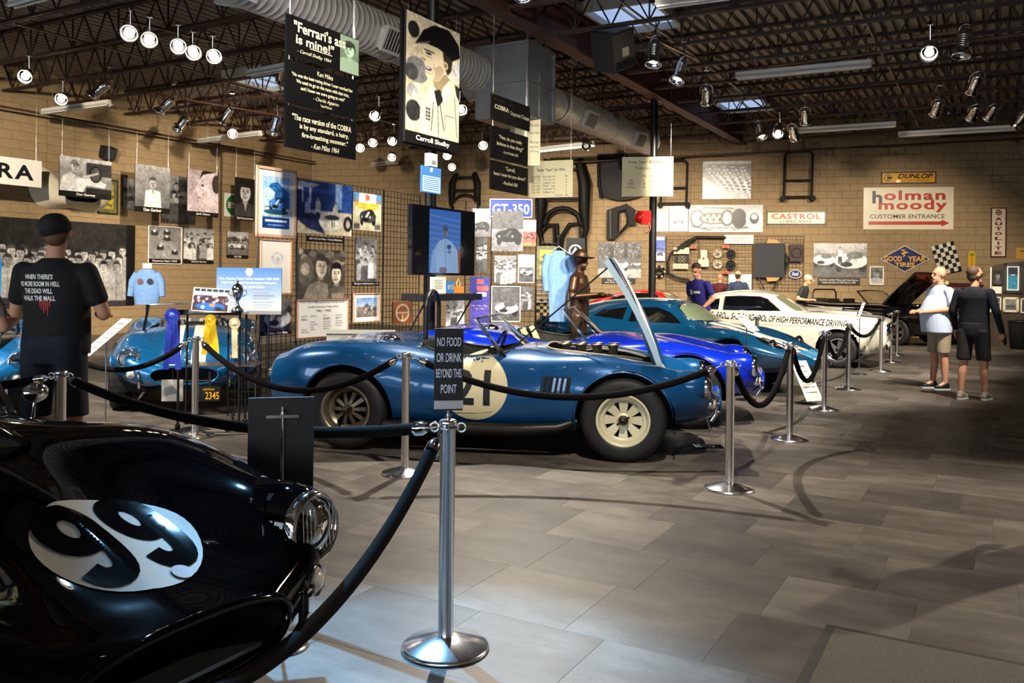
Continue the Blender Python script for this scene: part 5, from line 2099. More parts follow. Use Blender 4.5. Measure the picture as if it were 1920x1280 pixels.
def blob(name, prims, voxel, m, parent, smooth=4):
    """one continuous skin around tapered limbs and ellipsoids"""
    b = MB()
    for q in prims:
        if q[0] == 'c':
            _, p, r0, e, r1 = q
            b.sphere(p, r0, 14, 8); b.sphere(e, r1, 14, 8)
            b.cyl(p, e, r0, r1, 14)
        elif q[0] == 'l':
            n = 24
            vs = [(c[0] + rx * math.cos(2 * math.pi * j / n), c[1] + ry * math.sin(2 * math.pi * j / n), c[2]) for c, rx, ry in q[1] for j in range(n)]
            k = len(q[1])
            b.add(vs, [(i * n + j, i * n + (j + 1) % n, (i + 1) * n + (j + 1) % n, (i + 1) * n + j) for i in range(k - 1) for j in range(n)] + [tuple(range(n - 1, -1, -1)), tuple(range((k - 1) * n, k * n))])
        else:
            b.sphere((0, 0, 0), q[2], 18, 12, (Matrix.Translation(q[1]) @ q[3]) if len(q) > 3 else Matrix.Translation(q[1]))
    me = b.mesh('tmp_blob', m)
    o = bpy.data.objects.new('tmp_blob', me)
    COL.objects.link(o)
    md = o.modifiers.new('r', 'REMESH')
    md.mode = 'VOXEL'
    md.voxel_size = voxel
    md.use_smooth_shade = True
    sm_ = o.modifiers.new('s', 'SMOOTH')
    sm_.iterations = smooth
    sm_.factor = .5
    dg = bpy.context.evaluated_depsgraph_get()
    out = bpy.data.meshes.new_from_object(o.evaluated_get(dg))
    bpy.data.objects.remove(o)
    bpy.data.meshes.remove(me)
    out.name = name
    if not out.materials:
        out.materials.append(m)
    out.polygons.foreach_set('use_smooth', [True] * len(out.polygons))
    return link(name, out, parent)


V = Vector


def hand_prims(wr, d, up, side, k=1.0):
    """palm, four bent fingers and a thumb; d = where the hand points, up = back of the hand"""
    d, up = V(d).normalized(), V(up).normalized()
    s = d.cross(up).normalized() * side
    up = s.cross(d) * side
    out = [('c', wr, .026 * k, wr + d * .085 * k + s * .018, .022 * k), ('c', wr, .026 * k, wr + d * .085 * k - s * .018, .022 * k)]
    for i, ln in enumerate((.036, .042, .04, .03)):
        a = wr + d * .088 * k + s * (.030 - .02 * i) * k
        m_ = a + (d * .95 - up * .3).normalized() * ln * k
        e = m_ + (d * .4 - up * .9).normalized() * ln * .9 * k
        out += [('c', a, .0105 * k, m_, .0095 * k), ('c', m_, .0095 * k, e, .008 * k)]
    a = wr + d * .03 * k + s * .028 * k
    m_ = a + (d * .6 + s * .7 - up * .3) * .045 * k
    out += [('c', a, .013 * k, m_, .011 * k), ('c', m_, .011 * k, m_ + (d * .9 - up * .3) * .035 * k, .009 * k)]
    return out


def person(name, label, loc, face, H, shirt, pants, arms, hair=None, cap=None, belly=0.0, build=1.0, lean=0.0, head=(0, 0), shorts=True, long_sleeve=False, shoes='2a2a30', sole='b8b8b4', skin=SKIN, glasses=False, all_mat=None, vox=.011, step=.06, extra=None, beard=None, cat='person', untuck=0):
    """face = world angle the person looks along; arms = {side: (elbow, wrist, hand direction)} in metres for a 1.75 m person, x right, y forward"""
    s = H / 1.75
    o = thing(name, label, cat, m=Matrix.Translation((loc[0], loc[1], loc[2] if len(loc) > 2 else 0)) @ Matrix.Rotation(face - math.pi / 2, 4, 'Z') @ Matrix.Scale(s, 4))
    lv = lambda p: V((p[0], p[1] + max(0, p[2] - .95) * math.tan(lean), p[2]))
    B = build
    hips = {1: V((.095, 0, .93)), -1: V((-.095, 0, .93))}
    knee = {1: V((.105, step * .6, .50)), -1: V((-.105, -step * .6 + .02, .50))}
    ank = {1: V((.11, step, .09)), -1: V((-.11, -step, .09))}
    sh = {q: lv((q * .18 * B, 0, 1.40)) for q in (1, -1)}
    hc = lv((0, .02, 1.635))
    hm = Matrix.Rotation(head[0], 4, 'Z') @ Matrix.Rotation(head[1], 4, 'X')
    hp = lambda x, y, z: hc + (hm @ V((x, y, z)))
    G_ = belly
    prof = [(1.02, .172 * B + .3 * G_, .124 + .75 * G_, .01 + .45 * G_), (1.12, .168 * B + .3 * G_, .124 + .8 * G_, .012 + .5 * G_), (1.24, .176 * B + .15 * G_, .126 + .45 * G_, .01 + .25 * G_), (1.34, .186 * B, .128, 0), (1.40, .172 * B, .114, -.005), (1.45, .12, .092, -.008), (1.485, .068, .066, -.005)]
    body = [('l', [(lv((0, y, z)), rx * .86, ry * .84) for z, rx, ry, y in [(.92, .16 * B, .11, 0)] + prof[:-2]]),
            ('c', lv((0, -.01, 1.42)), .06, lv((0, .01, 1.56)), .052), ('c', sh[1], .05, sh[-1], .05),
            ('e', hc + V((0, -.012, .02)), (.074, .094, .095), hm), ('e', hp(0, .026, -.055), (.052, .062, .062), hm),
            ('c', hp(0, .088, .012), .010, hp(0, .108, -.022), .014), ('c', hp(-.03, .085, .03), .012, hp(.03, .085, .03), .012), ('c', hp(-.02, .086, -.055), .011, hp(.02, .086, -.055), .011), ('e', hp(0, .075, -.098), (.022, .02, .018), hm)]
    for q in (1, -1):
        body += [('e', hp(q * .078, -.008, -.005), (.011, .02, .031), hm)]
        body += [('c', hips[q], .088, knee[q], .056), ('c', knee[q], .054, knee[q].lerp(ank[q], .35) + V((0, -.012, 0)), .054), ('c', knee[q].lerp(ank[q], .35) + V((0, -.012, 0)), .054, ank[q], .036), ('c', ank[q], .036, ank[q] + V((0, .1, -.045)), .03)]
        el, wr, hd = arms[q]
        el, wr = V(el), V(wr)
        body += [('c', sh[q], .052, el, .041), ('c', el, .041, el.lerp(wr, .35), .040), ('c', el.lerp(wr, .35), .040, wr, .026)]
        body += hand_prims(wr, hd[0], hd[1], q)
    tors = [('l', [(lv((0, y, z)), rx, ry) for z, rx, ry, y in [(.90 - untuck, .176 * B + .28 * G_, .124 + .6 * G_, .01 + .35 * G_)] + prof]), ('c', sh[1] + V((-.015, 0, -.005)), .062, sh[-1] + V((.015, 0, -.005)), .062)]
    slv = []
    for q in (1, -1):
        el, wr, hd = arms[q]
        el, wr = V(el), V(wr)
        slv.append(('c', sh[q], .064, sh[q].lerp(el, 1.0 if long_sleeve else .62), .05 if long_sleeve else .061))
        if long_sleeve:
            slv.append(('c', el, .05, el.lerp(wr, .97), .038))
    leg = [('l', [(V((0, 0, 1.02)), .166 * B + .2 * G_, .118 + .4 * G_), (V((0, 0, .94)), .172 * B + .2 * G_, .122 + .4 * G_), (V((0, 0, .84)), .168 * B, .112)])]
    for q in (1, -1):
        kx = knee[q] + V((0, 0, .02 if shorts else 0))
        leg.append(('l', [(hips[q] + V((0, 0, -.02)), .092 * B, .108), (hips[q].lerp(kx, .5), .092, .1), (kx, .088 if shorts else .07, .092 if shorts else .072)]))
        if not shorts:
            leg.append(('c', knee[q], .07, ank[q] + V((0, 0, .0)), .06))
    shoe = {q: [('c', ank[q] + V((0, -.03, -.045)), .042, ank[q] + V((0, .13, -.052)), .036), ('c', ank[q] + V((0, -.01, -.01)), .045, ank[q] + V((0, .05, -.04)), .042)] for q in (1, -1)}
    if all_mat:
        pr = body + tors + slv + leg + shoe[1] + shoe[-1]
        blob('body', pr, vox, all_mat, o)
    else:
        blob('body', body, min(vox, .010), skin, o, 3)
        so = blob('shirt', tors + slv, vox, shirt, o)
        blob('shorts' if shorts else 'trousers', leg, vox, pants, o)
        for q in (1, -1):
            f = blob('shoe', shoe[q], vox, mat('shoe_' + shoes, shoes, .6), o)
            b = MB(); b.prism([(ank[q].x + x * .046, ank[q].y + .048 + y * .128) for x, y in superellipse(1, 1, 24, 2.6)], .002, .022); b.build('sole', mat('sole_' + sole, sole, .6), f)
    if hair:
        b = [('e', hp(0, -.028, .035), (.08, .09, .088), hm), ('e', hp(0, -.05, -.03), (.066, .055, .06), hm)]
        blob('hair', b, .009, mat('hair_' + hair, hair, .7, bump=.5, bscale=120), o, 3)
    if beard:
        blob('beard', [('e', hp(0, .045, -.085), (.05, .05, .035), hm), ('e', hp(0, .08, -.05), (.03, .018, .01), hm)], .008, mat('hair_' + beard, beard, .8), o, 3)
    if cap:
        cm = all_mat or mat('cap_' + cap, cap, .8)
        b = MB()
        b.sphere((0, 0, 0), (.086, .105, .12 if all_mat else .085), 20, 12, Matrix.Translation(hp(0, -.012, .05)) @ hm)
        c_ = b.build('hat' if all_mat else 'cap', cm, o)
        b = MB()
        if all_mat:
            b.lathe([(.07, .0), (.14, -.008), (.19, .012), (.195, .02), (.14, .006), (.07, .014)], 28, Matrix.Translation(hp(0, 0, .055)) @ hm)
        else:
            b.prism([(x * .07, .075 + y * .075) for x, y in superellipse(1, 1, 20, 3)], -.006, .002, Matrix.Translation(hp(0, .02, .045)) @ hm @ Matrix.Rotation(R(-10), 4, 'X'))
        b.build('brim', cm, c_)
    if not all_mat:
        for q in (1, -1):
            b = MB(); b.sphere(hp(q * .031, .079, .006), .011, 10, 8); b.build('eye', mat('eye_dark', '2a2018', .3), o)
    if glasses:
        for q in (1, -1):
            rtube([hp(q * .033 + .024 * math.cos(t), .10, .006 + .018 * math.sin(t)) for t in np.linspace(0, 6.28, 13)[:-1]], .0025, 'spectacle_rim', BLACK, o, 6, True)
            rtube([hp(q * .056, .098, .01), hp(q * .08, .0, .008)], .0025, 'spectacle_arm', BLACK, o)
    return o, (None if all_mat else so), s


DOWN = lambda q: (V((q * .27, -.02, 1.16)), V((q * .27, .08, .92)), ((0, .15, -1), (q, 0, 0)))
TEE_B = mat('tee_black', '0c0c0d', .85, bump=.25, bscale=14)
NAVY_S = mat('shorts_navy', '0e1424', .8, bump=.2, bscale=14)
fwd = lambda q, z=1.12: (V((q * .29, .05, 1.15)), V((q * .14, .28, z)), ((-q * .6, .8, .2), (0, 0, 1)))
g1 = (-3.04, 5.75)
o, so, s1 = person('person', 'man in a black T-shirt, navy shorts and backwards cap, seen from behind', g1, R(84), 1.90, TEE_B, NAVY_S, {1: fwd(1), -1: fwd(-1)}, hair='5a3a20', build=1.15, head=(R(18), R(-10)), vox=.010, belly=.03)
hcap = MB()
hcap.sphere((0, -.012, 1.675), (.088, .108, .085), 22, 12)
c_ = hcap.build('cap', mat('cap_black', '141210', .8), o)
b = MB(); b.prism([(x * .075, .1 + y * .07) for x, y in superellipse(1, 1, 20, 3)], -.006, .002, Matrix.Translation((0, .02, 1.655)) @ Matrix.Rotation(R(40), 4, 'Z')); b.build('brim', mat('cap_black', '141210', .8), c_)
bv = BVHTree.FromPolygons([v.co.copy() for v in so.data.vertices], [tuple(p.vertices) for p in so.data.polygons])
for i, (s, ww) in enumerate((("WHEN THERE'S", .19), ('NO MORE ROOM IN HELL', .27), ('THE DEAD WILL', .19), ('WALK THE MALL', .22))):
    vs, fs = text_shape(s, ww, .03, bold=.025)
    decal('lettering', bv, vs, fs, Matrix.Translation((-.03, -1, 1.37 - .043 * i)) @ Matrix.Rotation(R(90), 4, 'X'), (0, 1, 0), INKW, so, .004, .04)
for k, (x, ln) in enumerate(((.0, .05), (.012, .075), (.024, .06), (.036, .09), (.048, .04), (-.012, .035))):
    decal('red_drip', bv, [(-.004, 0, 0), (.004, 0, 0), (.002, -ln, 0), (-.002, -ln, 0)], [(0, 3, 2, 1)], Matrix.Translation((x, -1, 1.225)) @ Matrix.Rotation(R(90), 4, 'X'), (0, 1, 0), mat('drip_red', 'b02a18', .6), so, .004, .03)
person('person', 'visitor at the left edge, only an elbow showing', (-3.72, 5.9), R(70), 1.74, mat('tee_grey', '8a8a86', .8), mat('trouser_green', '5a6458', .8), {1: fwd(1, 1.2), -1: fwd(-1, 1.2)}, hair='4a3020', shorts=False)
PURP = mat('tee_purple', '2a2470', .85, bump=.25, bscale=14)
o, so, _ = person('person', 'young man in a purple T-shirt looking down behind the teal coupe', (3.28, 14.9), R(-140), 1.80, PURP, mat('jeans', '2a3648', .8), {1: DOWN(1), -1: (V((-.27, .06, 1.17)), V((-.18, .24, 1.0)), ((0, .8, -.5), (0, 0, 1)))}, hair='3a2418', lean=R(12), head=(R(10), R(-28)), shorts=False)
bv = BVHTree.FromPolygons([v.co.copy() for v in so.data.vertices], [tuple(p.vertices) for p in so.data.polygons])
for x, w_, h_ in ((.07, .05, .08), (-.04, .12, .04)):
    decal('shirt_print', bv, [(-w_ / 2, -h_ / 2, 0), (w_ / 2, -h_ / 2, 0), (w_ / 2, h_ / 2, 0), (-w_ / 2, h_ / 2, 0)], [(0, 1, 2, 3)], Matrix.Translation((x, 1, 1.27)) @ Matrix.Rotation(R(90), 4, 'X'), (0, -1, 0), INKW, so, .004, .03)
person('person', 'bald man in a maroon shirt by the back wall', (5.84, 24.25), R(60), 1.70, mat('shirt_maroon', '4a121c', .8), mat('trouser_dark', '22242a', .8), {1: fwd(1), -1: fwd(-1)}, shorts=False)
person('person', 'man in a slate blue shirt and tan cap by the back wall', (6.18, 23.6), R(75), 1.76, mat('shirt_slate', '2c3a52', .8), mat('trouser_dark', '22242a', .8), {1: fwd(1, 1.2), -1: fwd(-1, 1.2)}, hair='3a2c20', cap='b8a488', shorts=False, head=(R(-20), 0))
person('person', 'stooping visitor in a tan cap beyond the white fastbacks', (6.95, 20.9), R(-35), 1.66, mat('vest_dark', '1e2026', .8), mat('trouser_dark', '22242a', .8), {1: fwd(1), -1: fwd(-1)}, cap='b8a890', lean=R(16), head=(0, R(-15)), shorts=False)
LEAN_B = (V((.33, .03, 1.16)), V((.22, .30, 1.14)), ((-.3, .9, .1), (0, 0, 1)))
person('person', 'heavy white-haired man in a white shirt and beige shorts', (6.12, 12.35), R(-172), 1.75, mat('shirt_white', 'b9c6dc', .8, bump=.3, bscale=12), mat('shorts_beige', '8f826a', .8, bump=.2, bscale=14), {1: (V((.29, -.02, 1.16)), V((.14, .26, 1.10)), ((-.4, .9, .1), (0, 0, 1))), -1: (V((-.28, -.02, 1.15)), V((-.10, .30, 1.10)), ((.4, .9, .1), (0, 0, 1)))}, hair=None, belly=.11, build=1.12, shoes='0e1018', step=.02, untuck=.09)
o, so, _ = person('person', 'bespectacled man in a navy sweater and dark shorts facing right', (6.02, 11.25), R(38), 1.74, mat('sweater_navy', '080c1a', .9, bump=.2, bscale=20), mat('shorts_dark', '1c1a1a', .85), {1: (V((.29, -.02, 1.15)), V((.30, .12, .90)), ((0, .2, -1), (1, 0, 0))), -1: DOWN(-1)}, hair='4a3426', long_sleeve=True, shoes='8a8478', sole='c8c8c0', glasses=True, beard='8a8078', head=(R(-25), 0), step=.10, build=1.1)
ph_ = thing('phone', 'black phone in the hand of the man in navy', 'phone', m=Matrix.Translation((6.02, 11.25, 0)) @ Matrix.Rotation(R(38 - 90), 4, 'Z') @ Matrix.Translation((.30, .20, .80)) @ Matrix.Rotation(R(20), 4, 'X'))
b = MB(); b.box((0, 0, 0), (.012, .07, .14)); b.build('case', BLACK, ph_)
b = MB(); b.box((.0065, 0, 0), (.002, .062, .13)); b.build('screen', BLACKG, ph_)
person('person', 'visitor beyond the right edge whose shadow falls on the floor', (3.85, 5.3), R(150), 1.78, mat('shirt_slate', '2c3a52', .8), mat('trouser_dark', '22242a', .8), {1: DOWN(1), -1: fwd(-1)}, hair='3a2c20', shorts=False, vox=.016)
# bronze statue with hat
BRZ = mat('bronze', '4a3424', .38, .75, noise=.3, nscale=6)
sp_ = P(1085, 560, 11.55)
o, _, _ = person('bronze_statue', 'bronze statue of a man in a wide-brimmed hat holding out his hands', (sp_.x, sp_.y, .12), R(-25), 1.74, None, None, {1: (V((.27, .0, 1.16)), V((.10, .30, 1.20)), ((-.3, .9, .1), (0, 0, 1))), -1: (V((-.27, .03, 1.16)), V((-.08, .34, 1.18)), ((.3, .9, .1), (0, 0, 1)))}, cap='bronze', all_mat=BRZ, shorts=False, head=(R(0), R(-6)), cat='statue')
b = MB(); b.box((0, 0, -.06), (.52, .5, .118)); b.build('plinth', mat('plinth_black', '121110', .4), o)
# ================================================================ stanchions and ropes
ROPEM = mat('rope_velvet', '060505', .85, spec=.12, noise=.2, nscale=60)
POSTH = .93
_st = {}


def stanchion(p, label):
    if not _st:
        b = MB()
        b.lathe([(0, .0), (.178, .0), (.18, .006), (.178, .014), (.17, .02), (.06, .05), (.036, .056), (.03, .056)], 48)
        _st['base'] = b.mesh('base', STEEL)
        b = MB()
        b.lathe([(.182, .0), (.186, .004), (.182, .01)], 48)
        _st['rubber'] = b.mesh('rubber_rim', BLACKM)
        b = MB()
        b.lathe([(.031, .05), (.031, POSTH - .02), (.034, POSTH - .018), (.036, POSTH), (.03, POSTH + .006), (0, POSTH + .006)], 28)
        _st['post'] = b.mesh('post', STEEL)
        b = MB()
        b.lathe([(.031, POSTH - .03), (.047, POSTH - .028), (.047, POSTH - .022), (.031, POSTH - .02)], 24)
        for k in range(4):
            a = math.pi / 2 * k
            b.tube([(.055 * math.cos(a) + .018 * math.cos(t) * math.cos(a), .055 * math.sin(a) + .018 * math.cos(t) * math.sin(a), POSTH - .025 + .018 * math.sin(t)) for t in np.linspace(0, 2 * math.pi, 13)[:-1]], .005, 6, closed=True)
        _st['ring'] = b.mesh('collar', CHROME)
    o = thing('stanchion', label, 'stanchion', loc=(p[0], p[1], 0), group='steel rope stanchions')
    for k, nm in (('base', 'base'), ('post', 'post'), ('ring', 'collar')):
        link(nm, _st[k], o)
    return o


def rope(a, b, sag, label, r=.026):
    """rope between two post tops (x, y)"""
    A, B = Vector((a[0], a[1], POSTH - .03)), Vector((b[0], b[1], POSTH - .03))
    d = (B - A)
    dh = Vector((d.x, d.y, 0)).normalized()
    A, B = A + dh * .06, B - dh * .06
    pts = []
    for i in range(31):
        t = i / 30
        pts.append(A.lerp(B, t) - UP * (sag * 4 * t * (1 - t)))
    o = thing('rope', label, 'rope', loc=A, group='black barrier ropes')
    pts = [p - A for p in pts]

    def along(s):
        acc = 0
        for i in range(30):
            q = (pts[i + 1] - pts[i]).length
            if acc + q >= s:
                return pts[i].lerp(pts[i + 1], (s - acc) / q), i
            acc += q
        return pts[-1], 29
    tot = sum((pts[i + 1] - pts[i]).length for i in range(30))
    n = 40
    core = [along(.09 + (tot - .18) * k / n)[0] for k in range(n + 1)]
    mb = MB(); mb.tube(core, r, 12)
    mb.build('cord', ROPEM, o)
    for e in (0, 1):
        q = [along(s if e == 0 else tot - s)[0] for s in (.02, .05, .11)]
        mb = MB()
        mb.tube([q[1], q[1].lerp(q[2], .5), q[2]], [r * .7, r * 1.2, r * 1.2], 12)
        mb.tube([pts[0] if e == 0 else pts[-1], q[0], q[1]], .006, 6)
        mb.build('end_hook', CHROME, o)
    return o


ST = {}
for k, (u, v, lab) in {
        'near': (835, 1215, 'nearest steel stanchion, carrying the no food or drink sign'),
        'bluel': (759, 888, 'steel stanchion in front of the rear wheel of the number 21 roadster'),
        'bluer': (1367, 917, 'steel stanchion in front of the nose of the number 21 roadster'),
        'c1': (1480, 824, 'steel stanchion in front of the bright blue roadster'),
        'c2': (1545, 768, 'steel stanchion in front of the teal coupe'),
        'c3': (1590, 730, 'steel stanchion before the front wheel of the lettered fastback'),
        'c4': (1651, 696, 'steel stanchion at the nose of the lettered fastback'),
        'c5': (1670, 679, 'third stanchion from the far end of the row along the aisle'),
        'c6': (1681, 666, 'farthest stanchion of the row along the aisle'),
        'lm': (365, 818, 'steel stanchion in front of the trophy table')}.items():
    g_ = G(u, v)
    ST[k] = (g_.x, g_.y)
    stanchion(g_, lab)
ST['l0'] = (-2.66, 5.11)
stanchion(ST['l0'], 'steel stanchion right behind the black roadster, before the man in black')
ST['lh'] = (-4.55, 8.3)
stanchion(ST['lh'], 'stanchion hidden behind the man in the black T-shirt')
ST['mid'] = (3.98, 14.0)
stanchion(ST['mid'], 'stanchion between the teal coupe and the lettered fastback')
ST['out'] = (-1.17, 1.36)
stanchion(ST['out'], 'stanchion in front of the black roadster by the lower edge')
ST['lo'] = (-4.4, 5.5)
stanchion(ST['lo'], 'stanchion beyond the left edge behind the black roadster')
rope(ST['near'], ST['l0'], .13, 'long rope behind the black roadster, ending at the no food sign')
rope(ST['near'], ST['out'], .50, 'thick near rope swinging down in front of the black roadster')
rope(ST['bluel'], ST['bluer'], .27, 'rope hanging along the side of the number 21 roadster')
rope(ST['lm'], ST['bluel'], .36, 'rope from the trophy table to the rear wheel of the number 21 roadster')
rope(ST['lh'], ST['lm'], .30, 'rope sagging in front of the striped roadster')
rope(ST['l0'], ST['lo'], .10, 'rope leaving the picture at the left behind the black roadster')
rope(ST['bluer'], ST['c1'], .42, 'rope hanging low before the nose of the bright blue roadster')
rope(ST['c1'], ST['c2'], .44, 'rope hanging low before the nose of the teal coupe')
rope(ST['c2'], ST['c3'], .34, 'rope before the front wheel of the lettered fastback')
rope(ST['c3'], ST['c4'], .22, 'rope at the front bumper corner of the lettered fastback')
rope(ST['c4'], ST['c5'], .15, 'short rope third from the far end of the aisle row')
rope(ST['c5'], ST['c6'], .15, 'farthest short rope of the aisle row')

# sign on the nearest post
g_ = ST['near']
sm = Plane((g_[0], g_[1]), (.18, -1))
o = thing('notice_sign', 'black no food or drink sign standing on the nearest stanchion', 'sign', m=sm.mat(Vector((g_[0], g_[1], POSTH + .006))))
b = MB(); b.cyl((0, 0, 0), (0, .02, 0), .012, n=10); b.cyl((0, .02, 0), (0, .05, 0), .006, n=8); b.build('stem', CHROME, o)
b = MB(); b.box((0, .205, 0), (.118, .335, .012)); b.build('plate', mat('notice_black', '050506', .6), o)
b = MB(); b.box((0, .062, .009), (.118, .034, .008)); b.build('holder', mat('holder_silver', 'b9b9bd', .3, .6), o)
for i, s in enumerate(('NO FOOD', 'OR DRINK', 'BEYOND THIS', 'POINT')):
    text('lettering', s, o, w=(.098, .102, .104, .064)[i], h=.036, at=(0, .318 - i * .064, .0075), mat_=mat('notice_ink', 'e4eaf2', .4))
# sign board on a stand, seen from behind
bp_ = P(514, 830, 3.46)
sb = G(525, 1210)
bd = Plane((sb.x, sb.y), (.25, -1))
o = thing('sign_stand', 'black board on a chrome stand, seen from behind beside the black headlamp', 'sign stand', m=bd.mat(Vector((sb.x, sb.y, 0))))
b = MB(); b.lathe([(0, 0), (.118, 0), (.12, .008), (.1, .02), (.02, .03)], 40, Matrix.Rotation(R(-90), 4, 'X')); b.build('base', STEEL, o)
b = MB(); b.cyl((0, .02, 0), (0, .98, 0), .007, n=10); b.build('pole', CHROME, o)
b = MB(); b.box((-.006, .815, -.018), (.262, .40, .016)); b.build('board', mat('board_black', '060708', .6), o)
b = MB(); b.box((0, .94, .004), (.13, .012, .012)); b.cyl((0, .945, 0), (0, .955, 0), .016, n=12); b.build('clip', CHROME, o)


def placard(p, rz, h, label, w=.30, d=.42, tilt=55, base=True):
    """tilted white information card on a thin pole"""
    o = thing('info_placard', label, 'placard', m=Matrix.Translation((p[0], p[1], 0)) @ Matrix.Rotation(rz, 4, 'Z'), group='white information placards')
    b = MB(); b.cyl((0, 0, 0.012), (0, 0, h), .008, n=8); b.build('pole', CHROME, o)
    if base:
        b = MB(); b.lathe([(0, 0), (.13, 0), (.13, .008), (.02, .016)], 28); b.build('base', BLACK, o)
    M_ = Matrix.Translation((0, 0, h)) @ Matrix.Rotation(R(tilt), 4, 'X')
    b = MB(); b.box((0, 0, 0), (w, d, .008), M=M_); b.build('card', PAPER, o)
    for k in range(6):
        b = MB(); b.box((0, d * (.36 - .13 * k), .006), (w * (.7 if k else .5), .012 if k else .03, .001), M=M_)
        b.build('print_line', mat('grey_ink', '6a6a6c', .6), o)
    return o


placard(P(200, 595, 8.05)[:2], R(-42), .92, 'white placard tilted in front of the striped roadster beside the man in black', .22, .5, 40)
placard(P(1512, 720, 10.75)[:2], R(25), .28, 'white placard leaning low at the nose of the teal coupe', .26, .55, 58)
placard(P(1400, 610, 11.0)[:2], R(15), .98, 'white placard standing over the hood of the teal coupe', .14, .42, 25)
placard(P(1612, 580, 14.2)[:2], R(-60), 1.0, 'thin placard standing beside the hood of the lettered fastback', .05, .4, 60)
o = thing('card_holder', 'clear card holder with black foot on the floor by the blue nose', 'card holder', loc=G(1327, 838))
b = MB(); b.box((0, 0, .006), (.26, .14, .012)); b.build('foot', BLACKG, o)
b = MB(); b.box((.07, .05, .16), (.02, .012, .32), M=Matrix.Rotation(R(-16), 4, 'Y')); b.build('upright', mat('acrylic', 'd8dde0', .1, trans=.6), o)

# door mat
mc = G(1550, 1173)
o = thing('door_mat', 'dark grey carpet mat in the lower right corner', 'mat', m=Matrix.Translation((mc.x, mc.y, 0)) @ TR)
b = MB(); b.box((.92, -.62, .004), (1.84, 1.24, .008)); b.build('border', mat('mat_rubber', '1c1a19', .7), o)
b = MB(); b.box((.92, -.62, .007), (1.76, 1.16, .010)); b.build('pile', mat('mat_pile', '6a645c', .95, noise=.45, nscale=180, bump=.8, bscale=260), o)

# ================================================================ prints, boards and signs
CAPM = mat('caption_black', '0d0c0c', .45)


def board(name, label, cat, plane, u0, u1, vt, vb, ink=None, res=64, frame=None, fw=.03, back=None, caption=None, cap_h=.12, thick=.02, group=None, mat_w=0.0, wires=False, rot=0.0):
    """a flat panel in a vertical plane, with an optional print, frame and caption strip"""
    m, w, h = plane.fit(u0, u1, vt, vb)
    if rot:
        m = m @ Matrix.Rotation(R(rot), 4, 'Z')
    o = thing(name, label, cat, m=m, group=group)
    b = MB(); b.box((0, 0, -thick / 2), (w, h, thick)); b.build('backing', back or mat('board_edge', '1b1a19', .6), o)
    z = .003
    iw, ih, iy = w, h, 0.0
    if frame is not None:
        f = MB()
        for sx, sy, ww, hh in ((0, 1, w, fw), (0, -1, w, fw), (1, 0, fw, h), (-1, 0, fw, h)):
            f.box((sx * (w - fw) / 2, sy * (h - fw) / 2, .005), (ww, hh, .03))
        f.build('frame', frame, o)
        iw, ih = w - 2 * fw, h - 2 * fw
    if mat_w:
        b = MB(); b.box((0, 0, .0005), (iw, ih, .003)); b.build('mount', PAPER, o)
        iw, ih = iw - 2 * mat_w, ih - 2 * mat_w
    if caption:
        ch = ih * cap_h
        b = MB(); b.box((0, -ih / 2 + ch / 2, .001), (iw, ch, .004)); c_ = b.build('caption', CAPM, o)
        text('lettering', caption, c_, w=min(iw * .8, ch * .62 * len(caption) * .6), h=ch * .55, at=(0, -ih / 2 + ch / 2, .005), mat_=INKW, bold=.02)
        ih -= ch
        iy = ch / 2
    if ink is not None:
        nx = res
        ny = max(8, int(round(res * ih / iw)))
        k = Ink(nx, ny)
        ink(k)
        if name in ('photo_board', 'framed_photo', 'crowd_mural', 'framed_poster', 'event_poster'):
            k.photo()
        pr = link('print', k.mesh('print', iw, ih, PRINT), o, Matrix.Translation((0, iy, z)))
    if wires:
        for s in (-.45, .45):
            top = Z_JOIST - m.translation.z
            b = MB(); b.cyl((s * w, h / 2, -thick / 2), (s * w, top, -thick / 2), .0025, n=5); b.build('wire', STEEL, o)
    return o, w, h


# ---- what the photographs show, in broad shapes
def ph_portrait(face=.78, hair=.1, bg=.25, coat=.7, look=0, sep=None, cap=None, cx=.5, cy=.36, r=.22):
    def f(k):
        k.grad(bg, bg * .6)
        q = 1 / k.asp
        k.poly([(cx - .9 * r * 2 * q, 1), (cx - .75 * r * 2 * q, cy + 1.5 * r), (cx - .3 * r * q, cy + 1.1 * r), (cx + .3 * r * q, cy + 1.1 * r), (cx + .8 * r * 2 * q, cy + 1.55 * r), (cx + .95 * r * 2 * q, 1)], coat)
        k.head(cx, cy, r, face, hair, look, cap)
        k.poly([(cx - .25 * r * q, cy + 1.1 * r), (cx + .25 * r * q, cy + 1.1 * r), (cx, cy + 2.2 * r)], face * .85)
        k.noise(.025)
    return f


def ph_profile(tint=(1, .92, .95)):
    def f(k):
        k.grad(.6, .72)
        k.ell(.75, .2, .35, .3, .12)
        k.poly([(.95, 0), (.5, .1), (.33, .3), (.24, .48), (.34, .52), (.3, .6), (.38, .66), (.36, .78), (.55, .92), (.6, 1), (1, 1)], .8)
        k.ell(.92, .3, .14, .22, .2)
        k.ell(.48, .36, .05, .03, .25)
        k.line(.33, .66, .42, .66, .02, .3)
        k.noise(.03)
        k.a *= np.array(tint)
    return f


def ph_driver(k):
    k.grad(.75, .35)
    k.rect(.5, .12, 1, .5, .2)
    k.poly([(0, 1), (.05, .6), (.2, .45), (.42, .6), (.62, .55), (.9, .7), (.85, .82), (.5, .8), (.45, 1)], .82)
    k.head(.28, .28, .16, .78, .3, .6, cap=.45)
    k.ell(.68, .45, .12, .24, .08)
    k.ell(.68, .45, .09, .2, .3)
    k.rect(.5, .85, 1, 1, .12)
    k.line(.45, .55, .72, .42, .05, .75)
    k.noise(.04)


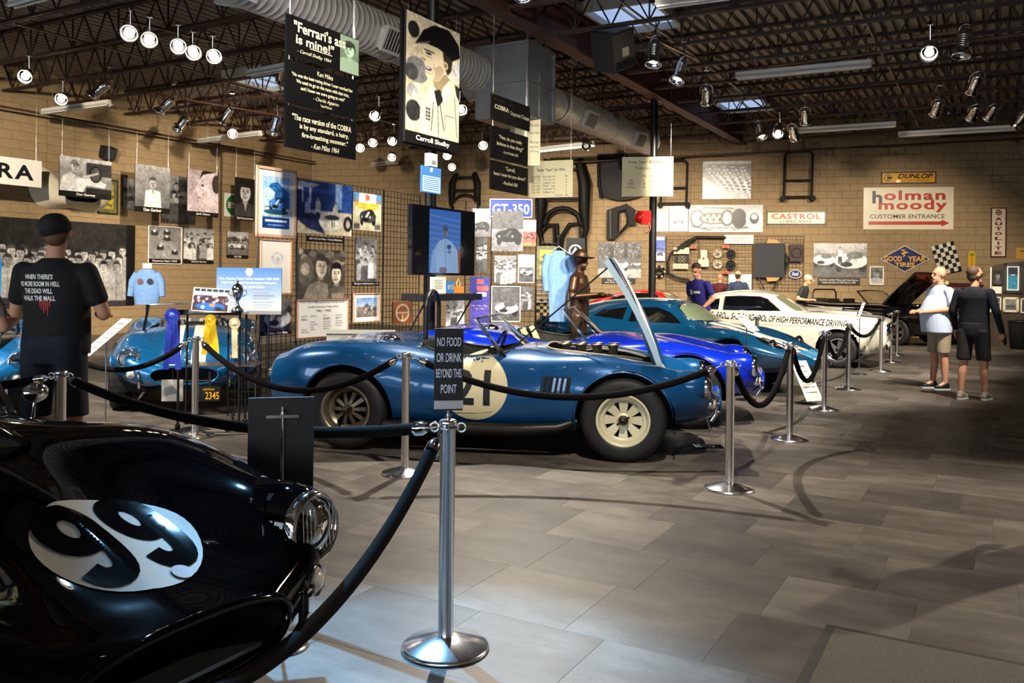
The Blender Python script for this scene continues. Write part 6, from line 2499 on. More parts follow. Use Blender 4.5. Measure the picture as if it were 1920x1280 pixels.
def ph_crowd(n=14, bg=.2, seed=1, coats=(.75, .6, .85, .3)):
    def f(k):
        rs = random.Random(seed)
        k.grad(bg, bg * 1.2)
        for row in range(3):
            m_ = max(3, n // 3)
            for i in range(m_):
                x = (i + .5 + rs.uniform(-.3, .3)) / m_
                top = .18 + row * .13 + rs.uniform(-.05, .05)
                k.figure(x, top, .95, coat=rs.choice(coats), face=rs.uniform(.6, .85), hair=rs.uniform(.05, .3), w=.3)
        k.noise(.04)
    return f


def ph_race(seed=1, sky=.8, ground=.45, body=.85, n=2, front=False, trees=True, tint=None):
    def f(k):
        rs = random.Random(seed)
        k.grad(sky, sky * .92, 0, .45)
        if trees:
            for i in range(14):
                k.ell(rs.random(), .36 + rs.uniform(-.05, .06), rs.uniform(.05, .12), rs.uniform(.06, .14), rs.uniform(.12, .4))
        k.grad(ground, ground * .75, .45, 1)
        k.noise(.05, 2, .45, 1)
        for i in range(n):
            x, y, w_ = .5 + (i - (n - 1) / 2) * .42 + rs.uniform(-.05, .05), .62 + .06 * i, .55 if n > 1 else .8
            if front:
                k.carfront(x, y, w_, body, stripe=.3)
            else:
                k.ell(x, y + .09 * w_ * k.asp, .5 * w_, .035, .12)
                k.car(x, y, w_, body if i % 2 == 0 else body * .5, d=rs.choice((-1, 1)))
        if tint is not None:
            k.a *= np.array(tint)
        k.noise(.025)
    return f


def ph_track(k):
    k.grad(.45, .6)
    for x0 in (.3, .6):
        k.line(x0 - .1, 0, x0 + .25, 1, .012, .85)
    for x, y in ((.18, .18), (.55, .15), (.55, .33), (.36, .62), (.8, .75)):
        k.ell(x, y + .06, .12, .05, .2)
        k.ell(x, y, .1, .06, .15)
        k.ell(x, y - .03, .05, .035, .85)
    k.noise(.03)


def ph_lot(k):
    k.grad(.35, .8)
    k.poly([(0, .4), (0, 1), (.75, 1)], .78)
    for r in range(5):
        for i in range(8):
            t = i / 8
            x = .2 + r * .19 + t * (.55 - r * .08) - .15
            y = .12 + .7 * t + r * .015
            s = .05 + .1 * t
            k.ell(x, y, s * .9, s * .45, .9)
            k.ell(x - s * .1, y - s * .15, s * .4, s * .16, .15)
            k.ell(x + s * .2, y + s * .28, s * .5, s * .1, .2)
    k.rect(0, 0, 1, .08, .7)
    k.noise(.03)


def ph_engine(k):
    k.grad(.68, .8)
    for x, y, rx, ry, c in ((.12, .5, .1, .32, .25), (.12, .5, .08, .26, .72), (.34, .5, .2, .22, .35), (.34, .5, .16, .16, .7), (.52, .48, .09, .3, .3), (.52, .48, .06, .22, .8), (.68, .5, .1, .36, .15), (.88, .5, .11, .34, .85), (.88, .5, .06, .2, .2), (.88, .44, .04, .1, .9)):
        k.ell(x, y, rx, ry, c)
    for i in range(7):
        k.ell(.22 + .04 * i, .38 + .16 * (i % 2), .015, .07, .2)
        k.line(.2 + i * .09, .84, .27 + i * .09, .84, .03, .3)
    k.line(.04, .78, .3, .92, .04, .2)
    k.line(.6, .92, .78, .8, .03, .2)
    k.line(.2, .1, .6, .14, .05, .3)
    k.noise(.03)


def ph_blue_poster(k):
    k.grad('a9c9e8', '7fb2dc', 0, .35)
    k.poly([(0, .4), (.3, .14), (.55, .1), (.8, .22), (1, .3), (1, .6), (0, .62)], '2a6aa8')
    k.poly([(0, .3), (.2, .2), (.45, .3), (.4, .55), (0, .6)], 'bfe0f4')
    k.noise(.08, 3, .1, .62)
    k.grad('d8e6da', 'a8c8d8', .6, .78)
    k.carfront(.55, .52, .62, (.25, .5, .8), .12, stripe=(.8, .9, 1))
    k.ell(.5, .68, .45, .05, '23506e')
    k.rect(0, .78, 1, 1, '123a78')
    k.rect(.1, .83, .9, .87, 'cfdcf0')
    k.rect(.2, .92, .8, .94, '7f9cd0')


def ph_brau(k):
    k.grad('2b4a8c', '1f3870', 0, .55)
    k.poly([(0, .04), (.4, .06), (.2, .18), (0, .2)], 'ece9dc')
    k.rect(.08, .1, .24, .42, 'dfe2e4')
    k.rect(.1, .14, .2, .5, '22458c')
    k.rect(.68, 0, .8, .5, '8fb2dc')
    k.rect(.8, 0, 1, .6, '2a4f9a')
    k.grad('d8cdb0', 'c9bd9a', .55, 1)
    k.poly([(0, .5), (.3, .62), (.5, .98), (.2, .9), (0, .75)], '2c3a5c')
    for x, t, c in ((.18, .32, (.75, .8, .85)), (.36, .28, (.92, .92, .88)), (.68, .36, (.85, .8, .75))):
        k.figure(x, t, .55, coat=c, legs=(.12, .16, .3))
    k.ell(.6, .74, .22, .17, 'e8e4d0')
    k.ell(.62, .66, .14, .05, '3a3a44')
    k.line(.62, .74, .62, .84, .02, .1); k.line(.66, .74, .66, .84, .02, .1)
    k.ell(.92, .76, .085, .15, '20242c')
    k.ell(.92, .76, .04, .08, 'b8b4a8')
    k.noise(.02)


def ph_event(k):
    k.rect(0, 0, 1, .16, '5a8fc4')
    k.rect(.2, 0, .8, .26, 'e0e6ea')
    k.ell(.5, .12, .08, .09, 'c05a4a')
    k.grad('d2ccb0', 'b4aa8c', .26, 1)
    k.rect(.1, .26, .9, .34, 'd8b020')
    k.rect(.18, .36, .84, .42, 'd8b020')
    k.carfront(.52, .62, .55, .2, .05, stripe=.8)
    k.rect(.04, .82, .24, .96, .3); k.rect(.76, .82, .96, .96, .3)
    k.noise(.03)


def ph_sketch(k):
    k.a[:] = k.c('e4ded0')
    for i in range(26):
        a = random.uniform(0, 6.28)
        k.ell(.55 + .16 * math.cos(a), .34 + .1 * math.sin(a), .05, .02, random.uniform(.7, .85))
    k.ell(.56, .36, .07, .05, .72)
    k.line(.4, .52, .7, .5, .008, .7)
    k.rect(.3, .9, .7, .915, .8)


def ph_couple(k):
    k.grad(.3, .25)
    for i in range(30):
        k.ell(random.random(), random.uniform(0, .3), .07, .06, random.uniform(.1, .6))
    k.ell(.16, .45, .16, .3, .35); k.ell(.14, .4, .09, .12, .6)
    k.poly([(.1, 1), (.2, .72), (.42, .62), (.6, .7), (.66, 1)], .5)
    k.poly([(.6, 1), (.66, .8), (.86, .72), (1, .8), (1, 1)], .35)
    k.head(.46, .34, .22, .72, .22, .8)
    k.head(.8, .48, .2, .8, .07, .1)
    for i in range(7):
        k.line(.72 + .04 * i, .88, .7 + .04 * i, 1, .015, .85)
    k.noise(.03)
    k.a *= np.array((1, .94, .82))


def ph_desert(k):
    k.grad('6a8fc4', 'a9bcd4', 0, .45)
    k.poly([(.35, .45), (.5, .3), (.62, .42), (.7, .45)], '4a5568')
    k.grad('8c8472', '6c6658', .45, 1)
    for i in range(16):
        k.ell(random.random(), random.uniform(.5, .85), .06, .05, random.choice(('3a3f4a', 'c8c4b8', '59606c', '8a4a3a')))
    k.noise(.03)


def ph_jacket_screen(k):
    k.grad('2f6fd0', '4a86d8', 0, 1)
    for i in range(9):
        k.line(0, .1 + i * .09, 1, .16 + i * .085, .012, '6fa0e0')
    k.rect(.8, .62, 1, 1, 'a0462c')
    k.poly([(.05, 1), (.12, .66), (.3, .5), (.5, .44), (.72, .5), (.9, .64), (.94, 1)], '9cc4f0')
    k.poly([(.05, .95), (.1, .68), (.2, .6), (.24, 1)], '8ab6ea')
    k.line(.5, .46, .52, 1, .02, '6a98d4')
    k.ell(.62, .58, .07, .04, '284c8a'); k.ell(.63, .66, .06, .025, '4a78b8')
    k.head(.5, .34, .09, (.55, .5, .62), .2, 0, cap=(.3, .34, .5))
    k.ell(.44, .95, .12, .05, (.5, .42, .5))
    k.noise(.02)


def ph_blue_race(k):
    k.grad('2a2f8a', '4a3a9a')
    k.rect(.35, .05, .7, .16, 'd8504a'); k.rect(.35, .2, .95, .3, 'd8504a')
    k.rect(.38, .33, .85, .42, 'e6e4f0')
    for i in range(5):
        k.carfront(.2 + .15 * i, .62 + .07 * (i % 2), .24, (.5, .4, .75), .1, stripe=.8)
    k.grad('3a3a8c', '2c2a70', .85, 1)
    k.noise(.06, 2)


def ph_orange(k):
    k.grad('d8d0cc', 'cfc0b8', 0, .45)
    k.grad('a8584a', 'c86a4a', .45, 1)
    k.carfront(.5, .62, .7, (.55, .25, .3), .1, stripe=(.9, .8, .8))
    k.rect(0, .86, 1, 1, 'e0805a')


def ph_olive(k):
    k.a[:] = k.c('6a6840')
    for y in (.12, .56):
        k.rect(.18, y, .82, y + .32, 'b8a23c')
        k.car(.5, y + .2, .5, (.35, .38, .22))
    k.noise(.02)


def ph_chart(seed):
    def f(k):
        rs = random.Random(seed)
        k.a[:] = k.c('e2e0d6')
        for i in range(9):
            y = .42 + i * .06
            for x in (.08, .25, .5, .75):
                if rs.random() < .75:
                    k.rect(x, y, x + rs.uniform(.06, .16), y + .014, .35)
    return f


GRID = mat('grid_wire', '0c0c0d', .5)


def grid_panel(label, plane, s0, s1, z0, z1, d=.076, wr=.0032, group='black wire grid screens', col=None):
    """wire screen between two distances along a plane"""
    o = thing('wire_grid_screen', label, 'grid screen', m=plane.mat(plane.p + plane.x * s0), group=group)
    w = s1 - s0
    b = MB()
    n = int(round(w / d))
    for i in range(1, n):
        b.bar((w * i / n, z0, 0), (w * i / n, z1, 0), wr * 2)
    n = int(round((z1 - z0) / d))
    for i in range(1, n):
        b.bar((0, z0 + (z1 - z0) * i / n, .004), (w, z0 + (z1 - z0) * i / n, .004), wr * 2)
    b.build('wires', col or GRID, o)['kind'] = 'stuff'
    b = MB()
    b.tube([(0, z0, 0), (0, z1, 0), (w, z1, 0), (w, z0, 0)], .009, 6, closed=True)
    b.build('frame', col or GRID, o)
    if z0 < .2:
        for x in (.05, w - .05):
            b = MB()
            b.bar((x, .02, -.25), (x, .02, .25), .03, .03)
            b.cyl((x, .02, 0), (x, z0 + .05, 0), .012, n=8)
            b.build('foot', GRID, o)
    return o


# ---- the poster island: one run along the hall, one facing the viewer
IP = Plane((-2.2, 10.6), T)


def s_of(plane, u, v=500):
    return (plane.hit(u, v) - plane.p).dot(plane.x)


cuts = [486, 560, 648, 722, 790]
for i in range(4):
    a, c = s_of(IP, cuts[i]), s_of(IP, cuts[i + 1])
    grid_panel(('screen behind the framed blue poster', 'screen behind the photograph of the couple', 'screen behind the small framed photograph', 'screen left of the television')[i], IP.off(-.03), a, c - .01, .12, 2.66)
IR = Plane((0, 12.55), (0.02, -1))
for i, (a, c) in enumerate(((872, 922), (922, 1006), (1006, 1046))):
    grid_panel(('screen right of the television', 'screen behind the racing photographs under the blue plate sign', 'screen behind the olive picture frame')[i], IR.off(-.03), s_of(IR, a), s_of(IR, c) - .01, .12, 2.62 if i < 2 else 2.1)
WOODF = mat('pale_wood_frame', 'c9a184', .5)
board('framed_poster', 'tall framed blue poster of a racing roadster before mountains', 'poster', IP, 480.5, 555, 315, 445, ph_blue_poster, 80, WOODF, .03, mat_w=.07)
board('photo_board', 'colour photograph of mechanics and a white racer before a blue truck', 'photo', IP, 560, 661, 342, 440, ph_brau, 90)
o, w, h = board('caption_board', 'black caption strip under the blue truck photograph', 'caption', IP.off(.01), 577, 644, 444, 454, None, back=CAPM)
text('lettering', 'CSX 2155 Ken Miles - Tommy Hitchcock', o, w=w * .92, h=h * .5, at=(0, 0, .004), mat_=INKW, bold=.02)
board('event_poster', 'small racing event poster with blue corners and yellow lettering', 'poster', IP, 662, 715, 363, 432, ph_event, 64)
board('pencil_drawing', 'framed pale pencil drawing below the blue poster', 'drawing', IP.off(.01), 488, 546, 449, 551, ph_sketch, 48, mat('thin_brown', 'b8886a', .5), .012)
board('photo_board', 'sepia photograph of a smiling man and woman', 'photo', IP.off(.02), 561, 648, 468, 560, ph_couple, 90)
o, w, h = board('results_chart', 'white results chart below the photograph of the couple', 'chart', IP.off(.05), 558, 653, 561, 631, ph_chart(3), 64, mat('thin_brown', 'b8886a', .5), .01)
for i, (s, ww, y) in enumerate((('F.I.A. World Manufacturers Championship', .86, .42), ('Shelby American Team Wins', .6, .3), ('1963  1965', .3, .2))):
    text('lettering', s, o, w=w * ww, h=h * .055, at=(0, h * y, .006), mat_=INK, bold=.01)
o, w, h = board('photo_board', 'narrow black and white photograph of drivers beside a cockpit', 'photo', IP, 667, 707, 446, 527, ph_crowd(6, .35, 5), 48)
o, w, h = board('caption_board', 'black caption strip under the narrow drivers photograph', 'caption', IP.off(.01), 662, 711, 528, 536, None, back=CAPM)
text('lettering', 'Miles-Spencer-Shelby Road America 1963', o, w=w * .92, h=h * .5, at=(0, 0, .004), mat_=INKW)
board('framed_photo', 'small framed colour photograph of a desert paddock', 'photo', IP.off(.02), 662.5, 712, 549, 603, ph_desert, 56, WOODF, .012, mat_w=.05)
board('photo_board', 'dark photograph low on the screen behind the wire, left of the results chart', 'photo', IP.off(.0), 488, 547, 560, 628, ph_race(9, .4, .3, .75, 1, True), 48, caption='The Boss - Ken Miles')
board('clock_board', 'orange framed steering wheel picture beside the roll bar', 'picture', IP.off(.0), 737, 772, 566, 606, lambda k: (k.grad('a8602c', '8a4a20'), k.ell(.5, .5, .36, .4, 'e0d4b8'), k.ell(.5, .5, .28, .32, 'a8602c'), k.line(.2, .5, .8, .5, .06, 'e0d4b8'), k.line(.5, .5, .5, .85, .06, 'e0d4b8')), 40)
# right-hand run
board('photo_board', 'black and white photograph of a small racer right of the television top', 'photo', IR, 886, 921, 391, 444, ph_race(11, .8, .55, .15, 1, True, False), 48)
board('photo_board', 'narrow dark photograph of a driver right of the television', 'photo', IR, 893, 913, 446, 511, ph_crowd(3, .3, 8), 32)
o, w, h = board('plate_sign', 'blue GT-350 plate sign with white letters', 'sign', IR.off(.02), 918, 998, 373, 408, None, back=mat('plate_blue', '1038b8', .3, coat=.4), frame=INKW, fw=.015)
text('lettering', 'GT-350', o, w=w * .86, h=h * .55, at=(0, -.01, .006), mat_=INKW, bold=.02)
board('photo_board', 'black and white photograph of a dark roadster on a hill track', 'photo', IR.off(.05), 922, 981, 395, 471, ph_race(2, .4, .6, .1, 1, True, False), 72)
board('photo_board', 'small red and orange racing photograph', 'photo', IR.off(.03), 981, 1005, 412, 461, ph_orange, 40)
board('photo_board', 'black and white photograph of a paddock crowd', 'photo', IR.off(.03), 927, 968, 479, 533, ph_crowd(15, .5, 21), 56)
board('photo_board', 'small bordered photograph of a roadster with spectators', 'photo', IR.off(.03), 971, 1002, 477, 530, ph_race(5, .8, .4, .8, 1, True, False), 40, INKW, .012)
board('photo_board', 'large photograph of a striped roadster cornering', 'photo', IR.off(.05), 921, 976, 536, 603, ph_race(6, .35, .4, .75, 1, True, False), 72, INKW, .012)
board('photo_board', 'narrow photograph of overalls behind the cornering roadster', 'photo', IR.off(.02), 977, 999, 537, 582, ph_crowd(3, .4, 33), 28)
board('event_poster', 'violet blue 1965 racing poster below the television shelf', 'poster', IR.off(.06), 881, 917, 519, 606, ph_blue_race, 48)
board('photo_board', 'photograph of a crowd under the television shelf', 'photo', IR.off(.04), 836, 871, 562, 614, ph_crowd(9, .5, 14), 40)
board('framed_photo', 'olive frame with two small yellow pictures', 'picture', IR.off(.02), 1006, 1042, 461, 524, ph_olive, 40)
# shelf rack with chequered panel
sr = IR.off(.05)
m_, w, h = sr.fit(1006, 1032, 530, 592)
o = thing('card_rack', 'white card rack above a chequered panel beside the bronze statue', 'rack', m=m_)
for k in range(5):
    b = MB(); b.box((0, h / 2 - .03 - k * .062, .03), (w, .012, .07)); b.build('shelf', INKW, o)
CW, CB = mat('check_cream', 'c8a866', .6), mat('check_black', '0e0d0c', .6)
nq = 5
for i in range(4):
    for j in range(nq):
        b = MB(); b.box((-w / 2 + (i + .5) * w / 4, -h / 2 + (j + .5) * h * .5 / nq, 0), (w / 4, h * .5 / nq, .012)); b.build('check', CB if (i + j) % 2 else CW, o)

# ---- television on the column, shelf below
TVP = Plane((-.83, 11.12), T)
m_, w, h = TVP.fit(776, 893, 390, 516)
o = thing('television', 'large wall television showing a man in a pale jacket', 'television', m=m_)
b = MB(); b.box((0, 0, -.03), (w, h, .06)); b.build('case', BLACKG, o)
b = MB(); b.box((0, 0, .0015), (w - .03, h - .03, .003)); b.build('screen', mat('screen_black', '06070a', .15, coat=.4), o)
k = Ink(64, int(64 * (h * .94) / (w * .5)))
ph_jacket_screen(k)
link('picture', k.mesh('picture', w * .5, h * .93, SCREEN), o, Matrix.Translation((0, 0, .004)))
b = MB(); b.box((0, 0, -.11), (.2, .3, .14)); b.build('bracket', BLACK, o)
m_, w, h = TVP.off(.16).fit(786, 897, 551, 563)
o = thing('shelf', 'black shelf under the television', 'shelf', m=m_)
b = MB(); b.box((0, 0, -.08), (w, h, .32)); b.build('board', BLACK, o)
for s in (-.38, .38):
    b = MB(); b.bar((w * s, -.04, -.22), (w * s, -.04, .04), .02, .03); b.bar((w * s, -.4, -.22), (w * s, -.02, .02), .016); b.build('strut', BLACK, o)
SHP = TVP.off(.14)
o, w, h = board('info_card', 'cream information card leaning on the television shelf', 'card', SHP, 809, 836, 519, 550, None, back=mat('card_cream', 'd8cba6', .6))
for i in range(6):
    b = MB(); b.box((0, h * (.3 - .1 * i), .002), (w * (.5 if i % 2 else .65), .01, .002)); b.build('print_line', mat('grey_ink', '6a6a6c', .6), o)
o, w, h = board('number_plate', 'small blue and yellow number plate on the television shelf', 'plate', SHP, 838, 851, 527, 549, None, back=mat('plate_teal', '1f5f9a', .4))
text('lettering', '013', o, w=w * .8, h=h * .4, at=(0, 0, .004), mat_=mat('plate_yellow', 'd8a020', .4))
o, w, h = board('gift_box', 'small orange box on the television shelf', 'box', SHP, 858, 870, 537, 549, None, back=mat('box_orange', 'b86a28', .5), thick=.08)
rtube([(-.03, h / 2, -.04), (-.04, h / 2 + .05, -.04), (0, h / 2 + .1, -.04), (.04, h / 2 + .05, -.04), (.03, h / 2, -.04)], .006, 'ribbon_loop', mat('loop_tan', 'b89a6a', .6), o)
o, w, h = board('info_card', 'small blue text card high on the column', 'card', TVP.off(.03), 791, 827, 313, 362, None, back=mat('card_blue', '3a6ea8', .45))
b = MB(); b.box((-.05, 0, -.12), (.03, .03, .22)); b.build('bracket', BLACK, o)
b = MB(); b.box((0, -h * .16, .002), (w * .9, h * .6, .002)); b.build('text_field', mat('card_paleblue', '9ab8d8', .5), o)
for i in range(7):
    b = MB(); b.box((0, h * (.08 - .075 * i), .004), (w * .8, .008, .002)); b.build('print_line', mat('card_ink', '4a6a94', .5), o)
b = MB(); b.lathe([(0, .004), (.03, .004), (.03, 0)], 16, Matrix.Translation((0, h * .38, 0))); b.build('badge', INKW, o)
m_, w, h = TVP.off(.02).fit(805, 819, 288, 312)
o = thing('emergency_light', 'small white emergency light box on the column', 'light box', m=m_)
b = MB(); b.box((0, 0, -.03), (w, h, .08)); b.build('case', mat('case_white', 'cfc9ba', .5), o)
b = MB(); b.box((0, -h * .2, .012), (w * .5, h * .3, .01)); b.build('lens', GREY, o)

# ---- hanging banners
QP = Plane(P(609, 150, 8.9), T)
SIGNB = mat('sign_black', '0a0a0b', .4)


def quote(label, plane, u0, u1, vt, vb, lines, wires=True):
    o, w, h = board('quote_board', label, 'sign', plane, u0, u1, vt, vb, None, back=SIGNB, thick=.03, wires=wires, group='hanging quote boards')
    for (s, ww, hh, x, y, kw) in lines:
        text('lettering', s, o, w=w * ww, h=h * hh, at=(w * x, h * y, .003), mat_=mat('quote_ink', 'd6cfae', .5), **kw)
    return o, w, h


o, w, h = quote('topmost black quote board with a small portrait at its right end', QP, 544, 674, 51, 124, [
    ('"Ferrari\'s ass', .72, .27, -.06, .26, dict(bold=.02)), ('is mine!"', .52, .24, -.13, -.04, dict(bold=.02)), ('- Carroll Shelby 1964', .46, .11, -.14, -.34, dict(shear=.3))])
b = MB(); b.box((-.05 * w, -.185 * h, .004), (.3 * w, .018 * h, .002)); b.build('underline', mat('quote_ink', 'd6cfae', .5), o)
k = Ink(32, 56); ph_portrait(.75, .2, .55, .6, -.6, cap=.2, cy=.35, r=.2)(k); k.a *= np.array((.85, 1, .85))
link('print', k.mesh('print', w * .28, h * .96, PRINT), o, Matrix.Translation((w * .36, 0, .0015)))
quote('middle black quote board', QP, 541, 672, 131, 209, [
    ('Ken Miles', .22, .11, .02, .36, {}), ('"He was the best racing driver I ever worked for.', .86, .11, 0, .18, dict(bold=.015)), ('We used to go to the races with that man,', .74, .11, 0, .04, dict(bold=.015)), ('and I knew we were going to win!"', .62, .11, 0, -.10, dict(bold=.015)), ('- Charlie Agapiou', .36, .11, .04, -.26, dict(shear=.3)), ('Team Mechanic', .16, .06, .04, -.38, {})])
quote('lowest black quote board of the near stack', QP, 540, 670, 213, 288, [
    ('"The race version of the COBRA', .84, .15, 0, .26, dict(bold=.015)), ('is by any standard, a hairy,', .70, .15, .03, .05, dict(bold=.015)), ('fire-breathing monster."', .66, .15, .04, -.15, dict(bold=.015)), ('- Ken Miles 1964', .4, .13, .04, -.36, dict(shear=.3))])
CPn = Plane((-1.0, 10.95), T)


def ph_big(k):
    k.grad('d8cdb0', 'c4b896')
    for x, y, rx, ry, c in ((.13, .14, .1, .07, .14), (.2, .47, .2, .11, .45), (.1, .5, .12, .07, .25), (.14, .82, .13, .09, .16), (.12, .66, .1, .06, .6), (.95, .36, .1, .09, .75)):
        k.ell(x, y, rx, ry, c)
    k.photo()
    k.poly([(.24, 1), (.27, .7), (.42, .6), (.55, .57), (.8, .45), (1, .52), (1, 1)], 'cfc4a4')
    k.poly([(.9, .48), (1, .5), (1, .62), (.94, .58)], .15)
    k.poly([(.48, .5), (.72, .42), (.82, .46), (.76, .55), (.6, .62), (.5, .56)], '8f7f64')
    k.poly([(.36, .2), (.33, .28), (.26, .345), (.33, .365), (.32, .4), (.35, .42), (.34, .45), (.36, .5), (.46, .535), (.6, .5), (.72, .4), (.76, .28), (.6, .2)], 'd0c0a0')
    k.poly([(.5, .4), (.62, .36), (.7, .4), (.58, .51), (.46, .53), (.52, .47)], 'a8967a')
    k.poly([(.66, .24), (.86, .26), (.83, .38), (.76, .43), (.7, .36)], '2e2820')
    k.ell(.72, .345, .05, .036, 'b8a484'); k.ell(.72, .345, .025, .02, '7a684c')
    k.poly([(.15, .255), (.22, .19), (.3, .11), (.5, .03), (.78, .02), (.98, .12), (1, .23), (.86, .28), (.6, .22), (.36, .215)], .05)
    k.line(.2, .24, .42, .19, .012, .35)
    k.ell(.4, .295, .055, .01, .12); k.line(.32, .27, .5, .275, .012, .12); k.line(.36, .32, .46, .325, .008, .5)
    k.line(.28, .355, .34, .36, .01, .3)
    k.ell(.4, .425, .06, .017, .15); k.ell(.39, .42, .045, .007, .85); k.line(.36, .46, .46, .465, .008, .5)
    k.line(.5, .37, .48, .45, .008, .5)
    k.poly([(.5, .6), (.62, .57), (.68, .66), (.58, .74)], .12)
    k.poly([(.42, .6), (.5, .58), (.56, .72), (.46, .7)], 'e0d6ba'); k.poly([(.66, .56), (.8, .46), (.86, .58), (.68, .68)], 'e0d6ba')
    k.line(.58, .72, .6, 1, .012, .35); k.line(.5, .7, .46, .95, .014, .2); k.line(.62, .7, .7, .92, .014, .2)
    for i in range(4):
        k.rect(.36, .76 + .03 * i, .44, .782 + .03 * i, .22)
    k.rect(.72, .78, .9, .79, .4); k.line(.72, .78, .73, .92, .008, .45); k.line(.9, .6, .96, .95, .02, .5)
    for i in range(6):
        k.line(.3 + .1 * i, .72, .28 + .11 * i, .95, .01, .62)


o, w, h = board('portrait_banner', 'tall portrait banner of a man in a black racing cap', 'banner', CPn, 764, 862, 41, 277, ph_big, 120, caption='Carroll Shelby', cap_h=.09, thick=.03, wires=True)
b = MB(); b.box((-.04, -.02, -.05), (w, h, .03)); b.build('rear_board', SIGNB, o)
DPn = Plane(P(958, 270, 13.2), T)
quote('black board reading cobra daytona coupe', DPn, 924.5, 994.5, 188, 236, [('COBRA', .36, .17, -.26, .05, dict(bold=.02)), ('Daytona Coupe', .5, .2, .22, -.03, {})])
quote('black quote board second in the far stack', DPn, 923, 991, 247, 304, [('"Pete, do you really', .62, .16, 0, .22, {}), ('believe in that thing?"', .72, .16, 0, 0, {}), ('- Carroll Shelby 1963', .42, .1, 0, -.24, dict(shear=.3))])
quote('black quote board lowest in the far stack', DPn, 922, 991, 308, 361, [('"Carroll,', .26, .16, 0, .3, {}), ('have I ever let you down?"', .86, .16, 0, .06, {}), ('- Pete Brock 1963', .4, .12, 0, -.2, dict(shear=.3))])
CRB = mat('board_cream', 'c3bc9a', .55)


def cream(label, plane, u0, u1, vt, vb, lines, wires=True):
    o, w, h = board('results_board', label, 'sign', plane, u0, u1, vt, vb, None, back=CRB, wires=wires)
    for (s, ww, hh, x, y, kw) in lines:
        text('lettering', s, o, w=w * ww, h=h * hh, at=(w * x, h * y, .003), mat_=INK, **kw)
    return o


cream('cream board partly behind the far quote boards', Plane(P(985, 265, 14.4), (.02, -1)), 956, 1013, 222, 310, [('Faith', .3, .07, .3, .36, {}), ('Rules of War', .4, .06, .28, .2, {}), ('American', .3, .06, .3, 0, {}), ('entered the', .3, .06, .3, -.1, {}), ('of Racing', .3, .06, .3, -.2, {})])
rows = [('CSX 2002', '"Riverside" car', '1'), ('CSX 2126', '"Sebring" car', '6'), ('CSX 2137', '"LeMans" car', '4'), ('CSX 2345', '"FIA" car', '8'), ('CSX 2409', '"Independent" car', '5'), ('CSX 2431', '"Willow" car', '8')]
ls = [('"Shelby Team" Car Wins', .66, .1, 0, .24, dict(shear=.2, bold=.01))]
for i, (a, c, d) in enumerate(rows):
    y = .07 - i * .085
    ls += [(a, .2, .055, -.34, y, {}), (c, .3, .055, -.04, y, {}), (d, .02, .055, .36, y, {})]
ls += [('Total   32', .3, .055, .26, -.44, {})]
cream('cream results board listing team cars', Plane(P(1032, 334, 15.2), (-.42, -1)), 992, 1073, 301, 370, ls)
ls = [('"Shelby Team"', .38, .08, -.2, .36, dict(bold=.01)), ('COBRA', .34, .08, .2, .37, dict(bold=.03)), ('Professional Wins', .5, .075, 0, .22, dict(shear=.25)), ('1963  1964  1965  Total', .5, .06, .14, .02, {})]
for i, (a, q) in enumerate((('FIA', '1    6    8   15'), ('USRRC', '8   12   6   26'), ('Pro Races', '6    6    2   12'))):
    ls += [(a, .14 if i else .07, .06, -.32, -.1 - i * .08, {}), (q, .44, .06, .14, -.1 - i * .08, {})]
ls += [('Total     53', .28, .06, .24, -.36, {})]
cream('cream results board hung before the column with the alarm bell', Plane(P(1214, 330, 18.3), (math.sin(R(-10)), -1)), 1166, 1262, 294, 368, ls)
# ================================================================ left wall
LW = PL_LEFT.off(.03)
LH = PL_LEFT.off(1.0)
o, w, h = board('hanging_sign', 'white hanging sign with bold black letters RA at the left edge', 'sign', LH, -150, 84, 288, 341, None, back=PAPER, wires=True)
text('lettering', 'COBRA', o, w=w * .86, h=h * .56, at=(0, 0, .004), mat_=mat('sign_navy', '14161c', .4), bold=.03, spacing=1.25)
board('photo_board', 'hanging photograph of a helmeted driver at the wheel', 'photo', LH, 113, 210, 297, 371, ph_driver, 80, caption='Dan Gurney', cap_h=.14, wires=True)
board('photo_board', 'hanging photograph of a seated man in a white shirt', 'photo', LH, 254, 319, 311, 399, ph_portrait(.7, .3, .6, .85, .3, cy=.42, r=.13), 64, caption='Dan Gerber', cap_h=.12, wires=True)
board('photo_board', 'hanging profile portrait tinted pale mauve', 'photo', LH, 352, 410, 320, 406, ph_profile(), 64, caption='Jack Sears', cap_h=.1, wires=True)
board('photo_board', 'hanging portrait of a man in a dark jacket and tie', 'photo', LH, 441, 479, 334, 414, ph_portrait(.72, .1, .1, .2, 0, cy=.36, r=.24), 48, caption='Phil Remington', cap_h=.1, wires=True)
board('photo_board', 'wall photograph half hidden left of the seated man', 'photo', LW, 231, 262, 335, 394, ph_race(41, .6, .5, .2, 1), 32)
board('photo_board', 'wall photograph of a pit crowd between two hanging portraits', 'photo', LW, 304, 366, 330, 419, ph_crowd(12, .5, 51), 48)
board('framed_photo', 'olive framed picture half behind the driver photograph', 'picture', LW, 184, 221, 336, 401, ph_olive, 32, mat('dark_frame', '2a241c', .5), .03)


def ph_mural(k):
    k.a[:] = .15
    rs = random.Random(4)
    for row, (n, t0) in enumerate(((13, .30), (11, .36), (8, .42))):
        for i in range(n):
            x = .07 + .86 * (i + rs.uniform(.2, .8)) / n
            k.figure(x, t0 + rs.uniform(-.04, .05), .86, coat=rs.choice((.72, .62, .8, .55, .3)), face=rs.uniform(.6, .85), hair=rs.uniform(.08, .3), w=.36)
    k.rect(0, 0, .06, 1, .03); k.rect(.93, 0, 1, 1, .03)
    k.noise(.03)


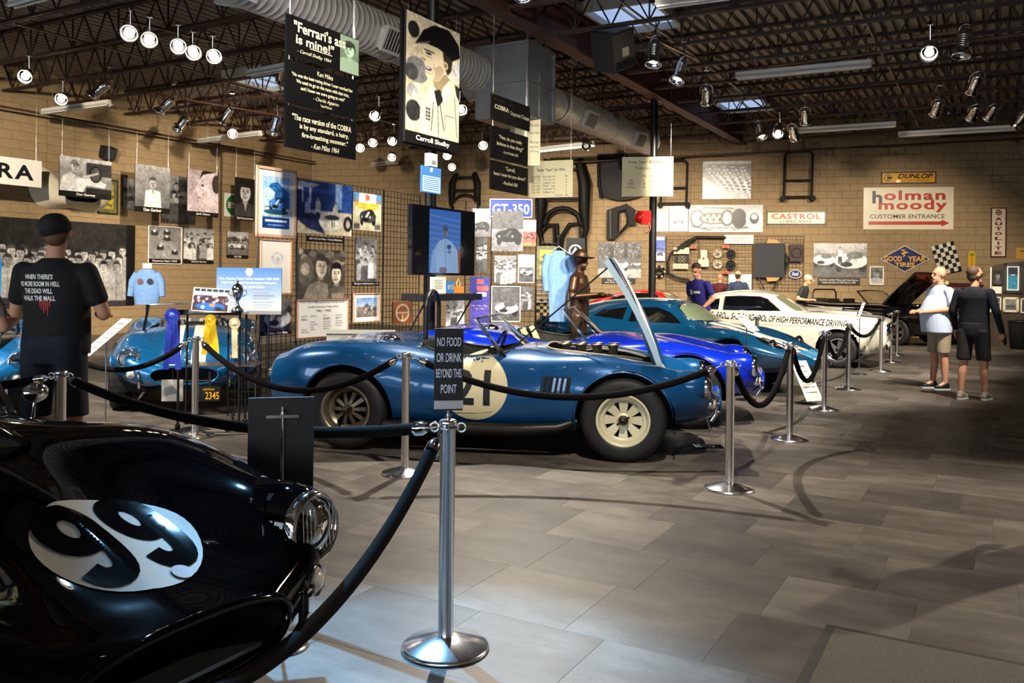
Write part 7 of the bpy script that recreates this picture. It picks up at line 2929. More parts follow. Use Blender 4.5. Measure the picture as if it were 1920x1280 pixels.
board('crowd_mural', 'wide black and white mural of a crowd in pale coats', 'mural', LW, -14, 262, 414, 575, ph_mural, 200)
board('photo_board', 'framed aerial photograph of five cars on a banked track', 'photo', LW, 278, 341, 424, 495, ph_track, 64, INKW, .02, caption='Daytona Start 1963', cap_h=.12)
board('photo_board', 'photograph of a crowded pit road right of the banked track', 'photo', LW, 345, 401, 428, 494, ph_crowd(15, .55, 61), 56, caption='Sebring Garage', cap_h=.1)
board('photo_board', 'small photograph of a car and officials near the conduit', 'photo', LW, 426, 466, 434, 484, ph_race(71, .7, .5, .85, 1), 40, caption='CSX 2026', cap_h=.12)
o, w, h = board('oil_sign', 'square white oil sign with green roundel half hidden by a portrait', 'sign', LW, 421, 457, 363, 407, None, back=PAPER)
b = MB(); b.lathe([(h * .44, .004), (h * .36, .004)], 36); b.build('ring', mat('oil_green', '0a6a2c', .4), o)
b = MB(); b.prism([(h * .36 * math.cos(a), h * .36 * math.sin(a)) for a in np.linspace(.35, math.pi - .35, 20)], .003, .004); b.build('upper_field', mat('oil_green', '0a6a2c', .4), o)
b = MB(); b.prism([(h * .36 * math.cos(a), h * .36 * math.sin(a)) for a in np.linspace(math.pi + .35, 2 * math.pi - .35, 20)], .003, .004); b.build('lower_field', mat('oil_green', '0a6a2c', .4), o)
text('lettering', 'Castrol', o, w=h * .7, h=h * .18, at=(0, 0, .006), mat_=mat('oil_red', '9a1814', .4), bold=.02)
# wall speaker
m_, w, h = LW.fit(187, 209, 273, 296)
o = thing('wall_speaker', 'small black loudspeaker high on the left wall', 'speaker', m=m_ @ Matrix.Rotation(R(20), 4, 'X'))
b = MB(); b.box((0, 0, .1), (w, h, .22)); b.build('cabinet', BLACKM, o)
b = MB(); b.box((0, 0, .215), (w * .86, h * .86, .012)); b.build('grille', DARKG, o)
# white nose panel hung on the wall
m_, w, h = LW.fit(62, 205, 300, 412)
o = thing('nose_panel', 'white roadster nose shell with open mouth hung on the left wall', 'body panel', m=m_)
sub = [s for s in COBRA if s[0] >= 3.35]
lo = Loft(sub, 40, 40)
rr = np.array([[0, 1, 0], [0, 0, 1], [1, 0, 0]])
lo.v = (lo.v - np.array([3.36, 0, .5])) @ rr.T * np.array([w / 1.45, h / .75, .9])
lo.build('shell', mat('shell_white', 'c9c2ae', .4), o)
b = MB(); b.prism([(x * .34 * w, y * .19 * h - .03) for x, y in superellipse(1, 1, 30, 2.6)], .0, .30); b.build('cavity', BLACKM, o)
# conduit down the wall
b = MB()
cx = LW.hit(415, 300)
b.cyl((cx.x, cx.y, .3), (cx.x, cx.y, LW.hit(415, 292).z), .03, n=8)
tag(b.build('conduit_pipe', mat('conduit_brown', '3c2c1c', .6)), 'brown conduit running down the left wall', 'pipe')
# sprinkler pipes under the roof
for k, (pa, pb, lab) in enumerate(((lt(1.0, T_LEFT - .5, 5.05), lt(l_back(T_LEFT) - .4, T_LEFT - .5, 5.05), 'thin pipe along the top of the left wall'),
                                   (PL_BACK.off(.4).hit(1040, 306), PL_BACK.off(.4).hit(1925, 259), 'thin dark pipe along the top of the back wall'),
                                   (at_z(1240, 150, 5.2), at_z(1930, 62, 5.2), 'conduit pipe crossing under the joists on the right'))):
    b = MB(); b.cyl(pa, pb, .025, n=8)
    tag(b.build('ceiling_pipe', mat('pipe_brown', '4a3a30', .5, .4)), lab, 'pipe')
# shirt on a stand behind the cars
sp_ = P(276, 530, 12.8)
o = thing('display_shirt', 'pale blue work shirt with patches on a display stand behind the cars', 'shirt', m=Plane((sp_.x, sp_.y), (.1, -1)).mat(Vector((sp_.x, sp_.y, 0))))
zt = sp_.z
b = MB(); b.cyl((0, 0, 0), (0, zt + .1, 0), .015, n=8); b.lathe([(0, 0), (.2, 0), (.2, .012), (.02, .03)], 24, Matrix.Rotation(R(-90), 4, 'X')); b.build('stand', BLACK, o)
SHIRT = mat('work_shirt', '6f93c0', .8, noise=.12, nscale=20)
b = MB()
b.grid(lambda u, v: ((.17 + .03 * abs(math.sin(u * 3))) * math.cos(2 * math.pi * v) * (1 if u < .82 else 1 - 2.6 * (u - .82)), zt - .32 + .52 * u, .09 * math.sin(2 * math.pi * v)), 14, 20)
b.build('torso', SHIRT, o)
for s in (-1, 1):
    b = MB(); b.tube([(s * .13, zt + .13, 0), (s * .2, zt + .02, .01), (s * .23, zt - .2, .03)], [.07, .06, .045], 10); b.build('sleeve', SHIRT, o)
    b = MB(); b.lathe([(0, .003), (.045, .002)], 16, Matrix.Translation((s * .07, zt + .02, .095))); b.build('patch', mat('patch_brown' if s < 0 else 'patch_black', '6a4a48' if s < 0 else '22202a', .7), o)
b = MB(); b.box((0, zt + .25, 0), (.13, .075, .02)); b.build('card', PAPER, o)

# ================================================================ back wall
BWP = PL_BACK.off(.03)
board('photo_board', 'photograph of a lot full of white cars', 'photo', BWP, 1317, 1408, 302, 373, ph_lot, 90, back=PAPER)
board('cutaway_board', 'wide grey cutaway photograph of an engine and gearbox', 'photo', BWP, 1291, 1430, 384, 435, ph_engine, 110)
board('info_board', 'plain white board left of the engine cutaway', 'board', BWP, 1227, 1254, 386, 434, None, back=PAPER)
board('info_board', 'white board with a small grey car sketch', 'board', BWP, 1255, 1290, 386, 434, lambda k: (k.rect(0, 0, 1, 1, 'd8d5cc'), k.car(.5, .62, .6, .55)), 36)


def enamel(name, label, u0, u1, vt, vb, bg, edge, fw=.03, rot=0):
    return board(name, label, 'sign', BWP, u0, u1, vt, vb, None, back=bg, frame=edge, fw=fw, rot=rot)


ENW = mat('enamel_white', 'd6cdb4', .3, coat=.4)
ENR = mat('enamel_red', 'a8281c', .35)
ENG_ = mat('enamel_green', '2c3c2c', .35)
o, w, h = enamel('oil_sign', 'white and red castrol lubricants sign', 1437, 1548, 396, 421, ENW, ENG_)
text('lettering', 'CASTROL', o, w=w * .83, h=h * .42, at=(0, h * .13, .006), mat_=ENR, bold=.025, spacing=1.1)
text('lettering', 'LUBRICANTS', o, w=w * .54, h=h * .2, at=(-.01, -h * .27, .006), mat_=INK, shear=.3)
o, w, h = enamel('tyre_sign', 'yellow dunlop tyre sign', 1652, 1755, 322, 344, mat('enamel_yellow', 'd89c12', .3, coat=.4), mat('edge_brown', '3a2410', .5))
text('lettering', 'DUNLOP', o, w=w * .64, h=h * .42, at=(w * .12, h * .13, .006), mat_=INK, bold=.04, shear=.3)
text('lettering', 'THE SAFETY SPECIALISTS', o, w=w * .5, h=h * .16, at=(w * .12, -h * .26, .006), mat_=INK)
b = MB(); b.lathe([(h * .3, .006), (h * .24, .006)], 24, Matrix.Translation((-w * .38, 0, 0))); b.build('emblem_ring', INK, o)
b = MB(); b.prism([(-w * .38 - h * .05, h * .16), (-w * .38 + h * .42, 0), (-w * .38 - h * .05, -h * .16)], .005, .007); b.build('emblem_arrow', INK, o)
o, w, h = board('garage_sign', 'large white holman moody customer entrance sign with red arrow', 'sign', BWP, 1618, 1787, 351, 430, None, back=ENW, thick=.04)
text('lettering', 'h', o, w=w * .11, h=h * .3, at=(-w * .345, h * .27, .004), mat_=mat('enamel_slate', '28323a', .4), bold=.03)
text('lettering', 'olman', o, w=w * .68, h=h * .23, at=(w * .07, h * .31, .004), mat_=ENR, bold=.03, spacing=1.15)
text('lettering', 'moody', o, w=w * .76, h=h * .29, at=(w * .05, h * .05, .004), mat_=ENR, bold=.03, spacing=1.15)
text('lettering', 'CUSTOMER ENTRANCE', o, w=w * .83, h=h * .1, at=(-w * .01, -h * .19, .004), mat_=mat('enamel_slate', '28323a', .4), bold=.01)
b = MB(); b.prism([(-w * .44, -h * .39), (w * .37, -h * .39), (w * .37, -h * .435), (w * .455, -h * .35), (w * .37, -h * .265), (w * .37, -h * .31), (-w * .44, -h * .31)], .002, .005); b.build('arrow', ENR, o)
o, w, h = enamel('parts_sign', 'tall narrow autolite sign with stacked red letters', 1857, 1887, 389, 482, ENW, mat('edge_red', '5a1c14', .5))
for i, c in enumerate('AUTOLITE'):
    text('lettering', c, o, w=w * (.44 if c != 'I' else .12), h=h * .066, at=(0, h * (.27 - .098 * i), .006), mat_=mat('enamel_maroon', '6e1c18', .4), bold=.04)
b = MB(); b.lathe([(w * .2, .006), (w * .14, .006)], 20, Matrix.Translation((0, h * .4, 0))); b.build('emblem', mat('enamel_maroon', '6e1c18', .4), o)
for a in (0, 1):
    b = MB(); b.box((0, h * .4, .006), (w * .36 if a else w * .06, w * .06 if a else w * .36, .002)); b.build('emblem_bar', mat('enamel_maroon', '6e1c18', .4), o)
m_, w, h = BWP.fit(1650, 1743, 460, 510)
o = thing('tyre_sign', 'navy diamond goodyear tires sign with gold letters', 'sign', m=m_)
b = MB(); b.prism([(-w / 2, 0), (0, -h / 2), (w / 2, 0), (0, h / 2)], -.03, 0); b.build('border', ENW, o)
b = MB(); b.prism([(-w * .475, 0), (0, -h * .47), (w * .475, 0), (0, h * .47)], -.01, .004); b.build('field', mat('enamel_navy', '18205a', .3, coat=.4), o)
GOLD = mat('enamel_gold', 'd8a020', .4)
text('lettering', 'GOOD', o, w=w * .36, h=h * .2, at=(-w * .24, h * .0, .006), mat_=GOLD, bold=.03)
text('lettering', 'YEAR', o, w=w * .36, h=h * .2, at=(w * .24, h * .0, .006), mat_=GOLD, bold=.03)
text('lettering', 'TIRES', o, w=w * .40, h=h * .17, at=(0, -h * .22, .006), mat_=GOLD, bold=.03)
b = MB(); b.prism([(-.06, h * .05), (.02, h * .12), (-.04, h * .16), (.1, h * .24), (-.05, h * .3), (.02, h * .36), (-.12, h * .33), (-.02, h * .26), (-.1, h * .2), (-.03, h * .13)], .004, .007); b.build('winged_foot', GOLD, o)
m_, w, h = BWP.off(.05).fit(1753, 1796, 456, 512)
o = thing('checkered_flag', 'black and white chequered flag pinned aslant on the back wall', 'flag', m=m_ @ Matrix.Rotation(R(16), 4, 'Z'))
nx_, ny_ = 6, 7
FW_, FB_ = mat('flag_white', 'c4bfae', .8), mat('flag_black', '121210', .8)
for i in range(nx_):
    for j in range(ny_):
        x0, y0 = -w / 2 + i * w / nx_, -h / 2 + j * h / ny_
        b = MB(); b.grid(lambda u, v: (x0 + u * w / nx_, y0 + v * h / ny_, .03 * math.sin((x0 + u * w / nx_) * 9)), 2, 2)
        b.build('check', FB_ if (i + j) % 2 else FW_, o)
m_, w, h = BWP.fit(1815, 1829, 470, 513)
o = thing('thermometer', 'yellow advertising thermometer on the back wall', 'thermometer', m=m_)
b = MB(); b.prism([(x * w / 2, y * h / 2) for x, y in superellipse(1, 1, 28, 4)], -.02, .0); b.build('plate', mat('thermo_yellow', 'c89c10', .4), o)
b = MB(); b.box((0, 0, .006), (w * .1, h * .6, .008)); b.build('tube', mat('thermo_tube', '7a6a30', .4), o)
b = MB(); b.box((0, h * .34, .003), (w * .6, h * .08, .002)); b.build('label_strip', mat('thermo_green', '5a6a20', .5), o)
board('photo_board', 'large photograph of a white saloon and an open racer', 'photo', BWP, 1525, 1625, 456, 519, lambda k: (k.grad(.75, .6, 0, .35), k.grad(.3, .4, .6, 1), k.rect(0, .3, 1, .42, .5), k.rect(0, .42, 1, .62, .35), k.carfront(.2, .5, .4, .9, .1), k.carfront(.7, .52, .6, .92, .1, stripe=.5), k.figure(.5, .12, .5, .85), k.noise(.03)), 96)
o, w, h = board('caption_board', 'black two-line caption under the saloon and racer photograph', 'caption', BWP, 1533, 1612, 521, 534, None, back=CAPM)
text('lettering', 'Pete Brock and John Ohlsen with Cobra Daytona\nCoupe body buck and 1963 Falcon in 1964', o, w=w * .92, h=h * .7, at=(0, 0, .004), mat_=INKW)
board('photo_board', 'small white bordered portrait right of the saloon photograph', 'photo', BWP, 1630, 1657, 499, 534, ph_portrait(.6, .2, .4, .7, 0, cap=.3), 32, INKW, .03)
board('photo_board', 'photograph of racing cars below dark trees', 'photo', BWP, 1121, 1202, 454, 521, lambda k: (k.grad(.25, .3), k.noise(.22, 3, 0, .5), k.grad(.7, .6, .72, 1), k.rect(.28, .1, .36, .6, .08), k.rect(.6, .0, .68, .7, .08), k.rect(0, .45, 1, .74, .35), k.carfront(.5, .62, .4, .85, .15), k.car(.9, .62, .3, .8), k.noise(.03)), 80)
o, w, h = board('caption_board', 'black two-line caption below the tree photograph', 'caption', BWP, 1128, 1191, 522, 532, None, back=CAPM)
text('lettering', 'Ken Miles testing\nthe first GT race car', o, w=w * .8, h=h * .7, at=(0, 0, .004), mat_=INKW)
# grid with parts
gp = PL_BACK.off(.06)
for i, (a, c, lab) in enumerate(((1249, 1310, 'wire grid behind the exhaust headers'), (1310, 1412, 'wire grid behind the brake drums'), (1412, 1508, 'wire grid behind the dark radiator'))):
    m_, w, h = gp.fit(a, c, 442, 545)
    b0 = m_.translation.z - h / 2
    grid_panel(lab + ' on the back wall', gp, s_of(gp, a), s_of(gp, c) - .02, b0, b0 + h, d=.1, wr=.004, group='wire grids on the back wall', col=mat('grid_brown', '4a3a20', .6))
PM_ = PL_BACK.off(.12)
IRON = mat('cast_iron', '1e1c1a', .5, .5)
CAST = mat('cast_alloy', 'a59a84', .45, .5)


def part_at(name, label, u0, u1, vt, vb, group=None):
    m_, w, h = PM_.fit(u0, u1, vt, vb)
    return thing(name, label, 'car part', m=m_, group=group), w, h


for k, (u0, u1, vt, vb, mm, lab) in enumerate(((1337, 1354, 467, 484, CAST, 'pale brake drum, upper left of the four'), (1361, 1380, 468, 485, IRON, 'dark brake drum, upper right of the four'), (1337, 1354, 486, 504, CAST, 'pale brake drum, lower left of the four'), (1361, 1379, 488, 506, IRON, 'dark brake drum, lower right of the four'))):
    o, w, h = part_at('brake_drum', lab, u0, u1, vt, vb, 'brake drums on the grid')
    r_ = h / 2
    b = MB(); b.lathe([(r_, -.04), (r_, .04), (r_ * .9, .05), (r_ * .82, .02), (r_ * .4, .02), (r_ * .35, .06), (r_ * .2, .06)], 28); b.build('shell', mm, o)
    b = MB(); b.lathe([(r_ * .2, .05), (0, .05)], 16); b.build('bore', BLACKM, o)
    for q in range(5):
        a = 2 * math.pi * q / 5
        b = MB(); b.cyl((r_ * .58 * math.cos(a), r_ * .58 * math.sin(a), .02), (r_ * .58 * math.cos(a), r_ * .58 * math.sin(a), .06), r_ * .08, n=6); b.build('stud', BLACKM, o)
for (u0, u1, vt, vb, lab) in ((1263, 1292, 464, 476, 'upper finned valve cover on the grid'), (1262, 1290, 494, 504, 'lower finned valve cover on the grid')):
    o, w, h = part_at('valve_cover', lab, u0, u1, vt, vb, 'valve covers on the grid')
    b = MB(); b.box((0, 0, .03), (w, h, .1)); b.build('cover', CAST, o)
    for q in range(5):
        b = MB(); b.box((0, -h * .3 + q * h * .15, .085), (w * .8, h * .05, .02)); b.build('fin', CAST, o)
o, w, h = part_at('intake_manifold', 'intake manifold with four bright ports between the valve covers', 1265, 1292, 480, 492)
b = MB(); b.box((0, 0, 0), (w, h, .1)); b.build('casting', IRON, o)
for i in range(2):
    for j in range(2):
        b = MB(); b.lathe([(.05, .05), (.05, .1), (.035, .1), (.035, .06)], 14, Matrix.Translation((-.05 + .11 * i, -.05 + .11 * j, 0))); b.build('port', CAST, o)
o, w, h = part_at('oil_pan', 'pale deep oil pan hung on the grid', 1309, 1329, 469, 500)
b = MB(); b.prism([(-w / 2, -h / 2), (w / 2, -h / 2), (w / 2, -h * .1), (w * .34, 0), (w * .3, h / 2), (-w * .26, h / 2), (-w * .26, 0), (-w / 2, -h * .1)], 0, .14); b.build('pan', CAST, o)
b = MB(); b.lathe([(.03, .15), (0, .155)], 10); b.build('plug', IRON, o)
o, w, h = part_at('exhaust_headers', 'dark exhaust header pipes curving over the grid', 1249, 1360, 442, 525)
for k, pts in enumerate((((.5, .46), (.0, .47), (-.18, .35), (-.42, .1), (-.48, -.1), (-.46, -.4)), ((.0, .44), (-.2, .28), (-.34, .14)), ((-.05, .44), (-.14, .3), (-.24, .2)), ((-.46, -.36), (-.3, -.46), (-.1, -.5)))):
    rtube([(x * w, y * h, .06 + .02 * k) for x, y in pts], .035, 'pipe', IRON, o)
o, w, h = part_at('gear_case', 'round cast gear case at the left end of the grid', 1226, 1246, 498, 520)
b = MB(); b.lathe([(h * .5, 0), (h * .5, .06), (h * .36, .12), (h * .2, .12), (h * .2, .04)], 24); b.build('case', IRON, o)
for q in range(6):
    a = q * math.pi / 3
    b = MB(); b.cyl((h * .44 * math.cos(a), h * .44 * math.sin(a), .05), (h * .44 * math.cos(a), h * .44 * math.sin(a), .1), .03, n=8); b.build('lug', CAST, o)
for (u0, u1, vt, vb, lab) in ((1353, 1369, 459, 465, 'upper orange shelf bracket'), (1352, 1368, 508, 513, 'lower orange shelf bracket'), (1293, 1307, 461, 466, 'left orange shelf bracket')):
    o, w, h = part_at('orange_bracket', lab + ' on the grid', u0, u1, vt, vb)
    b = MB(); b.prism([(-w / 2, -h / 2), (w / 2, -h / 2), (w * .3, h / 2), (-w * .3, h / 2)], 0, .08); b.build('body', mat('bracket_orange', 'c04818', .4), o)
    b = MB(); b.cyl((0, 0, .08), (0, 0, .1), .02, n=8); b.build('bolt', IRON, o)
o, w, h = part_at('radiator', 'large dark radiator core panel on the back wall', 1414, 1470, 456, 520)
b = MB(); b.box((0, 0, .05), (w, h, .1)); b.build('core', mat('radiator_dark', '23262c', .6, .2, bump=.4, bscale=90), o)
for s in (-1, 1):
    b = MB(); b.prism([(-w * .1, s * h * .5), (w * .35, s * h * .5), (w * .25, s * h * .6), (-w * .05, s * h * .62)], .02, .1); b.build('tank', mat('tank_wood', 'b08a4c', .6), o)
    b = MB(); b.bar((s * w * .35, -h * .5, .05), (s * w * .15, -h * .85, .05), .04); b.build('leg', IRON, o)
rtube([(w * .5, h * .25, .06), (w * .62, 0, .08), (w * .5, -h * .4, .06)], .035, 'hose', IRON, o)
o, w, h = part_at('fan_shroud', 'brown square fan shroud beside the radiator', 1481, 1504, 458, 490)
b = MB(); b.box((0, 0, .04), (w, h, .08)); b.build('case', mat('shroud_brown', '2e1a14', .6), o)
b = MB(); b.lathe([(w * .36, .085), (w * .4, .1), (w * .44, .085)], 28); b.build('ring', IRON, o)
m_, w, h = PM_.fit(1479, 1503, 505, 522)
o = thing('oval_badge', 'blue oval badge sign with white script', 'sign', m=m_)
b = MB(); b.prism([(x * w / 2, y * h / 2) for x, y in superellipse(1, 1, 32, 2)], -.02, 0); b.build('rim', ENW, o)
b = MB(); b.prism([(x * w * .44, y * h * .42) for x, y in superellipse(1, 1, 32, 2)], 0, .006); b.build('field', mat('oval_blue', '142a6a', .3), o)
text('lettering', 'Ford', o, w=w * .5, h=h * .4, at=(0, 0, .008), mat_=INKW, shear=.3, bold=.02)
o, w, h = board('info_board', 'white two-line label board above the brake drums', 'board', PM_, 1358, 1413, 440, 457, None, back=PAPER)
text('lettering', 'Hot Rod Magazine\nGT-350 Parts Layout', o, w=w * .8, h=h * .6, at=(0, 0, .004), mat_=mat('grey_ink', '6a6a6c', .6))
o, w, h = board('event_poster', 'blue poster beside the column with the bell', 'poster', PM_, 1228, 1247, 443, 489, lambda k: (k.grad('2a4fae', '4a6ac8', 0, .6), k.rect(.1, .03, .9, .15, 'e0e4f0'), k.car(.5, .5, .8, (.15, .25, .6)), k.rect(0, .66, 1, 1, 'd8dce4'), k.carfront(.5, .72, .6, (.2, .3, .6), .1)), 32)
board('info_board', 'white diagram board behind the man in the slate shirt', 'board', PM_, 1366, 1409, 514, 545, lambda k: (k.rect(0, 0, 1, 1, 'd8d5cc'), k.line(.8, .4, .84, .8, .02, .2), k.line(.75, .7, .95, .62, .02, .2)), 24)
# dark body panels
DKP = mat('primer_black', '0b0a0a', .6, spec=.25)
m_, w, h = PL_BACK.off(.15).fit(1120, 1214, 288, 376)
o = thing('hood_panel', 'large dark hood panel hung high beside the column', 'body panel', m=m_)
b = MB()
b.grid(lambda u, v: ((v - .5) * w * (1 - .14 * max(0, u - .7) / .3), h / 2 - h * u - .1 * h * (math.sin(math.pi * v)) * (u ** 3) + .1 * h * u ** 4, .1 * math.sin(math.pi * v) + .03 * math.cos(6 * v)), 16, 20)
b.build('skin', DKP, o)
b = MB(); b.tube([(-w * .48, h * .45, .04), (-w * .47, 0, .05), (-w * .42, -h * .45, .04)], .05, 8); b.build('flange', DKP, o)
m_, w, h = PL_BACK.off(.1).fit(1138, 1192, 382, 449)
o = thing('door_shell', 'black angular door shell with a cut-out window', 'body panel', m=m_)
outer = [(-.5, .32), (.18, .5), (.5, .32), (.5, -.1), (.3, -.1), (-.2, -.5), (-.5, -.5)]
inner = [(-.08, .27), (.14, .33), (.22, .1), (.22, -.06), (-.04, -.32), (-.1, -.2)]
b = MB()
bm = bmesh.new()
ov = [bm.verts.new((x * w, y * h, .1)) for x, y in outer]
iv = [bm.verts.new((x * w, y * h, .1)) for x, y in inner]
es = [bm.edges.new((ov[i], ov[(i + 1) % 7])) for i in range(7)] + [bm.edges.new((iv[i], iv[(i + 1) % 6])) for i in range(6)]
bmesh.ops.triangle_fill(bm, edges=es, use_beauty=True)
r_ = bmesh.ops.extrude_face_region(bm, geom=bm.faces[:])
for v_ in [q for q in r_['geom'] if isinstance(q, bmesh.types.BMVert)]:
    v_.co.z -= .12
bmesh.ops.recalc_face_normals(bm, faces=bm.faces)
me = bpy.data.meshes.new('panel'); bm.to_mesh(me); bm.free(); me.materials.append(DKP)
link('panel', me, o)
rtube([(x * w, y * h, .11) for x, y in inner], .03, 'window_flange', DKP, o, 6, True)
b = MB(); b.bar((-.38 * w, .33 * h, .11), (-.36 * w, -.48 * h, .11), .03, .02); b.build('rib', DARKG, o)
for (u0, u1, vt, vb, lab, arch) in ((1008, 1104, 300, 452, 'black front-end shell with round openings beside the far quote boards', 1), (846, 902, 325, 392, 'dark rear shell with arched opening above the television', 0)):
    m_, w, h = PL_BACK.off(.2).fit(u0, u1, vt, vb)
    o = thing('body_shell', lab, 'body panel', m=m_)
    for s in (-1, 1):
        b = MB(); b.tube([(s * w * .30, h * .5, .1), (s * w * .42, h * .2, .16), (s * w * .42, -h * .12, .16), (s * w * .46, -h * .36, .1), (s * w * .40, -h * .5, .06)], [w * .08, w * .12, w * .11, w * .06, w * .04], 12)
        fe = b.build('fender', DKP, o)
        b = MB(); b.sphere((s * w * .42, h * .04, .24), (w * .07, h * .05, .06), 12, 8); b.build('lamp_bowl', mat('bowl_gloss', '2a2826', .2, .5), fe)
    b = MB(); b.bar((-w * .4, h * .02, .1), (w * .4, h * .02, .1), .06, h * .10); b.build('cross_panel', DKP, o)
    b = MB(); b.tube([(x * w * .36, -h * .30 + math.sqrt(max(0, 1 - x * x)) * h * .2, .1) for x in np.linspace(-1, 1, 13)], h * .03, 8); b.build('arch', DKP, o)
    b = MB(); b.bar((-w * .35, h * .38, .1), (w * .35, h * .38, .1), .06, h * .1); b.build('upper_panel', DKP, o)
for (u0, u1, vt, vb, lab) in ((1014, 1046, 421, 458, 'small black window frame shell left of its larger twin'), (1052, 1098, 418, 480, 'larger black window frame shell above the rider sign')):
    m_, w, h = PL_BACK.off(.12).fit(u0, u1, vt, vb)
    o = thing('window_shell', lab, 'body panel', m=m_)
    b = MB(); b.tube([(-w * .5, -h * .5, .05), (-w * .45, h * .1, .05), (-w * .15, h * .45, .05), (w * .45, h * .5, .05), (w * .5, -h * .5, .05)], .07, 8, closed=True); b.build('frame', DKP, o)
    b = MB(); b.bar((w * .25, h * .45, .05), (w * .3, -h * .45, .05), .06, .06); b.build('post', DKP, o)
# tube frames on the wall
for (u0, u1, vt, vb, lab) in ((1466, 1527, 283, 374, 'black tube roll cage frame above the castrol sign'), (1236, 1292, 300, 386, 'black tube roll cage frame partly behind the cream results board')):
    m_, w, h = PL_BACK.off(.25).fit(u0, u1, vt, vb)
    o = thing('tube_frame', lab, 'frame', m=m_)
    rtube([(-w * .44, -h * .46, 0), (-w * .42, h * .38, 0), (-w * .34, h * .48, 0), (w * .34, h * .5, 0), (w * .44, h * .42, 0), (w * .42, -h * .46, 0)], .035, 'hoop', BLACKM, o)
    for y in (-.1, -.44):
        rtube([(-w * .44, y * h, 0), (w * .44, y * h, 0)], .025, 'cross_bar', BLACKM, o)
    for s in (-1, 1):
        b = MB(); b.cyl((s * w * .46, -h * .48, -.2), (s * w * .46, -h * .48, .08), .08, n=10); b.build('clamp', BLACKM, o)
# alarm bell on the far column
b_ = Vector((3.05, 18.8, 0))
bp2 = P(1212, 408, 18.55)
o = thing('alarm_bell', 'red alarm bell on the far black column', 'alarm', loc=(bp2.x, bp2.y, bp2.z))
b = MB(); b.box((0, .06, 0), (.2, .14, .3)); b.build('case', mat('bell_red', 'c01008', .25, coat=.6), o)
b = MB(); b.lathe([(0, .16), (.06, .155), (.12, .12), (.14, .05), (.14, 0)], 28, Matrix.Translation((-.1, 0, .0)) @ Matrix.Rotation(R(-80), 4, 'Y')); b.build('gong', mat('bell_red', 'c01008', .25, coat=.6), o)
rtube([(.05, 0, -.1), (.09, -.02, -.2), (.06, -.02, -.3), (0, .05, -.33)], .012, 'cable', mat('cable_pink', 'b86a60', .5), o)
# display slab with framed pictures on the right
DS = Plane(P(1900, 600, 20.6), (math.sin(R(-20)), -1))
m_, w, h = DS.fit(1856, 1990, 488, 652)
o = thing('display_slab', 'dark veined stone display wall on the right', 'display', m=m_)
b = MB(); b.prism([(-w / 2, -h / 2), (w / 2, -h / 2), (w / 2, h * .5), (w * .1, h * .5), (-w * .3, h * .47), (-w / 2, h * .42)], -.12, 0); b.build('slab', mat('veined_stone', '3e3428', .35, noise=.5, nscale=2.2), o)
b = MB(); b.bar((-w / 2, h * .42, .02), (-w / 2, -h * .1, .02), .03); b.build('edge_strip', PAPER, o)
DS2 = DS.off(.03)
ph_bluecar = lambda k: (k.grad('1c2a3c', '24384c', 0, .4), k.grad('2a7a9c', '348aac', .4, 1), k.car(.5, .36, .7, (.75, .8, .85)))
board('framed_photo', 'tall framed blue car poster on the stone display wall', 'poster', DS2, 1882, 1916, 494, 549, ph_bluecar, 40, mat('slate_frame', '34383c', .4), .06, mat_w=.03)
board('framed_photo', 'small dark framed picture left of the blue car poster', 'picture', DS2, 1862, 1879, 506, 534, ph_portrait(.5, .1, .15, .3), 24, mat('dark_frame', '2a241c', .5), .03)
board('info_card', 'white card on the stone display wall', 'card', DS2, 1860, 1878, 537, 550, None, back=PAPER)
board('framed_photo', 'square white framed photograph low on the stone wall', 'photo', DS2, 1880, 1910, 557, 585, ph_race(81, .5, .45, .3, 1, False, False), 32, ENW, .05)
board('framed_photo', 'white framed picture beside the man in navy', 'photo', DS2, 1862, 1877, 556, 582, ph_portrait(.6, .2, .3, .2), 24, ENW, .03)
board('framed_photo', 'white framed picture cut by the right edge', 'photo', DS2, 1913, 1942, 559, 587, ph_portrait(.6, .2, .3, .2), 24, ENW, .03)
o, w, h = board('wall_plaque', 'yellow plaque at the right edge above the stone wall', 'plaque', BWP, 1905, 1940, 464, 486, None, back=mat('plaque_yellow', 'c89848', .5))
b = MB(); b.box((0, h * .2, .002), (w * .6, .03, .003)); b.build('print_line', mat('plaque_ink', '6a4a20', .5), o)
g_ = DS.off(.5).hit(1912, 620)
o = thing('waste_bin', 'black bin at the right edge before the stone wall', 'bin', loc=(g_.x, g_.y, 0))
b = MB(); b.lathe([(0, .0), (.19, 0), (.24, .62), (.25, .64), (.22, .64), (.17, .05)], 24); b.build('tub', BLACKM, o)
b = MB(); b.lathe([(.255, .62), (.265, .64), (.255, .66), (.22, .66)], 24); b.build('rim', BLACK, o)
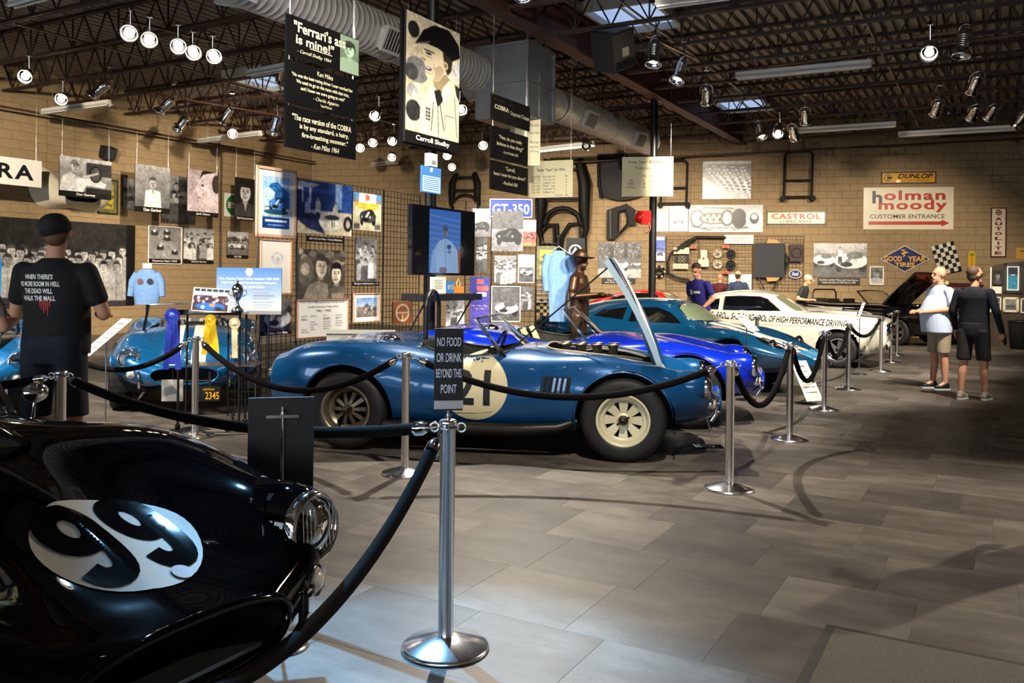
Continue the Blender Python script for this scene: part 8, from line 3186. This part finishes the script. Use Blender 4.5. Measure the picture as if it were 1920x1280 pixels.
# lit bookcase between the two visitors
bc = Plane(P(1800, 590, 21.8), (math.sin(R(-12)), -1))
m_, w, h = bc.fit(1776, 1836, 540, 643)
o = thing('bookcase', 'wooden bookcase with orange goods between the two visitors', 'bookcase', m=m_)
WD = mat('bookcase_wood', '4a2c1c', .5)
for s in (-1, 1):
    b = MB(); b.box((s * w / 2, 0, -.15), (.04, h, .32)); b.build('side', WD, o)
b = MB(); b.box((0, 0, -.3), (w, h, .02)); b.build('back', WD, o)
for k in range(5):
    b = MB(); b.box((0, -h / 2 + .03 + k * (h - .06) / 4, -.15), (w, .03, .32)); b.build('shelf', mat('shelf_cream', '9a8464', .5), o)
bcp = m_ @ Vector((0, 0, 0))
for k in range(4):
    for j in range(4):
        x, y = -w * .36 + j * w * .24, -h / 2 + .045 + k * (h - .06) / 4
        q = thing('model_car', f'small orange model car on the {("bottom", "second", "third", "top")[k]} bookcase shelf', 'model car', m=m_ @ Matrix.Translation((x, y, -.1)), group=f'model cars on the {("bottom", "second", "third", "top")[k]} bookcase shelf')
        if not k and not j:
            b = MB(); b.prism([(-.09, .015), (.09, .015), (.09, .05), (.05, .055), (.03, .09), (-.04, .09), (-.06, .055), (-.09, .05)], -.04, .04)
            mcb = b.mesh('shell', mat('model_orange', 'c05020', .3, coat=.6))
            b = MB(); b.cyl((0, 0, -.045), (0, 0, .045), .02, n=12)
            mcw = b.mesh('axle', BLACKM)
        link('shell', mcb, q)
        link('axle', mcw, q, Matrix.Translation((-.055, .02, 0)))
        link('axle', mcw, q, Matrix.Translation((.055, .02, 0)))
q = thing('lamp_model', 'long dark model with a round pale lamp on top of the bookcase', 'model', m=m_ @ Matrix.Translation((0, h / 2 + .0, -.15)))
b = MB(); b.prism([(-.5, .015), (.45, .015), (.5, .08), (.3, .12), (-.3, .13), (-.5, .1)], -.1, .1); b.build('hull', mat('model_maroon', '3a1414', .3, coat=.5), q)
b = MB(); b.sphere((-.38, .12, .1), .06, 14, 10); b.build('globe', mat('globe_cream', 'd8c8a0', .4), q)

# ================================================================ trophy table and its things
tp = P(400, 600, 8.6)
TC = Vector((tp.x, tp.y, 0))
TPn = Plane((tp.x, tp.y), (.10, -1))
TM = TPn.mat(TC)
zt = 1.13
o = thing('display_table', 'black wire trophy table with two shelves', 'table', m=TM)
b = MB(); b.box((0, zt, 0), (.62, .025, .36)); b.box((-.26, zt + .02, .04), (.12, .035, .2)); b.build('top', BLACKG, o)
b = MB(); b.box((.12, .62, 0), (.66, .012, .36)); b.build('lower_shelf', mat('shelf_chrome', '8a8a8c', .25, .9), o)
for sx in (-1, 1):
    for sz in (-1, 1):
        b = MB(); b.cyl((sx * .29, .05, sz * .15), (sx * .29, zt, sz * .15), .012, n=8); b.lathe([(0, .0), (.025, .01), (.025, .045), (.012, .055)], 12, Matrix.Translation((sx * .29, 0, sz * .15)) @ Matrix.Rotation(R(-90), 4, 'X')); b.build('leg', BLACK, o)
# easel picture, trophy
m_ = TM @ Matrix.Translation((-.02, zt + .13, .02)) @ Matrix.Rotation(R(-14), 4, 'X') @ Matrix.Rotation(R(-3), 4, 'Z')
o = thing('photo_board', 'propped colour photograph of a blue racer on the trophy table', 'photo', m=m_)
b = MB(); b.box((0, 0, -.006), (.36, .24, .01)); b.build('backing', PAPER, o)
k = Ink(56, 36); k.a[:] = k.c('d8d6ce')
for i in range(6):
    k.rect(.04 + i * .16, .03, .18 + i * .16, .15, '16263a')
k.rect(.02, .3, .98, .97, '3a2430')
for i in range(40):
    k.ell(random.random(), random.uniform(.32, .62), .04, .06, random.choice(('6a5060', '2a1c2c', 'a8909a', 'c8b8b0')))
k.ell(.5, .78, .4, .16, '1f5cb8'); k.ell(.3, .82, .05, .07, 'e8e4dc'); k.ell(.55, .72, .08, .07, 'd87830'); k.ell(.72, .86, .1, .07, '15151c')
link('print', k.mesh('print', .35, .23, PRINT), o, Matrix.Translation((0, 0, .001)))
o = thing('trophy_cup', 'tall silver trophy cup with lid', 'trophy', loc=TM @ Vector((.24, zt + .0125, .04)))
b = MB(); b.lathe([(0, 0), (.06, 0), (.06, .03), (.045, .04), (.02, .07), (.014, .11), (.03, .13), (.052, .17), (.058, .22), (.052, .235), (.05, .24)], 28); b.build('cup', CHROME, o)
b = MB(); b.lathe([(.054, .238), (.045, .262), (.02, .28), (.008, .29), (.014, .305), (0, .318)], 24); b.build('lid', CHROME, o)
for s in (-1, 1):
    rtube([(s * .05, 0, .215), (s * .085, 0, .22), (s * .09, 0, .18), (s * .05, 0, .155)], .006, 'handle', CHROME, o)
# rosettes
def rosette(x, y, z, col, colt, label, r=.055, ln=.38, n=3):
    o = thing('rosette', label, 'ribbon', m=TM @ Matrix.Translation((x, y, z)), group='award rosettes')
    mm = mat('ribbon_' + col, col, .5)
    b = MB()
    pts = []
    b.grid(lambda u, v: ((.4 + .6 * u) * r * math.cos(2 * math.pi * v), (.4 + .6 * u) * r * math.sin(2 * math.pi * v), .012 * math.cos(20 * 2 * math.pi * v) * u + .01), 3, 80)
    b.build('pleats', mm, o)
    b = MB(); b.lathe([(0, .018), (r * .45, .016), (r * .45, .005)], 20); b.build('button', mat('button_' + colt, colt, .4), o)
    for k in range(n):
        x1 = (k - (n - 1) / 2) * .045
        b = MB(); b.grid(lambda u, v: (x1 * (.4 + u) + (v - .5) * .055, -u * (ln - .05 * (k % 2)), .004 * k + .012 * math.sin(5 * u + k)), 10, 2); b.build('streamer', mm, o)


rosette(-.33, zt - .02, .22, '1c2f9c', '2a46c0', 'large royal blue rosette with long streamers at the table corner', .075, .52, 3)
rosette(.02, zt - .06, .19, 'c8a40c', 'a88408', 'yellow rosette with three streamers hanging from the trophy table', .055, .34, 3)
rosette(.25, zt - .09, .19, 'cbbf98', 'd8cfae', 'cream rosette with a single streamer at the right of the table', .055, .34, 1)
o, w, h = board('licence_plate', 'black licence plate with yellow number 2345 under the trophy table', 'plate', TPn.off(.2), 370, 413, 724, 752, None, back=mat('plate_black', '0e0e0e', .4))
text('lettering', '2345', o, w=w * .6, h=h * .5, at=(w * .15, -h * .12, .004), mat_=mat('plate_yellow', 'd8a020', .4), bold=.01)
text('lettering', 'CALIFORNIA', o, w=w * .5, h=h * .14, at=(0, h * .3, .004), mat_=mat('plate_yellow', 'd8a020', .4))
b = MB(); b.box((0, h * .9, -.02), (.02, h * 1.1, .01)); b.build('bracket', BLACK, o)
o, w, h = board('info_card', 'grey card hanging beneath the trophy table', 'card', TPn.off(.12), 303, 343, 712, 752, None, back=mat('card_grey', 'a8a6a2', .6))
b = MB(); b.cyl((0, h / 2, -.01), (0, h / 2 + .12, -.01), .004, n=6); b.build('string', BLACK, o)
lg = TPn.off(.05)
grid_panel('low wire grid screen right of the trophy table', lg, s_of(lg, 430), s_of(lg, 482), .12, 1.06)
FP = Plane(P(467, 545, 9.2), (.05, -1))
m_, w, h = FP.fit(406, 528, 502, 589)
o = thing('info_board', 'blue board with white heading about a factory team roadster', 'board', m=m_)
b = MB(); b.box((0, 0, -.01), (w, h, .02)); b.build('backing', DARKG, o)
k = Ink(48, 36); k.grad('3a66a4', 'c0c8d4', 0, .9)
for c in (.08, .56):
    for i in range(8):
        k.rect(c, .46 + i * .065, c + random.uniform(.2, .36), .475 + i * .065, .45)
k.ell(.5, .1, .05, .08, 'dcc8c4')
link('print', k.mesh('print', w, h, PRINT), o, Matrix.Translation((0, 0, .001)))
for i, (s, ww) in enumerate((('F.I.A. Factory Team Cobra Roadster CSX 2345', .92), ('1965 F.I.A. World Manufacturers Champion', .84), ('The Rarest of All Cobras', .48))):
    text('lettering', s, o, w=w * ww, h=h * .06, at=(0, h * (.26 - .085 * i), .003), mat_=INKW, bold=.02)
b = MB(); b.cyl((w * .3, -m_.translation.z, -.03), (w * .3, h / 2, -.03), .012, n=8); b.build('post', BLACK, o)
# low white wall panel behind the number 21 car
lp = Plane(P(680, 640, 9.45), (.1, -1))
m_, w, h = lp.fit(612, 738, 622, 690)
o = thing('barrier_rail', 'pale grey barrier rail behind the number 21 roadster', 'barrier', m=Matrix.Translation((0, 0, 0)) @ m_)
b = MB(); b.box((0, 0, -.03), (w, h, .06)); b.box((0, h / 2, -.03), (w + .04, .04, .1)); b.build('rail', mat('rail_grey', '8c8c84', .5), o)
for s in (-.45, .45):
    b = MB(); b.box((w * s, -m_.translation.z / 2 - h / 4, -.03), (.06, m_.translation.z - h / 2 + .0, .06)); b.build('post', GREY, o)
# pale blue shirt on a hanger and black banner beside the statue
hs = P(1047, 520, 11.75)
HM = Plane((hs.x, hs.y), (.1, -1)).mat(Vector((hs.x, hs.y, 0)))
o = thing('hanging_shirt', 'pale blue coverall on a hanger left of the bronze statue', 'coverall', m=HM)
z0 = P(1047, 470, 11.75).z
b = MB()
b.grid(lambda u, v: ((.07 + .09 * min(1, u * 5) - .04 * u) * math.cos(2 * math.pi * v), z0 - u * .96, .07 * math.sin(2 * math.pi * v) + .012 * math.sin(9 * v * 6.28)), 16, 24)
b.build('cloth', SHIRT, o)
for s in (-1, 1):
    b = MB(); b.tube([(s * .14, z0 - .06, 0), (s * .19, z0 - .25, .02), (s * .17, z0 - .55, .04)], [.06, .055, .045], 10); b.build('sleeve', SHIRT, o)
rtube([(-.17, z0 - .05, 0), (0, z0 + .06, 0), (.17, z0 - .05, 0)], .008, 'hanger', STEEL, o)
b = MB(); b.cyl((0, z0 + .06, 0), (0, z0 + .2, 0), .006, n=6); b.cyl((0, 0, -.06), (0, z0 + .2, -.06), .014, n=8); b.box((0, z0 + .2, -.03), (.02, .02, .08)); b.build('rail', BLACK, o)
o, w, h = board('crest_banner', 'black banner with a round white crest behind the statue', 'banner', Plane((hs.x, 12.2), (0, -1)), 1061, 1096, 446, 545, None, back=SIGNB)
b = MB(); b.lathe([(w * .36, .004), (w * .28, .004)], 30, Matrix.Translation((0, h * .25, 0))); b.build('crest_ring', INKW, o)
b = MB(); b.prism([(-w * .2, h * .2), (0, h * .33), (w * .2, h * .2), (w * .05, h * .24)], .002, .005); b.build('crest_bird', INKW, o)
b = MB(); b.cyl((0, -h / 2 - .8, -.03), (0, h / 2, -.03), .012, n=8); b.build('post', BLACK, o)
